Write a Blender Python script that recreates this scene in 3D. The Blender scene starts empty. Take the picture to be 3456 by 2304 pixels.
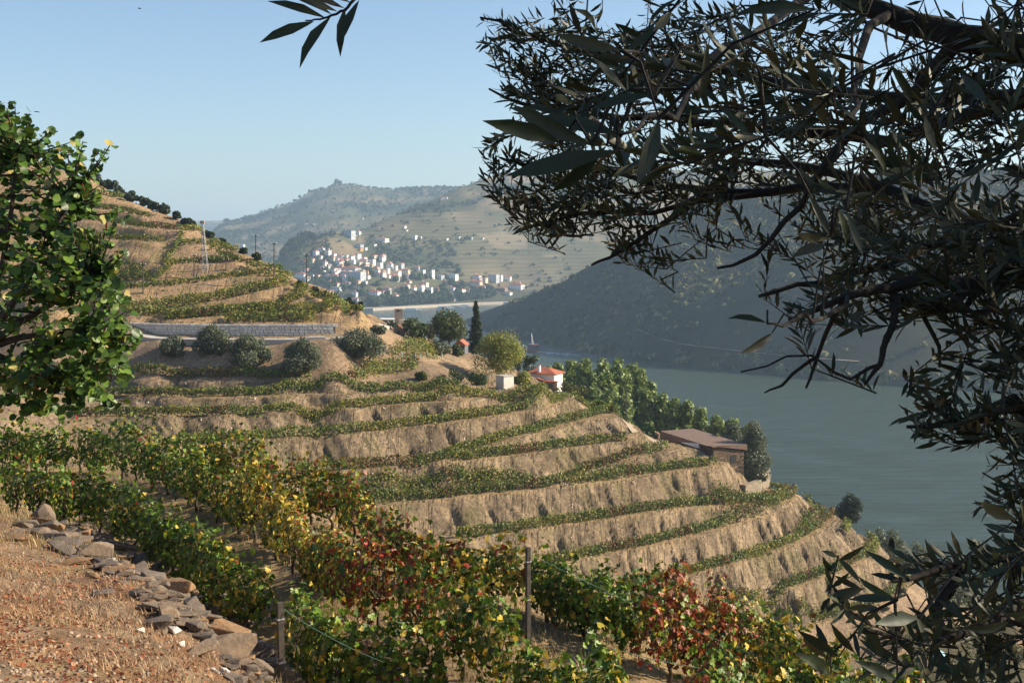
import bpy, bmesh, math, random
import numpy as np
from mathutils import Vector, Matrix, Quaternion

random.seed(7)
RNG = np.random.default_rng(11)
scene = bpy.context.scene
COL = scene.collection

# ------------------------------------------------------------------ camera
# the photo is 3456 x 2304; F is the focal length in photo pixels, the
# camera looks level along +Y from 90 m above the river, with a vertical shift
F, CX, YH, HC = 4203.0, 1728.0, 823.0, 90.0
cam_d = bpy.data.cameras.new('camera')
cam = bpy.data.objects.new('camera', cam_d)
COL.objects.link(cam)
cam.location = (0, 0, HC)
cam.rotation_euler = (math.radians(90), 0, 0)
cam_d.sensor_width = 36.0
cam_d.lens = 36.0 * F / 3456.0
cam_d.shift_y = -(1152.0 - YH) / 3456.0
cam_d.clip_start = 0.05
cam_d.clip_end = 20000
scene.camera = cam

# ------------------------------------------------------------------ light
SUN_AZ, SUN_EL = 84.0, 29.0            # azimuth to the right of the view axis
saz, sel = math.radians(SUN_AZ), math.radians(SUN_EL)
SUN_DIR = Vector((math.sin(saz) * math.cos(sel), math.cos(saz) * math.cos(sel), math.sin(sel)))
world = bpy.data.worlds.new('World')
scene.world = world
world.use_nodes = True
wn = world.node_tree
bg = wn.nodes['Background']
sky = wn.nodes.new('ShaderNodeTexSky')
sky.sky_type = 'NISHITA'
sky.sun_disc = False
sky.sun_elevation = sel
sky.sun_rotation = saz
sky.altitude = 100
sky.air_density = 1.0
sky.dust_density = 0.8
sky.ozone_density = 3.0
wn.links.new(sky.outputs[0], bg.inputs['Color'])
bg.inputs['Strength'].default_value = 0.084
sun_d = bpy.data.lights.new('sun', 'SUN')
sun_d.energy = 5.0
sun_d.angle = math.radians(0.6)
sun_d.color = (1.0, 0.87, 0.66)
sun = bpy.data.objects.new('sun', sun_d)
COL.objects.link(sun)
sun.rotation_euler = (-SUN_DIR).to_track_quat('-Z', 'Y').to_euler()
sun.location = (60, 0, 160)
scene.view_settings.view_transform = 'Standard'
scene.view_settings.look = 'None'
scene.view_settings.gamma = 1.0
scene.view_settings.exposure = 0.97
scene.view_settings.use_curve_mapping = False
scene.render.engine = 'CYCLES'
scene.cycles.use_denoising = True
scene.cycles.max_bounces = 6
scene.cycles.diffuse_bounces = 3
scene.cycles.glossy_bounces = 3
scene.cycles.transmission_bounces = 3
scene.cycles.volume_bounces = 1
scene.cycles.transparent_max_bounces = 4
scene.cycles.caustics_reflective = False
scene.cycles.caustics_refractive = False

# ------------------------------------------------------------------ helpers
def tag(o, label=None, cat=None, group=None, kind=None):
    if label: o['label'] = label
    if cat: o['category'] = cat
    if group: o['group'] = group
    if kind: o['kind'] = kind
    return o

def obj(name, mesh, parent=None, loc=None, mat=None, world_coords=True):
    o = bpy.data.objects.new(name, mesh)
    COL.objects.link(o)
    if mat is not None and mesh is not None and not mesh.materials:
        mesh.materials.append(mat)
    if parent is not None:
        o.parent = parent
    if loc is not None:
        o.location = loc
    return o

def empty(name, loc, rz=0.0):
    o = bpy.data.objects.new(name, None)
    COL.objects.link(o)
    o.empty_display_size = 0.2
    o.location = loc
    o.rotation_euler = (0, 0, rz)
    return o

def mesh_np(name, V, Fc, col=None, smooth=False):
    """mesh from numpy arrays; Fc is (m,k) with one k; col is (n,3) per vertex"""
    V = np.asarray(V, dtype=np.float32).reshape(-1, 3)
    Fc = np.asarray(Fc, dtype=np.int32)
    m, k = Fc.shape
    me = bpy.data.meshes.new(name)
    me.vertices.add(len(V))
    me.vertices.foreach_set('co', V.ravel())
    me.loops.add(m * k)
    me.loops.foreach_set('vertex_index', Fc.ravel())
    me.polygons.add(m)
    me.polygons.foreach_set('loop_start', np.arange(0, m * k, k, dtype=np.int32))
    me.polygons.foreach_set('loop_total', np.full(m, k, dtype=np.int32))
    if smooth:
        me.polygons.foreach_set('use_smooth', np.ones(m, dtype=bool))
    me.update(calc_edges=True)
    if col is not None:
        at = me.color_attributes.new('Col', 'FLOAT_COLOR', 'POINT')
        c4 = np.ones((len(V), 4), dtype=np.float32)
        c4[:, :3] = col
        at.data.foreach_set('color', c4.ravel())
    return me

class MB:
    """small mesh builder: boxes, tubes, prisms joined into ONE mesh"""
    def __init__(s):
        s.v, s.f, s.c = [], [], []
    def add(s, vs, fs, col=None):
        b = len(s.v)
        s.v += [tuple(p) for p in vs]
        s.f += [tuple(b + i for i in f) for f in fs]
        s.c += [col or (0.5, 0.5, 0.5)] * len(vs)
    def box(s, c, d, rz=0.0, col=None, taper=1.0):
        cx, cy, cz = c; dx, dy, dz = d[0] / 2, d[1] / 2, d[2] / 2
        ca, sa = math.cos(rz), math.sin(rz)
        vs = []
        for z, k in ((-dz, 1.0), (dz, taper)):
            for x, y in ((-dx, -dy), (dx, -dy), (dx, dy), (-dx, dy)):
                x *= k; y *= k
                vs.append((cx + x * ca - y * sa, cy + x * sa + y * ca, cz + z))
        s.add(vs, [(3, 2, 1, 0), (4, 5, 6, 7), (0, 1, 5, 4), (1, 2, 6, 5), (2, 3, 7, 6), (3, 0, 4, 7)], col)
    def tube(s, pts, rad, n=6, col=None, cap=True):
        pts = [Vector(p) for p in pts]
        if not hasattr(rad, '__len__'):
            rad = [rad] * len(pts)
        rings = []
        up = Vector((0.13, 0.31, 0.94))
        for i, p in enumerate(pts):
            d = (pts[min(i + 1, len(pts) - 1)] - pts[max(i - 1, 0)])
            d = d.normalized() if d.length > 1e-9 else Vector((0, 0, 1))
            x = d.cross(up)
            if x.length < 1e-3: x = d.cross(Vector((1, 0, 0)))
            x.normalize(); y = d.cross(x)
            rings.append([p + (x * math.cos(2 * math.pi * j / n) + y * math.sin(2 * math.pi * j / n)) * rad[i] for j in range(n)])
        vs = [v for r in rings for v in r]
        fs = []
        for i in range(len(rings) - 1):
            for j in range(n):
                a, b = i * n + j, i * n + (j + 1) % n
                fs.append((a, b, b + n, a + n))
        if cap:
            fs.append(tuple(range(n - 1, -1, -1)))
            k = (len(rings) - 1) * n
            fs.append(tuple(k + j for j in range(n)))
        s.add(vs, fs, col)
    def mesh(s, name, smooth=False, col=False):
        me = bpy.data.meshes.new(name)
        me.from_pydata(s.v, [], s.f)
        me.update()
        if smooth:
            for p in me.polygons: p.use_smooth = True
        if col:
            at = me.color_attributes.new('Col', 'FLOAT_COLOR', 'POINT')
            for i, c in enumerate(s.c): at.data[i].color = (*c, 1)
        return me

# numpy value noise ---------------------------------------------------------
def _hash(ix, iy, seed):
    h = (ix.astype(np.int64) * 374761393 + iy.astype(np.int64) * 668265263 + seed * 974634777) & 0x7fffffff
    h = ((h ^ (h >> 13)) * 1274126177) & 0x7fffffff
    h = h ^ (h >> 16)
    return (h & 0xffff) / 65535.0
def vnoise(x, y, seed=0):
    x = np.asarray(x, float); y = np.asarray(y, float)
    ix = np.floor(x); iy = np.floor(y)
    fx = x - ix; fy = y - iy
    fx = fx * fx * (3 - 2 * fx); fy = fy * fy * (3 - 2 * fy)
    a = _hash(ix, iy, seed); b = _hash(ix + 1, iy, seed)
    c = _hash(ix, iy + 1, seed); d = _hash(ix + 1, iy + 1, seed)
    return (a * (1 - fx) + b * fx) * (1 - fy) + (c * (1 - fx) + d * fx) * fy
def fbm(x, y, oct=4, seed=0):
    s = 0; amp = 0.5; tot = 0
    for o in range(oct):
        s = s + amp * vnoise(x * 2 ** o + 17.3 * o, y * 2 ** o - 9.1 * o, seed + o)
        tot += amp; amp *= 0.5
    return s / tot
def sstep(e0, e1, x):
    t = np.clip((x - e0) / (e1 - e0), 0, 1)
    return t * t * (3 - 2 * t)
def pt(px, py, d):
    """world point seen at photo pixel (px,py) at forward distance d"""
    return Vector(((px - CX) / F * d, d, HC - (py - YH) / F * d))

# ------------------------------------------------------------------ materials
def new_mat(name):
    m = bpy.data.materials.new(name)
    m.use_nodes = True
    nt = m.node_tree
    return m, nt, nt.nodes['Principled BSDF']
def nd(nt, t, **kw):
    n = nt.nodes.new(t)
    for k, v in kw.items():
        if k.startswith('i_'):
            n.inputs[k[2:].replace('_', ' ')].default_value = v
        else:
            setattr(n, k, v)
    return n
def simple_mat(name, c1, c2=None, scale=3.0, rough=0.85, bump=0.0, bscale=20.0, spec=0.3, coord='Object'):
    m, nt, b = new_mat(name)
    b.inputs['Roughness'].default_value = rough
    b.inputs['Specular IOR Level'].default_value = spec
    tc = nd(nt, 'ShaderNodeTexCoord')
    nz = nd(nt, 'ShaderNodeTexNoise')
    nz.inputs['Scale'].default_value = scale
    nz.inputs['Detail'].default_value = 6
    nt.links.new(tc.outputs[coord], nz.inputs['Vector'])
    rp = nd(nt, 'ShaderNodeValToRGB')
    rp.color_ramp.elements[0].position = 0.3
    rp.color_ramp.elements[1].position = 0.7
    rp.color_ramp.elements[0].color = (*c1, 1)
    rp.color_ramp.elements[1].color = (*(c2 or tuple(x * 0.75 for x in c1)), 1)
    nt.links.new(nz.outputs['Fac'], rp.inputs['Fac'])
    nt.links.new(rp.outputs['Color'], b.inputs['Base Color'])
    if bump > 0:
        n2 = nd(nt, 'ShaderNodeTexNoise')
        n2.inputs['Scale'].default_value = bscale
        n2.inputs['Detail'].default_value = 5
        nt.links.new(tc.outputs[coord], n2.inputs['Vector'])
        bp = nd(nt, 'ShaderNodeBump')
        bp.inputs['Strength'].default_value = 1.0
        bp.inputs['Distance'].default_value = bump
        nt.links.new(n2.outputs['Fac'], bp.inputs['Height'])
        nt.links.new(bp.outputs['Normal'], b.inputs['Normal'])
    return m
def leaf_mat(name, trans=0.3, rough=0.5, spec=0.35, vein=0.0):
    """leaf colour is the per-vertex Col; light passes partly through"""
    m, nt, b = new_mat(name)
    at = nd(nt, 'ShaderNodeAttribute', attribute_name='Col')
    nz = nd(nt, 'ShaderNodeTexNoise')
    nz.inputs['Scale'].default_value = 9.0
    tc = nd(nt, 'ShaderNodeTexCoord')
    nt.links.new(tc.outputs['Object'], nz.inputs['Vector'])
    mr = nd(nt, 'ShaderNodeMapRange')
    mr.inputs['To Min'].default_value = 0.75
    mr.inputs['To Max'].default_value = 1.25
    nt.links.new(nz.outputs['Fac'], mr.inputs['Value'])
    mx = nd(nt, 'ShaderNodeVectorMath', operation='SCALE')
    nt.links.new(at.outputs['Color'], mx.inputs[0])
    nt.links.new(mr.outputs['Result'], mx.inputs['Scale'])
    nt.links.new(mx.outputs[0], b.inputs['Base Color'])
    b.inputs['Roughness'].default_value = rough
    b.inputs['Specular IOR Level'].default_value = spec
    if trans > 0:
        tr = nd(nt, 'ShaderNodeBsdfTranslucent')
        nt.links.new(mx.outputs[0], tr.inputs['Color'])
        ms = nd(nt, 'ShaderNodeMixShader')
        ms.inputs[0].default_value = trans
        nt.links.new(b.outputs[0], ms.inputs[1])
        nt.links.new(tr.outputs[0], ms.inputs[2])
        nt.links.new(ms.outputs[0], nt.nodes['Material Output'].inputs['Surface'])
    return m
# ------------------------------------------------------------------ terrain
# terrace edges of the middle slope, traced along each bench lip: (px, py);
# each is level, so its drop below the camera fixes its distance
def lvl(*pairs):
    xs = [p[0] for p in pairs]; ds = [p[1] for p in pairs]
    return lambda px: np.interp(px, xs, ds)
LEV = [lvl((0, 19.0), (1050, 19.2), (1180, 20.0), (1250, 20.7)), lvl((0, 20.7), (1300, 20.7), (1480, 20.9), (1560, 21.2), (1800, 22.3)), lvl((0, 22.5), (1200, 22.3)),
       lvl((753, 25.1), (1200, 25.1), (1780, 24.3)), lvl((1440, 28.9), (1525, 28.3), (1610, 27.74), (1695, 27.2), (1823, 26.9), (2074, 26.6)), lvl((0, 29.0), (1600, 28.9)),
       lvl((1840, 32.9), (1967, 31.73), (2055, 31.16), (2161, 30.5), (2268, 30.3)), lvl((0, 32.6), (1800, 32.9)), lvl((2013, 36.8), (2225, 37.0), (2395, 37.6), (2540, 38.6), (2700, 40.4)),
       lvl((0, 40.4)), lvl((0, 44.3)), lvl((0, 48.7)), lvl((0, 53.6))]
EDGE = [
 [(260,1281),(413,1283),(583,1287),(753,1290),(923,1291),(1050,1289)],
 [(298,1338),(455,1340),(625,1344),(838,1339),(1050,1330),(1200,1325),(1355,1319),(1480,1317),(1560,1320)],
 [(413,1408),(583,1408),(753,1404),(965,1392),(1200,1381),(1270,1372),(1440,1359),(1610,1347),(1780,1332),(1844,1324)],
 [(600,1502),(753,1493),(838,1491),(1008,1478),(1200,1466),(1270,1457),(1440,1438),(1610,1415),(1780,1387),(1865,1370),(1929,1350)],
 [(1525,1542),(1610,1517),(1695,1491),(1823,1459),(1950,1425),(2074,1392)],
 [(1000,1604),(1185,1589),(1312,1580),(1483,1566),(1653,1549),(1823,1527),(1950,1510),(2089,1495),(2132,1489)],
 [(1967,1600),(2055,1572),(2161,1538),(2268,1517)],
 [(1200,1712),(1372,1695),(1483,1685),(1653,1668),(1823,1653),(2013,1632),(2225,1598),(2353,1581),(2429,1572)],
 [(1550,1824),(1704,1804),(1823,1787),(1950,1768),(2013,1761),(2225,1727),(2395,1710),(2540,1702)],
 [(1850,1912),(1983,1887),(2183,1848),(2353,1808),(2480,1774),(2624,1730),(2687,1699),(2703,1672)],
 [(2150,1990),(2327,1948),(2480,1906),(2650,1852),(2759,1802),(2804,1766),(2827,1742)],
 [(2400,2075),(2548,2033),(2669,1991),(2804,1941),(2894,1910),(2950,1875),(2968,1840)],
 [(2600,2150),(2791,2101),(2894,2071),(2961,2049),(3040,2005),(3085,1960)],
]
ctl = []                      # (px, py, distance)
for L, E in zip(LEV, EDGE):
    for i in range(len(E)):
        for k in (0,):
            px = E[i][0] + (E[i + 1][0] - E[i][0]) * k if k else E[i][0]
            py = E[i][1] + (E[i + 1][1] - E[i][1]) * k if k else E[i][1]
            D = float(L(px))
            ctl.append((px, py, D * F / (py - YH)))
def cz(px, d, drop):          # control point from distance and drop
    ctl.append((px, YH + drop / d * F, d))
# road along the foot of the upper hill and bench above its wall
for px, py in ((-300,1128),(0,1128),(290,1130),(540,1140),(770,1143),(1000,1143),(1125,1142)):
    ctl.append((px, py, 14.0 * F / (py - YH)))
    ctl.append((px, py + 10, 14.0 * F / (py - YH) - 4.0))
cz(1190, 197, 14.2); cz(1240, 215, 14.3); cz(1290, 226, 15.0)
HB, HS = 190.0, 0.50          # the upper hill: rises HS per metre from behind the wall
def hill_d(py):
    q = -(py - YH) / F
    return (12.2 + HS * HB) / (HS - q)
SKYL = [(-300,380),(0,480),(100,535),(300,608),(450,690),(620,752),(800,856),(920,904),(1020,962),(1130,1002),(1210,1036)]
for px, py in SKYL:
    d = hill_d(py); q = -(py - YH) / F
    ctl.append((px, py, d))
    ctl.append((px, py + 16, d * 1.06)); ctl.append((px, py + 90, d * 1.16)); ctl.append((px, py + 240, d * 1.32))
for px, py in ((-300,1080),(-300,900),(-300,600),(0,1080),(0,960),(0,800),(0,640),(200,1070),(200,900),(200,700),(400,1070),(400,950),(400,800),
               (600,1070),(600,950),(600,850),(800,1070),(800,980),(800,910),(950,1070),(950,1000),(1080,1075),(1080,1040)):
    ctl.append((px, py, hill_d(py)))
# the saddle with garden, yard, hut and houses, then down to the river
for px, d, D in ((1235,232,13.0),(1300,194,16.0),(1400,196,17.6),(1250,189,16.4),(1500,203,19.0),(1345,230,16.0),(1480,231,18.0),(1560,232,20.0),(1605,231,20.5),
                 (1430,190,19.0),(1520,198,19.8),(1600,192,21.4),(1700,191,22.2),(1760,196,23.0),(1830,236,26.8),(1900,222,27.5),(1960,215,29.0),
                 (1300,268,18.0),(1500,268,27),(1700,268,34),(1900,268,42),
                 (2110,196,27.4),(2190,191,29.5),(2270,194,31.6),(2340,200,34),(2420,184,32.6),(2500,190,34.0),(2560,192,36),(2600,198,38.8),
                 (2010,232,36),(2100,270,50),(2200,222,39),(2300,235,44),(2300,270,56),(2450,215,43),(2600,225,50),(2600,270,63),(2800,225,53),(2760,213,47.5),
                 (2800,270,68),(2900,215,52),(3000,225,59),(3000,270,72),(3100,215,60),(3250,200,61),(3250,270,78),(3456,190,61),(3456,230,70),(3456,270,80),(4000,200,66),(4000,270,84)):
    cz(px, d, D)
# gully between the near field and the middle slope (hidden) and the scrub low on the right
for px, d, D in ((-900,60,7.5),(-900,120,14),(-900,170,16),(0,62,9.5),(0,100,16),(0,135,19.5),(0,158,19.0),(300,60,10),(300,100,18),(300,135,22.5),(700,52,9.6),(700,90,18),(700,130,24.5),(1000,46,9.6),(1000,90,21),
                 (1000,130,28),(1300,42,10),(1300,90,25),(1300,130,33),(1700,40,11),(1700,70,23),(1700,110,34),(1700,140,38.6),(2100,38,11.5),
                 (2100,70,25.5),(2100,110,39),(2100,140,44.5),(2500,36,12.2),(2500,70,27),(2500,110,42),(2500,140,50),(2900,35,12.6),(2900,60,22),(2900,81,28),
                 (2900,110,38),(2900,145,50),(3165,80,27.0),(3165,110,36.2),(3165,140,45.0),(3208,163,50.5),(3208,180,54.5),(3456,60,21.5),(3456,81,27.8),(3456,110,37),(3456,145,47),
                 (3456,170,55),(4000,60,23),(4000,100,36),(4000,150,52)):
    cz(px, d, D)
# near ground: the bank under the camera, the crumbled wall, the vine field
for px, d, D in ((0,9.2,3.24),(0,13,3.95),(0,20,5.1),(0,27,6.0),(400,11,3.88),(300,14.5,4.42),(250,20,5.4),(150,29,6.46),(400,24,6.15),(600,20.5,5.74),(780,17.5,5.52),(800,14.8,5.2),
                 (870,19.6,7.2),(690,22.6,7.25),(480,26.5,7.3),(260,31,7.35),(0,34,7.3),(-400,20,4.6),(-400,30,6.2),(-400,12,3.3),(-400,40,7.2),(-900,20,4.0),(-900,35,5.8),
                 (0,45,7.8),(485,38,7.6),(955,30,7.4),(955,36,7.42),(820,38.8,7.45),(560,43,7.6),(1117,33.4,7.4),(1322,28.8,7.42),(1470,27,7.48),(1660,25.6,7.62),(1950,23.9,7.8),(1200,22,7.4),(1200,31,7.42),(1783,24.7,7.75),(1783,20,7.5),(1783,31,8.6),(2200,20,7.8),(2200,28,8.9),
                 (2700,20,8.2),(2700,26,9.4),(3200,20,8.6),(3200,27,9.9),(3456,22,9.4),(4000,22,9.6),(1200,37,8.3),(2200,32,10.0),
                 (-900,2,1.7),(1728,2,1.7),(4400,2,1.7),(-900,5,2.0),(0,5,2.15),(900,5,2.5),(1728,5,2.7),(2600,5,2.8),(3456,5,2.9),(4400,5,3.0),
                 (900,10,4.0),(1728,10,4.6),(2600,10,4.9),(3456,10,5.1),(4400,10,5.2),(1300,15,6.3),(1728,15,6.4),(2600,15,6.7),(3456,15,7.2),(4400,15,7.3)):
    cz(px, d, D)

C = np.array(ctl)
ca = (C[:, 0] - CX) / F
cl = np.log(C[:, 2])
cq = -(C[:, 1] - YH) / F
S = 2.2                       # azimuth is stretched a little against log distance
P2 = np.stack([ca * S, cl], 1)
def tps_k(r2):
    return np.where(r2 < 1e-12, 0, 0.5 * r2 * np.log(np.maximum(r2, 1e-12)))
n = len(P2)
K = tps_k(((P2[:, None] - P2[None]) ** 2).sum(-1)) + np.eye(n) * 2e-5
A_ = np.zeros((n + 3, n + 3)); A_[:n, :n] = K; A_[:n, n] = 1; A_[:n, n + 1:] = P2; A_[n, :n] = 1; A_[n + 1:, :n] = P2.T
W_ = np.linalg.solve(A_, np.concatenate([cq, np.zeros(3)]))
def tps(a, y):
    """drop of the smooth base surface below the camera (positive down)"""
    sh = np.shape(a); a = np.ravel(a); l = np.log(np.ravel(y)); out = np.empty(len(a))
    for i in range(0, len(a), 20000):
        X = np.stack([a[i:i + 20000] * S, l[i:i + 20000]], 1)
        out[i:i + 20000] = tps_k(((X[:, None] - P2[None]) ** 2).sum(-1)) @ W_[:n] + W_[n] + X @ W_[n + 1:]
    return (-out * np.exp(l)).reshape(sh)

# grid: columns in x/y, rows in forward distance
acol = np.concatenate([np.linspace(-1.3, -0.47, 22)[:-1], np.linspace(-0.47, 0.47, 561), np.linspace(0.47, 1.3, 22)[1:]])
yrow = np.concatenate([np.geomspace(1.2, 60, 150)[:-1], np.linspace(60, 140, 60)[:-1], np.linspace(140, 232, 256)[:-1], np.linspace(232, 275, 44)[:-1],
                       np.geomspace(275, 1650, 110)[:-1], np.geomspace(1650, 2800, 90)[:-1], np.geomspace(2800, 10500, 70)])
NA, NY = len(acol), len(yrow)
Y_, A2 = np.meshgrid(yrow, acol, indexing='ij')      # [row, col]
X_ = A2 * Y_
PXg = A2 * F + CX
jn = int(np.searchsorted(yrow, 275))                 # rows below use the near surface
Dn = np.empty((NY, NA))
ri = np.unique(np.concatenate([np.arange(0, jn + 1, 4), [jn]])); ci = np.unique(np.concatenate([np.arange(0, NA, 4), [NA - 1]]))
co = tps(np.broadcast_to(acol[ci][None], (len(ri), len(ci))), np.broadcast_to(yrow[ri][:, None], (len(ri), len(ci)))) / yrow[ri][:, None]
t1 = np.stack([np.interp(acol, acol[ci], r) for r in co])
ly = np.log(yrow[:jn + 1])
Dn[:jn + 1] = np.stack([np.interp(ly, ly[ri], t1[:, j]) for j in range(NA)], 1) * yrow[:jn + 1, None]

# ---- middle slope cut into benches and banks
base = Dn[:jn + 1].copy()
yy, xx, px_ = Y_[:jn + 1], X_[:jn + 1], PXg[:jn + 1]
wmask = sstep(118, 130, yy) * (1 - sstep(236, 246, yy)) * sstep(60, 250, px_)
levs = [L(px_) for L in LEV]
along = xx * 0.72 + yy * 0.69                        # along the contour
wob = fbm(along * 0.35, base * 0.08, 3, 5) - 0.5
g1 = vnoise(along * 0.85, base * 0.10, 21)
gul = sstep(0.60, 0.74, g1)       # occasional deep gullies
g2 = fbm(along * 2.2, base * 0.22, 2, 33) - 0.5
patch = sstep(0.35, 0.62, fbm(along * 0.045 + 3, base * 0.3, 2, 77))
terr = base.copy()
bench = np.zeros_like(base); riser = np.zeros_like(base)
for k in range(1, len(levs)):
    up, lo = levs[k - 1], levs[k]
    dl = lo - up
    m = (base >= up) & (base < lo) & (dl > 0.12)
    t = np.where(m, (lo - base) / np.maximum(dl, 1e-3), 0)
    b = np.clip(1.75 / np.maximum(dl * 1.35, 0.1), 0.15, 0.46)
    tr = np.clip((t - b) / (1 - b), 0, 1)
    env = np.sin(np.pi * np.clip(tr, 0, 1)) ** 0.7
    notch = env * (gul * (0.22 + 0.78 * patch) * 0.62 + g2 * 0.42 + wob * 0.08) * np.minimum(1, dl / 2.5)
    z = lo - (tr - notch * 0.66) * dl
    z = np.where(t < b, lo - 0.06 * t / b * 2.0, z)
    lip = -np.exp(-((t - 0.03) / 0.05) ** 2) * 0.16 * np.minimum(1, dl / 2.0)
    terr = np.where(m, z + lip, terr)
    bench = np.where(m & (t < b), 1, bench)
    riser = np.where(m & (t >= b), tr, riser)
Dn[:jn + 1] = base * (1 - wmask) + terr * wmask
bench *= wmask; isr = (riser > 0) * wmask

# ---- far profile: features along the distance for stations in px
def st(tab, px):
    t = np.array(tab, float)
    return np.interp(px, t[:, 0], t[:, 1]), np.interp(px, t[:, 0], t[:, 2])
pxc = acol * F + CX
far = []
far.append((np.full(NA, 275.0), HC - Dn[jn]))
far.append(st([(-4000,800,-3),(900,760,-3),(1230,600,-3),(1500,470,-3),(1900,400,-3),(2300,370,-3),(2700,340,-3),(3456,332,-3),(8000,330,-3)], pxc))
far.append(st([(-4000,850,-8),(900,800,-8),(1230,660,-8),(1500,540,-8),(1900,480,-8),(2300,450,-8),(2700,430,-8),(3456,420,-8),(8000,420,-8)], pxc))
sh = [(-4000,1400,-8),(1540,1400,-8),(1566,1400,-2),(1600,1330,-1),(1666,1262,-1),(1750,1190,-1),(1916,1060,-1),(2165,950,-1),(2415,893,-1),(2747,826,-1),(3100,780,-1),(3456,746,-1),(8000,700,-1)]
cr = [(-4000,1440,-8),(1540,1440,-8),(1566,1440,2),(1600,1400,12),(1640,1380,22),(1750,1262,42),(1900,1215,62),(2000,1205,77),(2160,1188,102),(2300,1195,132),(2450,1210,156),(2750,1160,162),(3100,1119,165),(3456,1092,168),(8000,1050,180)]
s1, z1 = st(sh, pxc); c1, zc1 = st(cr, pxc)
far.append((s1 - 25, np.full(NA, -8.0)))
far.append((s1, z1))
sp = [(2100,0,0,0,0),(2165,948,24.7,962,23),(2300,935,44,962,40),(2450,950,62,990,56),(2750,960,95,1002,88),(3100,960,120,1005,114),(3456,950,131,995,126),(8000,930,140,975,134)]
sp = np.array(sp, float)
w = sstep(2120, 2200, pxc)
for (iy, iz, fr) in ((1, 2, 0.35), (3, 4, 0.45)):
    ys = np.interp(pxc, sp[1:, 0], sp[1:, iy]); zs = np.interp(pxc, sp[1:, 0], sp[1:, iz])
    yl = s1 + (c1 - s1) * fr; zl = z1 + (zc1 - z1) * fr * 0.97
    far.append((yl * (1 - w) + ys * w, zl * (1 - w) + zs * w))
far.append((c1, zc1))
far.append((c1 + 90, np.where(pxc < 1560, -8, zc1 * 0.55 - 6)))
far.append((c1 + 200, np.where(pxc < 2000, -8, zc1 * 0.45 - 6)))
tsx = [(-4000,1700),(900,1695),(1260,1681),(1400,1743),(1590,1827),(1700,1860),(8000,1900)]
ts = np.interp(pxc, [p[0] for p in tsx], [p[1] for p in tsx])
far.append((ts + 2, np.full(NA, -8.0)))
far.append((ts + 15, np.full(NA, 3.2)))
far.append((ts + 60, np.full(NA, 6.5)))
tm = np.interp(pxc, [860, 930, 1000, 1100, 1600, 1700, 1800, 8000], [8, 26, 40, 46, 36, 34, 34, 34])
far.append((ts + 190, tm))
far.append(st([(-4000,1990,18),(860,1980,22),(900,1985,40),(930,1990,60),(973,2010,79),(1015,2030,91),(1065,2070,98),(1103,2100,107),(1157,2150,112),(1214,2250,116),(1355,2400,158),(1472,2480,188),(1589,2550,219),(1706,2600,241),(2000,2700,272),(3456,2800,250),(8000,2800,250)], pxc))
t5 = far[-1]
far.append((t5[0] * 1.14, np.maximum(t5[1] - 60, 14)))
far.append((t5[0] * 1.22, np.maximum(t5[1] - 60, 22)))
far.append(st([(-4000,3500,40),(400,3500,70),(560,3600,106),(709,3700,129),(751,3800,158),(826,3850,169),(981,3900,222),(1046,3950,258),(1121,4000,283),(1168,4000,289),(1294,4000,279),(1402,4000,283),(1518,4000,283),(1700,4000,270),(8000,4000,260)], pxc))
r2 = far[-1]
far.append((r2[0] * 1.2, r2[1] - 60))
far.append(st([(-4000,7000,150),(200,7000,170),(400,7000,182),(560,7000,205),(650,7000,226),(700,7000,234),(760,7000,238),(900,7000,225),(1100,7000,190),(8000,7000,190)], pxc))
far.append((np.full(NA, 10500.0), np.full(NA, 60.0)))
FY = np.array([f[0] for f in far]); FZ = np.array([f[1] for f in far])
FY = np.maximum.accumulate(FY + np.arange(len(FY))[:, None] * 1e-3, axis=0)
Zf = np.empty((NY, NA))
for j in range(NA):
    Zf[:, j] = np.interp(yrow, FY[:, j], FZ[:, j])
# soften along distance and azimuth, keep the shore crisp
Zs = Zf.copy()
for it in range(3):
    Zs[1:-1] = (Zs[:-2] + Zs[1:-1] * 2 + Zs[2:]) / 4
for it in range(10):
    Zs[:, 1:-1] = (Zs[:, :-2] + Zs[:, 1:-1] * 2 + Zs[:, 2:]) / 4
land = sstep(1.0, 8.0, Zf)
Zf = Zf * (1 - land) + Zs * land
amp = np.where(Y_ < 1500, 5.0, np.where(Y_ < 2700, 9.0, 18.0)) * sstep(4, 50, Zf)
wl = np.where(Y_ < 1500, 60.0, np.where(Y_ < 2700, 150.0, 420.0))
nz1 = fbm(X_ / wl, Y_ / wl, 4, 3) - 0.5
Zf = Zf + amp * nz1 * 1.6
ridge = np.abs(fbm(X_ / (wl * 1.7) + 5, Y_ / (wl * 1.7), 3, 9) - 0.5)
Zf = Zf - amp * np.clip(0.12 - ridge, 0, 1) * 7.0 * sstep(300, 600, Y_)
Z = np.where(np.arange(NY)[:, None] <= jn, HC - Dn, Zf)
# fine relief on the near ground
nearw = (1 - sstep(60, 110, Y_))
Z += nearw * sstep(2, 6, Y_) * ((fbm(X_ * 0.9, Y_ * 0.9, 4, 41) - 0.5) * 0.30 + (fbm(X_ * 4, Y_ * 4, 3, 43) - 0.5) * 0.07)
midw = sstep(90, 130, Y_) * (1 - sstep(255, 275, Y_))
Z += midw * (fbm(X_ * 0.7, Y_ * 0.7, 4, 47) - 0.5) * np.where((np.arange(NY)[:, None] <= jn), 0.34, 0)

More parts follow.
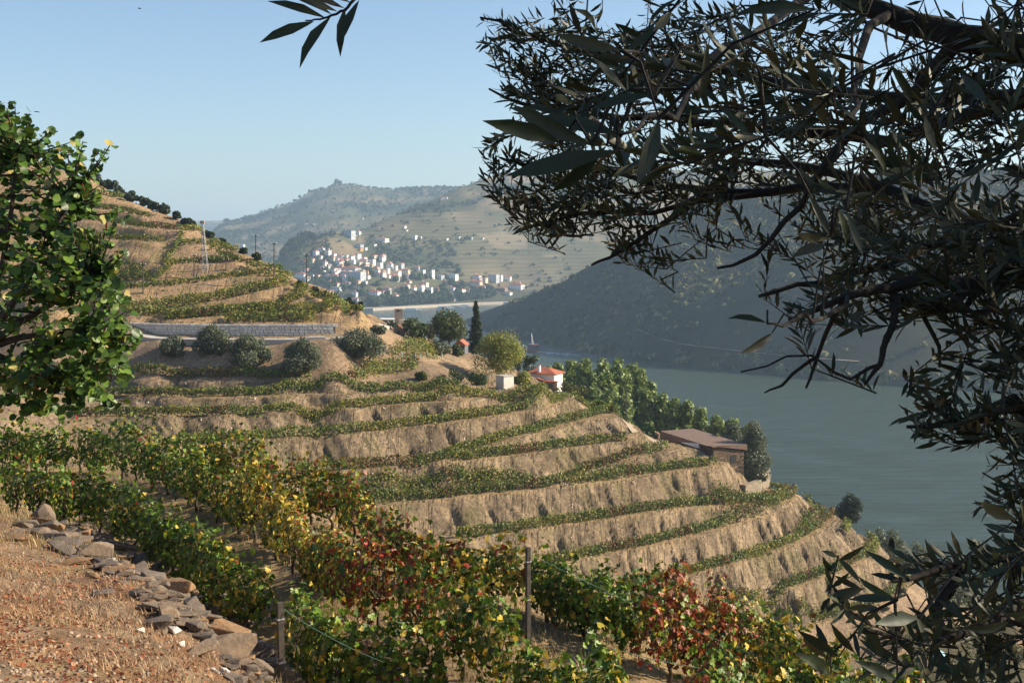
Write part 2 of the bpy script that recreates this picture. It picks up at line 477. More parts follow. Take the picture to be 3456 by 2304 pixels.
def zcol(px):
    """height profile under photo column px"""
    a = (px - CX) / F
    j = int(np.clip(np.searchsorted(acol, a) - 1, 0, NA - 2))
    t = (a - acol[j]) / (acol[j + 1] - acol[j])
    return Z[:, j] * (1 - t) + Z[:, j + 1] * t
def zg(x, y):
    """ground height at a world point"""
    a = x / y
    j = int(np.clip(np.searchsorted(acol, a) - 1, 0, NA - 2)); i = int(np.clip(np.searchsorted(yrow, y) - 1, 0, NY - 2))
    t = min(max((a - acol[j]) / (acol[j + 1] - acol[j]), 0), 1); s = min(max((y - yrow[i]) / (yrow[i + 1] - yrow[i]), 0), 1)
    return float((Z[i, j] * (1 - t) + Z[i, j + 1] * t) * (1 - s) + (Z[i + 1, j] * (1 - t) + Z[i + 1, j + 1] * t) * s)
def zgv(x, y):
    a = x / y
    j = np.clip(np.searchsorted(acol, a) - 1, 0, NA - 2); i = np.clip(np.searchsorted(yrow, y) - 1, 0, NY - 2)
    t = np.clip((a - acol[j]) / (acol[j + 1] - acol[j]), 0, 1); s = np.clip((y - yrow[i]) / (yrow[i + 1] - yrow[i]), 0, 1)
    return (Z[i, j] * (1 - t) + Z[i, j + 1] * t) * (1 - s) + (Z[i + 1, j] * (1 - t) + Z[i + 1, j + 1] * t) * s
def hit(px, py, y0=5.0, y1=9000.0, up=0.0):
    """first ground point (raised by up) along the sight line through a pixel beyond y0"""
    zc = zcol(px) + up
    ray = HC - (py - YH) / F * yrow
    m = (zc >= ray) & (yrow >= y0) & (yrow <= y1)
    idx = np.nonzero(m)[0]
    if len(idx) == 0:
        sel = (yrow >= y0) & (yrow <= y1)
        k = np.nonzero(sel)[0][np.argmax((zc - ray)[sel] / yrow[sel])]
        y = yrow[k]
    else:
        k = idx[0]
        if k > 0 and yrow[k - 1] >= y0:
            e0 = zc[k - 1] - ray[k - 1]; e1 = zc[k] - ray[k]
            y = yrow[k - 1] + (yrow[k] - yrow[k - 1]) * (-e0) / (e1 - e0) if e1 != e0 else yrow[k]
        else:
            y = yrow[k]
    x = (px - CX) / F * y
    return Vector((x, y, zg(x, y)))

# ---- upper hill rows: benches carved along the traced vine lines
UROWS = [
 ([(150,735),(325,746),(406,756),(512,771),(619,778),(690,777)],1), ([(150,690),(325,705),(419,716),(504,735)],1), ([(200,640),(342,660),(423,671)],1),
 ([(200,800),(376,808),(470,813),(551,818)],1), ([(606,828),(670,824),(725,824),(776,830)],1), ([(555,893),(580,860),(602,828),(616,792)],0),
 ([(200,890),(368,893),(483,899)],1), ([(180,915),(350,917),(505,921)],1), ([(170,940),(346,941),(508,941)],1),
 ([(563,895),(661,889),(746,887),(814,890)],1), ([(730,860),(768,873),(814,884)],1),
 ([(180,975),(364,974),(470,974),(576,966),(683,953),(789,935),(891,926)],1), ([(512,952),(576,908),(606,895)],0),
 ([(200,1045),(406,1045),(513,1037),(661,1024),(768,1007),(874,982),(972,961)],1),
 ([(430,1062),(556,1065),(725,1056),(929,1042),(985,1018),(1040,992)],1), ([(555,1078),(640,1072),(780,1060),(925,1050)],1),
 ([(760,1088),(895,1084),(1065,1086)],1), ([(920,1064),(1023,1058),(1125,1052)],1), ([(1138,1050),(1215,1050)],1),
 ([(1052,1004),(1130,1005)],1), ([(1087,1032),(1163,1028)],1), ([(988,978),(1042,975)],1), ([(893,933),(988,933)],1),
 ([(830,901),(888,900)],1), ([(887,909),(952,912)],1), ([(704,843),(806,848)],1), ([(520,700),(570,712)],1),
]
urow3d = []
for pl, carve in UROWS:
    pts = []
    for i in range(len(pl) - 1):
        for k in range(6):
            t = k / 6
            p = hit(pl[i][0] + (pl[i + 1][0] - pl[i][0]) * t, pl[i][1] + (pl[i + 1][1] - pl[i][1]) * t, 186.0, 275.0)
            pts.append(p)
    pts.append(hit(pl[-1][0], pl[-1][1], 186.0, 275.0))
    q = [p.copy() for p in pts]
    for i in range(1, len(pts) - 1):
        q[i] = (pts[i - 1] + pts[i] * 2 + pts[i + 1]) / 4
    urow3d.append((q, carve))
ubench = np.zeros((NY, NA))
i0, i1 = int(np.searchsorted(yrow, 184)), jn
for q, carve in urow3d:
    if not carve: continue
    Q = np.array(q)
    xs, ys, zs = X_[i0:i1], Y_[i0:i1], Z[i0:i1]
    bb = (xs > Q[:, 0].min() - 2) & (xs < Q[:, 0].max() + 2) & (ys > Q[:, 1].min() - 5) & (ys < Q[:, 1].max() + 7)
    I = np.nonzero(bb)
    vx, vy, vz = xs[I], ys[I], zs[I]
    order = np.argsort(Q[:, 0])
    qy = np.interp(vx, Q[order, 0], Q[order, 1]); qz = np.interp(vx, Q[order, 0], Q[order, 2])
    s = (vy - qy) * 0.92                              # uphill distance from the row
    flat = sstep(-2.2, -0.8, s) * (1 - sstep(1.0, 2.6, s))
    endf = sstep(0, 2.0, np.minimum(vx - Q[:, 0].min() + 1.0, Q[:, 0].max() + 1.0 - vx))
    w = flat * endf
    zs[I] = vz * (1 - w) + (qz - 0.05) * w
    ub = ubench[i0:i1]; ub[I] = np.maximum(ub[I], w)

# ------------------------------------------------------------------ ground colours
soil = np.array((0.235, 0.165, 0.105)); soil2 = np.array((0.31, 0.215, 0.135)); straw = np.array((0.36, 0.25, 0.125)); tan = np.array((0.34, 0.225, 0.120))
litter = np.array((0.215, 0.11, 0.055)); scrub = np.array((0.060, 0.070, 0.032)); dkscrub = np.array((0.036, 0.045, 0.024)); vine = np.array((0.085, 0.105, 0.035))
def mixc(a, b, t):
    return a * (1 - t[..., None]) + b * t[..., None]
N1 = fbm(X_ * 0.12, Y_ * 0.12, 4, 61); N2 = fbm(X_ * 0.9, Y_ * 0.9, 3, 63); N3 = fbm(X_ * 0.03, Y_ * 0.03, 4, 65)
colr = np.broadcast_to(soil, (NY, NA, 3)).copy()
colr = mixc(colr, soil2, sstep(0.4, 0.62, N1))
colr = mixc(colr, np.array((0.18, 0.13, 0.085)), sstep(0.5, 0.75, N2) * 0.6)
# near field: straw and litter
nf = (1 - sstep(48, 70, Y_))
colr = mixc(colr, straw, nf * sstep(0.38, 0.6, fbm(X_ * 0.5, Y_ * 0.5, 3, 67)) * 0.9)
leftb = nf * (1 - sstep(-0.24, -0.19, A2)) * (1 - sstep(25, 33, Y_))
colr = mixc(colr, litter * 1.5, leftb * sstep(0.42, 0.6, fbm(X_ * 1.4, Y_ * 1.4, 4, 69)) * 0.75)
# middle slope: lips of the benches drier and paler, weeds at places
isr_f = np.zeros((NY, NA)); isr_f[:jn + 1] = isr
bn_f = np.zeros((NY, NA)); bn_f[:jn + 1] = bench
colr = mixc(colr, np.array((0.220, 0.163, 0.102)), isr_f * 0.85)
colr = mixc(colr, np.array((0.125, 0.092, 0.058)), isr_f * sstep(0.46, 0.62, N2) * 0.75)
colr = mixc(colr, np.array((0.33, 0.24, 0.15)), isr_f * sstep(0.55, 0.68, fbm(X_ * 0.33 + 7, Y_ * 0.33, 4, 73)) * 0.7)
colr = mixc(colr, np.array((0.15, 0.125, 0.06)), isr_f * sstep(0.56, 0.70, fbm(X_ * 0.22 - 9, Y_ * 0.22, 4, 79)) * 0.6)
colr = mixc(colr, straw * 0.85, bn_f * 0.6)
# upper hill: ochre dry grass banks
hillw = sstep(187, 190, Y_) * (1 - sstep(262, 275, Y_)) * (1 - sstep(1215, 1300, PXg))
colr = mixc(colr, tan, hillw * 0.85)
colr = mixc(colr, np.array((0.30, 0.20, 0.125)), hillw * sstep(0.45, 0.62, N1) * 0.6)
colr = mixc(colr, np.array((0.20, 0.17, 0.07)), hillw * sstep(0.56, 0.72, fbm(X_ * 0.4, Y_ * 0.4, 3, 71)) * 0.5)
# road (pale concrete) at the foot of the wall is its own object; low right scrub
lowr = sstep(0.24, 0.30, A2) * sstep(45, 60, Y_) * (1 - sstep(150, 165, Y_))
colr = mixc(colr, np.array((0.095, 0.085, 0.045)), lowr * sstep(0.35, 0.6, N1))
# river bank slopes behind the spur
bank = sstep(232, 262, Y_) * (1 - sstep(700, 760, Y_)) * sstep(1180, 1350, PXg)
colr = mixc(colr, scrub, bank * 0.85)
# right bank hillside: scrub and rough olive terraces
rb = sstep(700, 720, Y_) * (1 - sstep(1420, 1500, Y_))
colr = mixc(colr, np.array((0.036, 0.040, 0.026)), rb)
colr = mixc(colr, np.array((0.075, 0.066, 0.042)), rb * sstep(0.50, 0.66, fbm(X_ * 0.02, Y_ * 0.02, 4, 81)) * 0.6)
# town slope and the ridges
tw = sstep(1640, 1700, Y_)
colr = mixc(colr, np.array((0.085, 0.085, 0.042)), tw)
colr = mixc(colr, np.array((0.25, 0.185, 0.105)), tw * sstep(0.47, 0.62, fbm(X_ * 0.006, Y_ * 0.006, 5, 83)) * 0.85)
colr = mixc(colr, dkscrub * 1.2, tw * sstep(0.50, 0.60, fbm(X_ * 0.008 + 40, Y_ * 0.008, 4, 85)) * 0.9)
colr = mixc(colr, np.array((0.40, 0.30, 0.19)), tw * sstep(0.66, 0.70, fbm(X_ * 0.01 + 90, Y_ * 0.014, 4, 87)) * 0.9)
wf = sstep(-5, 5, Y_ - ts[None]) * (1 - sstep(90, 150, Y_ - ts[None]))
colr = mixc(colr, np.array((0.070, 0.072, 0.040)), wf)
terrw = 0.6 * (1 - wf) * tw * sstep(0.42, 0.55, fbm(X_ * 0.004 + 9, Y_ * 0.004, 3, 89)) * (1 - sstep(3000, 3600, Y_))

idx = np.arange(NY * NA).reshape(NY, NA)
Fq = np.stack([idx[:-1, :-1], idx[:-1, 1:], idx[1:, 1:], idx[1:, :-1]], -1).reshape(-1, 4)
# open water needs no bed: drop quads that lie deep under it
zq = Z.ravel()[Fq].max(1)
Fq = Fq[zq > -7.5]
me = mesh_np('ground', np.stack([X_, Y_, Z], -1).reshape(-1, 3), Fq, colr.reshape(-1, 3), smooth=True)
at = me.attributes.new('terrace', 'FLOAT', 'POINT')
at.data.foreach_set('value', terrw.ravel().astype(np.float32))
at = me.attributes.new('bank', 'FLOAT', 'POINT')
at.data.foreach_set('value', np.clip(isr_f + hillw * (1 - ubench) * 0.6, 0, 1).ravel().astype(np.float32))

def ground_material():
    m, nt, b = new_mat('ground_earth')
    b.inputs['Roughness'].default_value = 0.95
    b.inputs['Specular IOR Level'].default_value = 0.1
    at = nd(nt, 'ShaderNodeAttribute', attribute_name='Col')
    tt = nd(nt, 'ShaderNodeAttribute', attribute_name='terrace')
    ge = nd(nt, 'ShaderNodeNewGeometry')
    # small-scale mottling at several sizes
    def noise(sc, det=6, rough=0.65):
        q = nd(nt, 'ShaderNodeTexNoise'); q.inputs['Scale'].default_value = sc; q.inputs['Detail'].default_value = det; q.inputs['Roughness'].default_value = rough
        nt.links.new(ge.outputs['Position'], q.inputs['Vector']); return q
    nA, nB = noise(2.2, 8, 0.7), noise(0.16, 6, 0.6)
    def mr(src, a, b_, lo, hi):
        q = nd(nt, 'ShaderNodeMapRange'); q.inputs['From Min'].default_value = a; q.inputs['From Max'].default_value = b_; q.inputs['To Min'].default_value = lo; q.inputs['To Max'].default_value = hi
        nt.links.new(src, q.inputs['Value']); return q.outputs['Result']
    f1 = mr(nA.outputs['Fac'], 0.32, 0.68, 0.50, 1.50); f2 = mr(nB.outputs['Fac'], 0.3, 0.7, 0.82, 1.18)
    mu = nd(nt, 'ShaderNodeMath', operation='MULTIPLY'); nt.links.new(f1, mu.inputs[0]); nt.links.new(f2, mu.inputs[1])
    sc = nd(nt, 'ShaderNodeVectorMath', operation='SCALE'); nt.links.new(at.outputs['Color'], sc.inputs[0]); nt.links.new(mu.outputs[0], sc.inputs['Scale'])
    # far terraced vineyards: contour stripes of vine green on pale earth
    wv = nd(nt, 'ShaderNodeTexWave', bands_direction='Z'); wv.inputs['Scale'].default_value = 0.05; wv.inputs['Distortion'].default_value = 12.0; wv.inputs['Detail'].default_value = 3; wv.inputs['Detail Scale'].default_value = 0.12
    nt.links.new(ge.outputs['Position'], wv.inputs['Vector'])
    rp = nd(nt, 'ShaderNodeValToRGB')
    rp.color_ramp.elements[0].color = (0.185, 0.15, 0.088, 1); rp.color_ramp.elements[0].position = 0.2
    rp.color_ramp.elements[1].color = (0.105, 0.10, 0.052, 1); rp.color_ramp.elements[1].position = 0.75
    nt.links.new(wv.outputs['Fac'], rp.inputs['Fac'])
    mx = nd(nt, 'ShaderNodeMix', data_type='RGBA')
    nt.links.new(tt.outputs['Fac'], mx.inputs[0]); nt.links.new(sc.outputs[0], mx.inputs[6]); nt.links.new(rp.outputs['Color'], mx.inputs[7])
    nt.links.new(mx.outputs[2], b.inputs['Base Color'])
    bp = nd(nt, 'ShaderNodeBump'); bp.inputs['Distance'].default_value = 0.20; bp.inputs['Strength'].default_value = 1.0
    nC = noise(3.5, 9, 0.75)
    # erosion grooves running down the fall line of the banks
    rs = nd(nt, 'ShaderNodeAttribute', attribute_name='bank')
    mp = nd(nt, 'ShaderNodeMapping', vector_type='POINT'); mp.inputs['Rotation'].default_value = (0, 0, -0.76); mp.inputs['Scale'].default_value = (1.35, 0.10, 0.14)
    nt.links.new(ge.outputs['Position'], mp.inputs['Vector'])
    ng = nd(nt, 'ShaderNodeTexNoise'); ng.inputs['Scale'].default_value = 1.0; ng.inputs['Detail'].default_value = 4; ng.inputs['Roughness'].default_value = 0.6
    nt.links.new(mp.outputs[0], ng.inputs['Vector'])
    gr = nd(nt, 'ShaderNodeMapRange'); gr.interpolation_type = 'SMOOTHSTEP'; gr.inputs['From Min'].default_value = 0.34; gr.inputs['From Max'].default_value = 0.50
    nt.links.new(ng.outputs['Fac'], gr.inputs['Value'])
    gm = nd(nt, 'ShaderNodeMath', operation='MULTIPLY'); nt.links.new(gr.outputs['Result'], gm.inputs[0]); nt.links.new(rs.outputs['Fac'], gm.inputs[1])
    b2 = nd(nt, 'ShaderNodeBump'); b2.inputs['Distance'].default_value = 0.34; b2.inputs['Strength'].default_value = 1.0
    nt.links.new(gm.outputs[0], b2.inputs['Height']); nt.links.new(b2.outputs['Normal'], bp.inputs['Normal'])
    nt.links.new(nC.outputs['Fac'], bp.inputs['Height']); nt.links.new(bp.outputs['Normal'], b.inputs['Normal'])
    return m
ground = obj('ground', me, mat=ground_material())
tag(ground, 'dry brown earth of the terraced slopes and hills', kind='structure')

# ------------------------------------------------------------------ river
def water_material():
    m, nt, b = new_mat('river_water')
    b.inputs['Base Color'].default_value = (0.048, 0.068, 0.050, 1)
    b.inputs['Roughness'].default_value = 0.16
    b.inputs['IOR'].default_value = 1.33
    ge = nd(nt, 'ShaderNodeNewGeometry')
    mp = nd(nt, 'ShaderNodeMapping'); mp.inputs['Scale'].default_value = (0.9, 1.6, 1.0); mp.inputs['Rotation'].default_value = (0, 0, 0.5)
    nt.links.new(ge.outputs['Position'], mp.inputs['Vector'])
    n1 = nd(nt, 'ShaderNodeTexNoise'); n1.inputs['Scale'].default_value = 0.55; n1.inputs['Detail'].default_value = 7; n1.inputs['Roughness'].default_value = 0.65
    nt.links.new(mp.outputs[0], n1.inputs['Vector'])
    n2 = nd(nt, 'ShaderNodeTexNoise'); n2.inputs['Scale'].default_value = 0.03; n2.inputs['Detail'].default_value = 4
    nt.links.new(mp.outputs[0], n2.inputs['Vector'])
    ad = nd(nt, 'ShaderNodeMath', operation='MULTIPLY_ADD'); ad.inputs[1].default_value = 1.0
    mu = nd(nt, 'ShaderNodeMapRange'); mu.inputs['From Min'].default_value = 0.3; mu.inputs['From Max'].default_value = 0.7; mu.inputs['To Min'].default_value = 0.25; mu.inputs['To Max'].default_value = 1.0
    nt.links.new(n2.outputs['Fac'], mu.inputs['Value'])
    bp = nd(nt, 'ShaderNodeBump'); bp.inputs['Distance'].default_value = 0.9
    nt.links.new(mu.outputs['Result'], bp.inputs['Strength'])
    n3 = nd(nt, 'ShaderNodeTexNoise'); n3.inputs['Scale'].default_value = 0.10; n3.inputs['Detail'].default_value = 3; n3.inputs['Roughness'].default_value = 0.55
    m3 = nd(nt, 'ShaderNodeMapping'); m3.inputs['Scale'].default_value = (0.55, 2.2, 1.0); m3.inputs['Rotation'].default_value = (0, 0, 0.25)
    nt.links.new(ge.outputs['Position'], m3.inputs['Vector']); nt.links.new(m3.outputs[0], n3.inputs['Vector'])
    ad.inputs[1].default_value = 3.2
    nt.links.new(n3.outputs['Fac'], ad.inputs[0]); nt.links.new(n1.outputs['Fac'], ad.inputs[2])
    nt.links.new(ad.outputs[0], bp.inputs['Height']); nt.links.new(bp.outputs['Normal'], b.inputs['Normal'])
    return m
rv = mesh_np('river', [(-1800, 250, 0), (2600, 250, 0), (2600, 1960, 0), (-1800, 1960, 0)], [(0, 1, 2, 3)])
river = obj('river', rv, mat=water_material())
tag(river, 'calm grey green river curving between the hills', kind='structure')
# ------------------------------------------------------------------ foliage tools
def tmpl(vs, fs):
    return np.array(vs, float), np.array(fs, int)
T_DIA = tmpl([(-.5, 0, 0), (0, -.36, .06), (.5, 0, 0), (0, .36, .06)], [(0, 1, 2), (0, 2, 3)])
T_VINE = tmpl([(0, 0, 0), (-.06, -.34, .05), (.22, -.50, -.03), (.38, -.24, .05), (.62, -.30, -.02), (.60, -.05, .04), (.86, 0, -.08), (.60, .08, .04), (.60, .30, -.02), (.38, .24, .05), (.20, .52, -.03), (-.06, .34, .05)],
              [(0, i, i + 1) for i in range(1, 11)])
T_ROUND = tmpl([(0, 0, 0), (.12, -.36, .07), (.45, -.50, .10), (.80, -.32, .04), (.98, 0, -.06), (.80, .32, .04), (.45, .50, .10), (.12, .36, .07)], [(0, i, i + 1) for i in range(1, 7)])
T_OLIVE = tmpl([(0, 0, 0), (.14, -.038, .010), (.14, .038, .010), (.42, -.094, .035), (.42, .094, .035), (.72, -.075, .02), (.72, .075, .02), (1.0, 0, -.05), (.42, 0, .0), (.72, 0, -.012)],
               [(0, 1, 8), (0, 8, 2), (1, 3, 8), (2, 8, 4), (3, 5, 9), (3, 9, 8), (8, 9, 6), (8, 6, 4), (5, 7, 9), (9, 7, 6)])
T_OLOW = tmpl([(0, 0, 0), (.40, -.096, .035), (.40, .096, .035), (.74, -.074, .015), (.74, .074, .015), (1.0, 0, -.05)], [(0, 1, 2), (1, 3, 4), (1, 4, 2), (3, 5, 4)])
def frames(d, nrm):
    """rotation matrices with x along d and z near nrm"""
    d = d / np.maximum(np.linalg.norm(d, axis=1, keepdims=True), 1e-9)
    y = np.cross(nrm, d); y /= np.maximum(np.linalg.norm(y, axis=1, keepdims=True), 1e-9)
    z = np.cross(d, y)
    return np.stack([d, y, z], 2)
def inst(T, pos, R, sc, col=None):
    TV, TF = T
    V = pos[:, None, :] + np.einsum('nij,kj->nki', R, TV) * np.asarray(sc).reshape(-1, 1, 1)
    k = len(TV); N = len(pos)
    Fc = (TF[None] + (np.arange(N) * k)[:, None, None]).reshape(-1, 3)
    Cc = None if col is None else np.repeat(col, k, axis=0)
    return V.reshape(-1, 3), Fc, Cc
def rdir(n, rng):
    v = rng.normal(size=(n, 3)); return v / np.linalg.norm(v, axis=1, keepdims=True)
def rand_frames(n, rng, up=0.0):
    nr = rdir(n, rng); nr[:, 2] += up
    return frames(np.cross(nr, rdir(n, rng)), nr)
def cols_mix(cs, n, rng, jit=0.22):
    cs = np.array(cs, float)
    c = cs[rng.integers(0, len(cs), n)] * (1 + (rng.random((n, 1)) - 0.5) * 2 * jit)
    return np.clip(c, 0.004, 1)
def ordn(i):
    w = ['first', 'second', 'third', 'fourth', 'fifth', 'sixth', 'seventh', 'eighth', 'ninth', 'tenth', 'eleventh', 'twelfth']
    if i < 12: return w[i]
    k = i + 1
    return str(k) + ('th' if 10 <= k % 100 <= 20 else {1: 'st', 2: 'nd', 3: 'rd'}.get(k % 10, 'th'))

M_LEAF = leaf_mat('leaf_green', 0.34)
M_VINE = leaf_mat('leaf_vine', 0.28, 0.5, 0.25)
M_OLIVE = leaf_mat('leaf_olive', 0.08, 0.5, 0.3)
M_FAR = leaf_mat('leaf_far', 0.0, 0.8, 0.1)
M_BARK = simple_mat('bark', (0.075, 0.055, 0.04), (0.035, 0.026, 0.02), 14, 0.9, 0.02, 40)
M_BARKG = simple_mat('bark_grey', (0.13, 0.115, 0.095), (0.06, 0.05, 0.042), 10, 0.9, 0.03, 30)

def crown_np(blobs, dens, leaf, cs, seed, T=T_DIA, out=0.9, zsq=1.0, jit=0.22):
    """leaf faces round a set of blobs (x,y,z,r): outward facing, uneven"""
    rng = np.random.default_rng(seed)
    P, Nn, Sz, Cl = [], [], [], []
    for (x, y, z, r) in blobs:
        n = max(6, int(dens * r * r))
        d = rdir(n, rng)
        lump = 0.72 + 0.5 * rng.random(n) ** 1.5
        p = np.array((x, y, z)) + d * (r * lump)[:, None] * np.array((1, 1, zsq))
        P.append(p); Nn.append(d * out + rdir(n, rng) * 0.75)
        Sz.append(leaf * (0.6 + 0.8 * rng.random(n)))
        c = cols_mix(cs, n, rng, jit) * (0.85 + 0.3 * rng.random())
        Cl.append(c)
    P = np.concatenate(P); Nn = np.concatenate(Nn); Sz = np.concatenate(Sz); Cl = np.concatenate(Cl)
    R = frames(np.cross(Nn, rdir(len(P), rng)), Nn)
    return inst(T, P, R, Sz, Cl)

def tree(name, label, base, h, r, cs, seed, group=None, cat='tree', trunk=0.3, leaf=0.35, dens=60, nb=14, shape='round', mat=None, lean=(0, 0), trunk_r=None, dark=None):
    rng = random.Random(seed)
    root = empty(name, base)
    tag(root, label, cat, group)
    th = h * trunk
    tr = trunk_r or max(0.05, h * 0.025)
    mb = MB()
    top = Vector((lean[0], lean[1], th + (h - th) * 0.45))
    mb.tube([(0, 0, -0.4), (lean[0] * 0.3, lean[1] * 0.3, th * 0.6), top * 0.72 + Vector((0, 0, 0)), top], [tr * 1.25, tr, tr * 0.8, tr * 0.4], 7)
    for k in range(4):
        a = rng.random() * 6.28
        e = Vector((math.cos(a) * r * 0.6, math.sin(a) * r * 0.6, th + (h - th) * rng.uniform(0.35, 0.7)))
        mb.tube([(lean[0] * 0.4, lean[1] * 0.4, th * rng.uniform(0.7, 1.0)), e * 0.55 + Vector((0, 0, th * 0.4)), e], [tr * 0.6, tr * 0.4, tr * 0.15], 5)
    o = obj('trunk', mb.mesh('trunk', True), root, mat=M_BARKG)
    bl = []
    ch = h - th
    for k in range(nb):
        if shape == 'round':
            u = rng.random(); a = rng.random() * 6.283; el = rng.uniform(-0.8, 1.0)
            rr = r * (0.25 + 0.45 * u)
            q = math.sqrt(max(0.05, 1 - el * el * 0.8))
            bl.append((lean[0] + math.cos(a) * rr * q, lean[1] + math.sin(a) * rr * q, th + ch * (0.5 + 0.34 * el), r * rng.uniform(0.30, 0.48)))
        elif shape == 'poplar':
            t = (k + rng.random()) / nb; a = rng.random() * 6.283
            prof = math.sin(math.pi * min(1, 0.18 + 0.80 * t)) ** 0.8
            bl.append((math.cos(a) * r * 0.5 * prof, math.sin(a) * r * 0.5 * prof, th + ch * t * 0.93, r * (0.32 + 0.30 * prof) * rng.uniform(0.7, 1.1)))
        elif shape == 'cypress':
            t = (k + 0.5) / nb
            prof = (1 - t) ** 0.6 * min(1, 0.4 + 3 * t)
            bl.append((rng.uniform(-.1, .1) * r, rng.uniform(-.1, .1) * r, th + ch * t * 0.97, r * max(0.15, prof)))
        elif shape == 'bush':
            a = rng.random() * 6.283; u = rng.random()
            
            sx_ = 0.75 + ((seed * 37) % 10) * 0.06
            bl.append((math.cos(a) * r * 0.80 * u * sx_ + r * 0.12 * ((seed % 3) - 1), math.sin(a) * r * 0.62 * u, ch * rng.uniform(0.16, 0.80) * (1 - 0.35 * u), min(r, ch) * rng.choice((0.16, 0.22, 0.28, 0.34, 0.42))))
    V, Fc, Cc = crown_np(bl, dens / (r * r) * 10, leaf, cs, seed + 5)
    V[:, 2] = np.maximum(V[:, 2], 0.02)
    obj('crown', mesh_np('crown', V, Fc, Cc), root, mat=mat or M_LEAF)
    return root

# ------------------------------------------------------------------ vine rows on the two slopes
VG = [(0.115, 0.155, 0.024), (0.155, 0.185, 0.034), (0.080, 0.112, 0.020)]
VY = [(0.33, 0.27, 0.045), (0.25, 0.22, 0.04)]
VR = [(0.17, 0.055, 0.022), (0.14, 0.075, 0.03)]
def row_np(pts, hgt, wid, per_m, leaf, seed, yel=0.12, red=0.10):
    rng = np.random.default_rng(seed)
    Q = np.array(pts); seg = np.linalg.norm(np.diff(Q[:, :2], axis=0), axis=1); s = np.concatenate([[0], np.cumsum(seg)])
    n = max(20, int(s[-1] * per_m))
    u = rng.random(n) * s[-1]
    x = np.interp(u, s, Q[:, 0]); y = np.interp(u, s, Q[:, 1])
    k = np.clip(np.searchsorted(s, u) - 1, 0, len(seg) - 1)
    tx = np.diff(Q[:, 0])[k] / seg[k]; ty = np.diff(Q[:, 1])[k] / seg[k]
    lat = rng.normal(0, wid * 0.42, n)
    x = x - ty * lat; y = y + tx * lat
    g = fbm(u * 0.55, np.full(n, seed * 1.7), 3, seed % 97)
    g2 = vnoise(u * 1.3, np.full(n, seed * 0.3), 5)
    hh = hgt * (0.80 + 0.36 * g) * (0.90 + 0.2 * g2)
    v = rng.random(n) ** 0.75
    zz = zgv(x, y) + 0.12 + v * hh
    keep = (g > 0.12) | (rng.random(n) < 0.5)
    pos = np.stack([x, y, zz], 1)[keep]
    m = len(pos)
    hue = fbm(u * 0.16, np.full(n, seed * 3.1), 3, 7)[keep] + (rng.random(m) - 0.5) * 0.16
    c = cols_mix(VG, m, rng)
    cy = cols_mix(VY, m, rng); cr = cols_mix(VR, m, rng)
    c = np.where((hue > 0.66 - yel)[:, None] & (rng.random(m) < 0.55)[:, None], cy * 0.75 + c * 0.25, c)
    c = np.where((hue < 0.28 + red * 0.7)[:, None] & (rng.random(m) < 0.5)[:, None], cr, c)
    nr = np.stack([-ty, tx, 0 * tx], 1)[keep] * np.sign(lat[keep])[:, None] * 0.8 + rdir(m, rng) * 0.8 + np.array((0, 0, 0.35))
    R = frames(np.cross(nr, rdir(m, rng)), nr)
    return inst(T_DIA, pos, R, leaf * (0.6 + 0.8 * rng.random(m)), c)

def vine_row(label, group, pts, hgt, wid, per_m, leaf, seed, yel, red, stakes=True):
    b = Vector(pts[len(pts) // 2]); b.z = zg(b.x, b.y)
    root = empty('vine_row', b)
    tag(root, label, 'vine row', group)
    V, Fc, Cc = row_np(pts, hgt, wid, per_m, leaf, seed, yel, red)
    V = V - np.array(b)
    f = obj('foliage', mesh_np('foliage', V, Fc, Cc), root, mat=M_VINE)
    f['kind'] = 'stuff'
    if stakes:
        mb = MB(); rng = random.Random(seed)
        L = 0
        for i in range(len(pts) - 1):
            p, q = Vector(pts[i]), Vector(pts[i + 1])
            L += (q - p).length
            if L > 6:
                L = 0
                z = zg(p.x, p.y)
                mb.tube([(p.x - b.x, p.y - b.y, z - b.z - 0.2), (p.x - b.x + 0.02, p.y - b.y, z - b.z + hgt * 1.05)], 0.05, 5)
        if mb.v:
            t = obj('stake', mb.mesh('stake'), root, mat=M_BARKG); t['kind'] = 'stuff'
    return root

def densify(E, L, off):
    """edge trace -> 3-D line on its bench, off metres in from the lip"""
    out = []
    for i in range(len(E) - 1):
        nk = max(2, int(abs(E[i + 1][0] - E[i][0]) / 24))
        for k in range(nk):
            t = k / nk
            px = E[i][0] + (E[i + 1][0] - E[i][0]) * t; py = E[i][1] + (E[i + 1][1] - E[i][1]) * t
            d = float(L(px)) * F / (py - YH)
            out.append(Vector(((px - CX) / F * d, d, 0)))
    px, py = E[-1]; d = float(L(px)) * F / (py - YH)
    out.append(Vector(((px - CX) / F * d, d, 0)))
    sm = [p.copy() for p in out]
    for it in range(2):
        for i in range(1, len(out) - 1): sm[i] = (out[i - 1] + out[i] * 2 + out[i + 1]) / 4
        out = [p.copy() for p in sm]
    res = []
    for i, p in enumerate(out):
        t = (out[min(i + 1, len(out) - 1)] - out[max(i - 1, 0)]).normalized()
        nrm = Vector((-t.y, t.x, 0))
        if nrm.y < 0: nrm = -nrm
        q = p + nrm * off
        res.append((q.x, q.y, zg(q.x, q.y)))
    return res
names = ['top', 'second', 'third', 'fourth', 'fifth, which starts halfway along,', 'sixth', 'short seventh, below the dirt yard,', 'eighth', 'ninth', 'tenth', 'eleventh', 'twelfth', 'lowest']
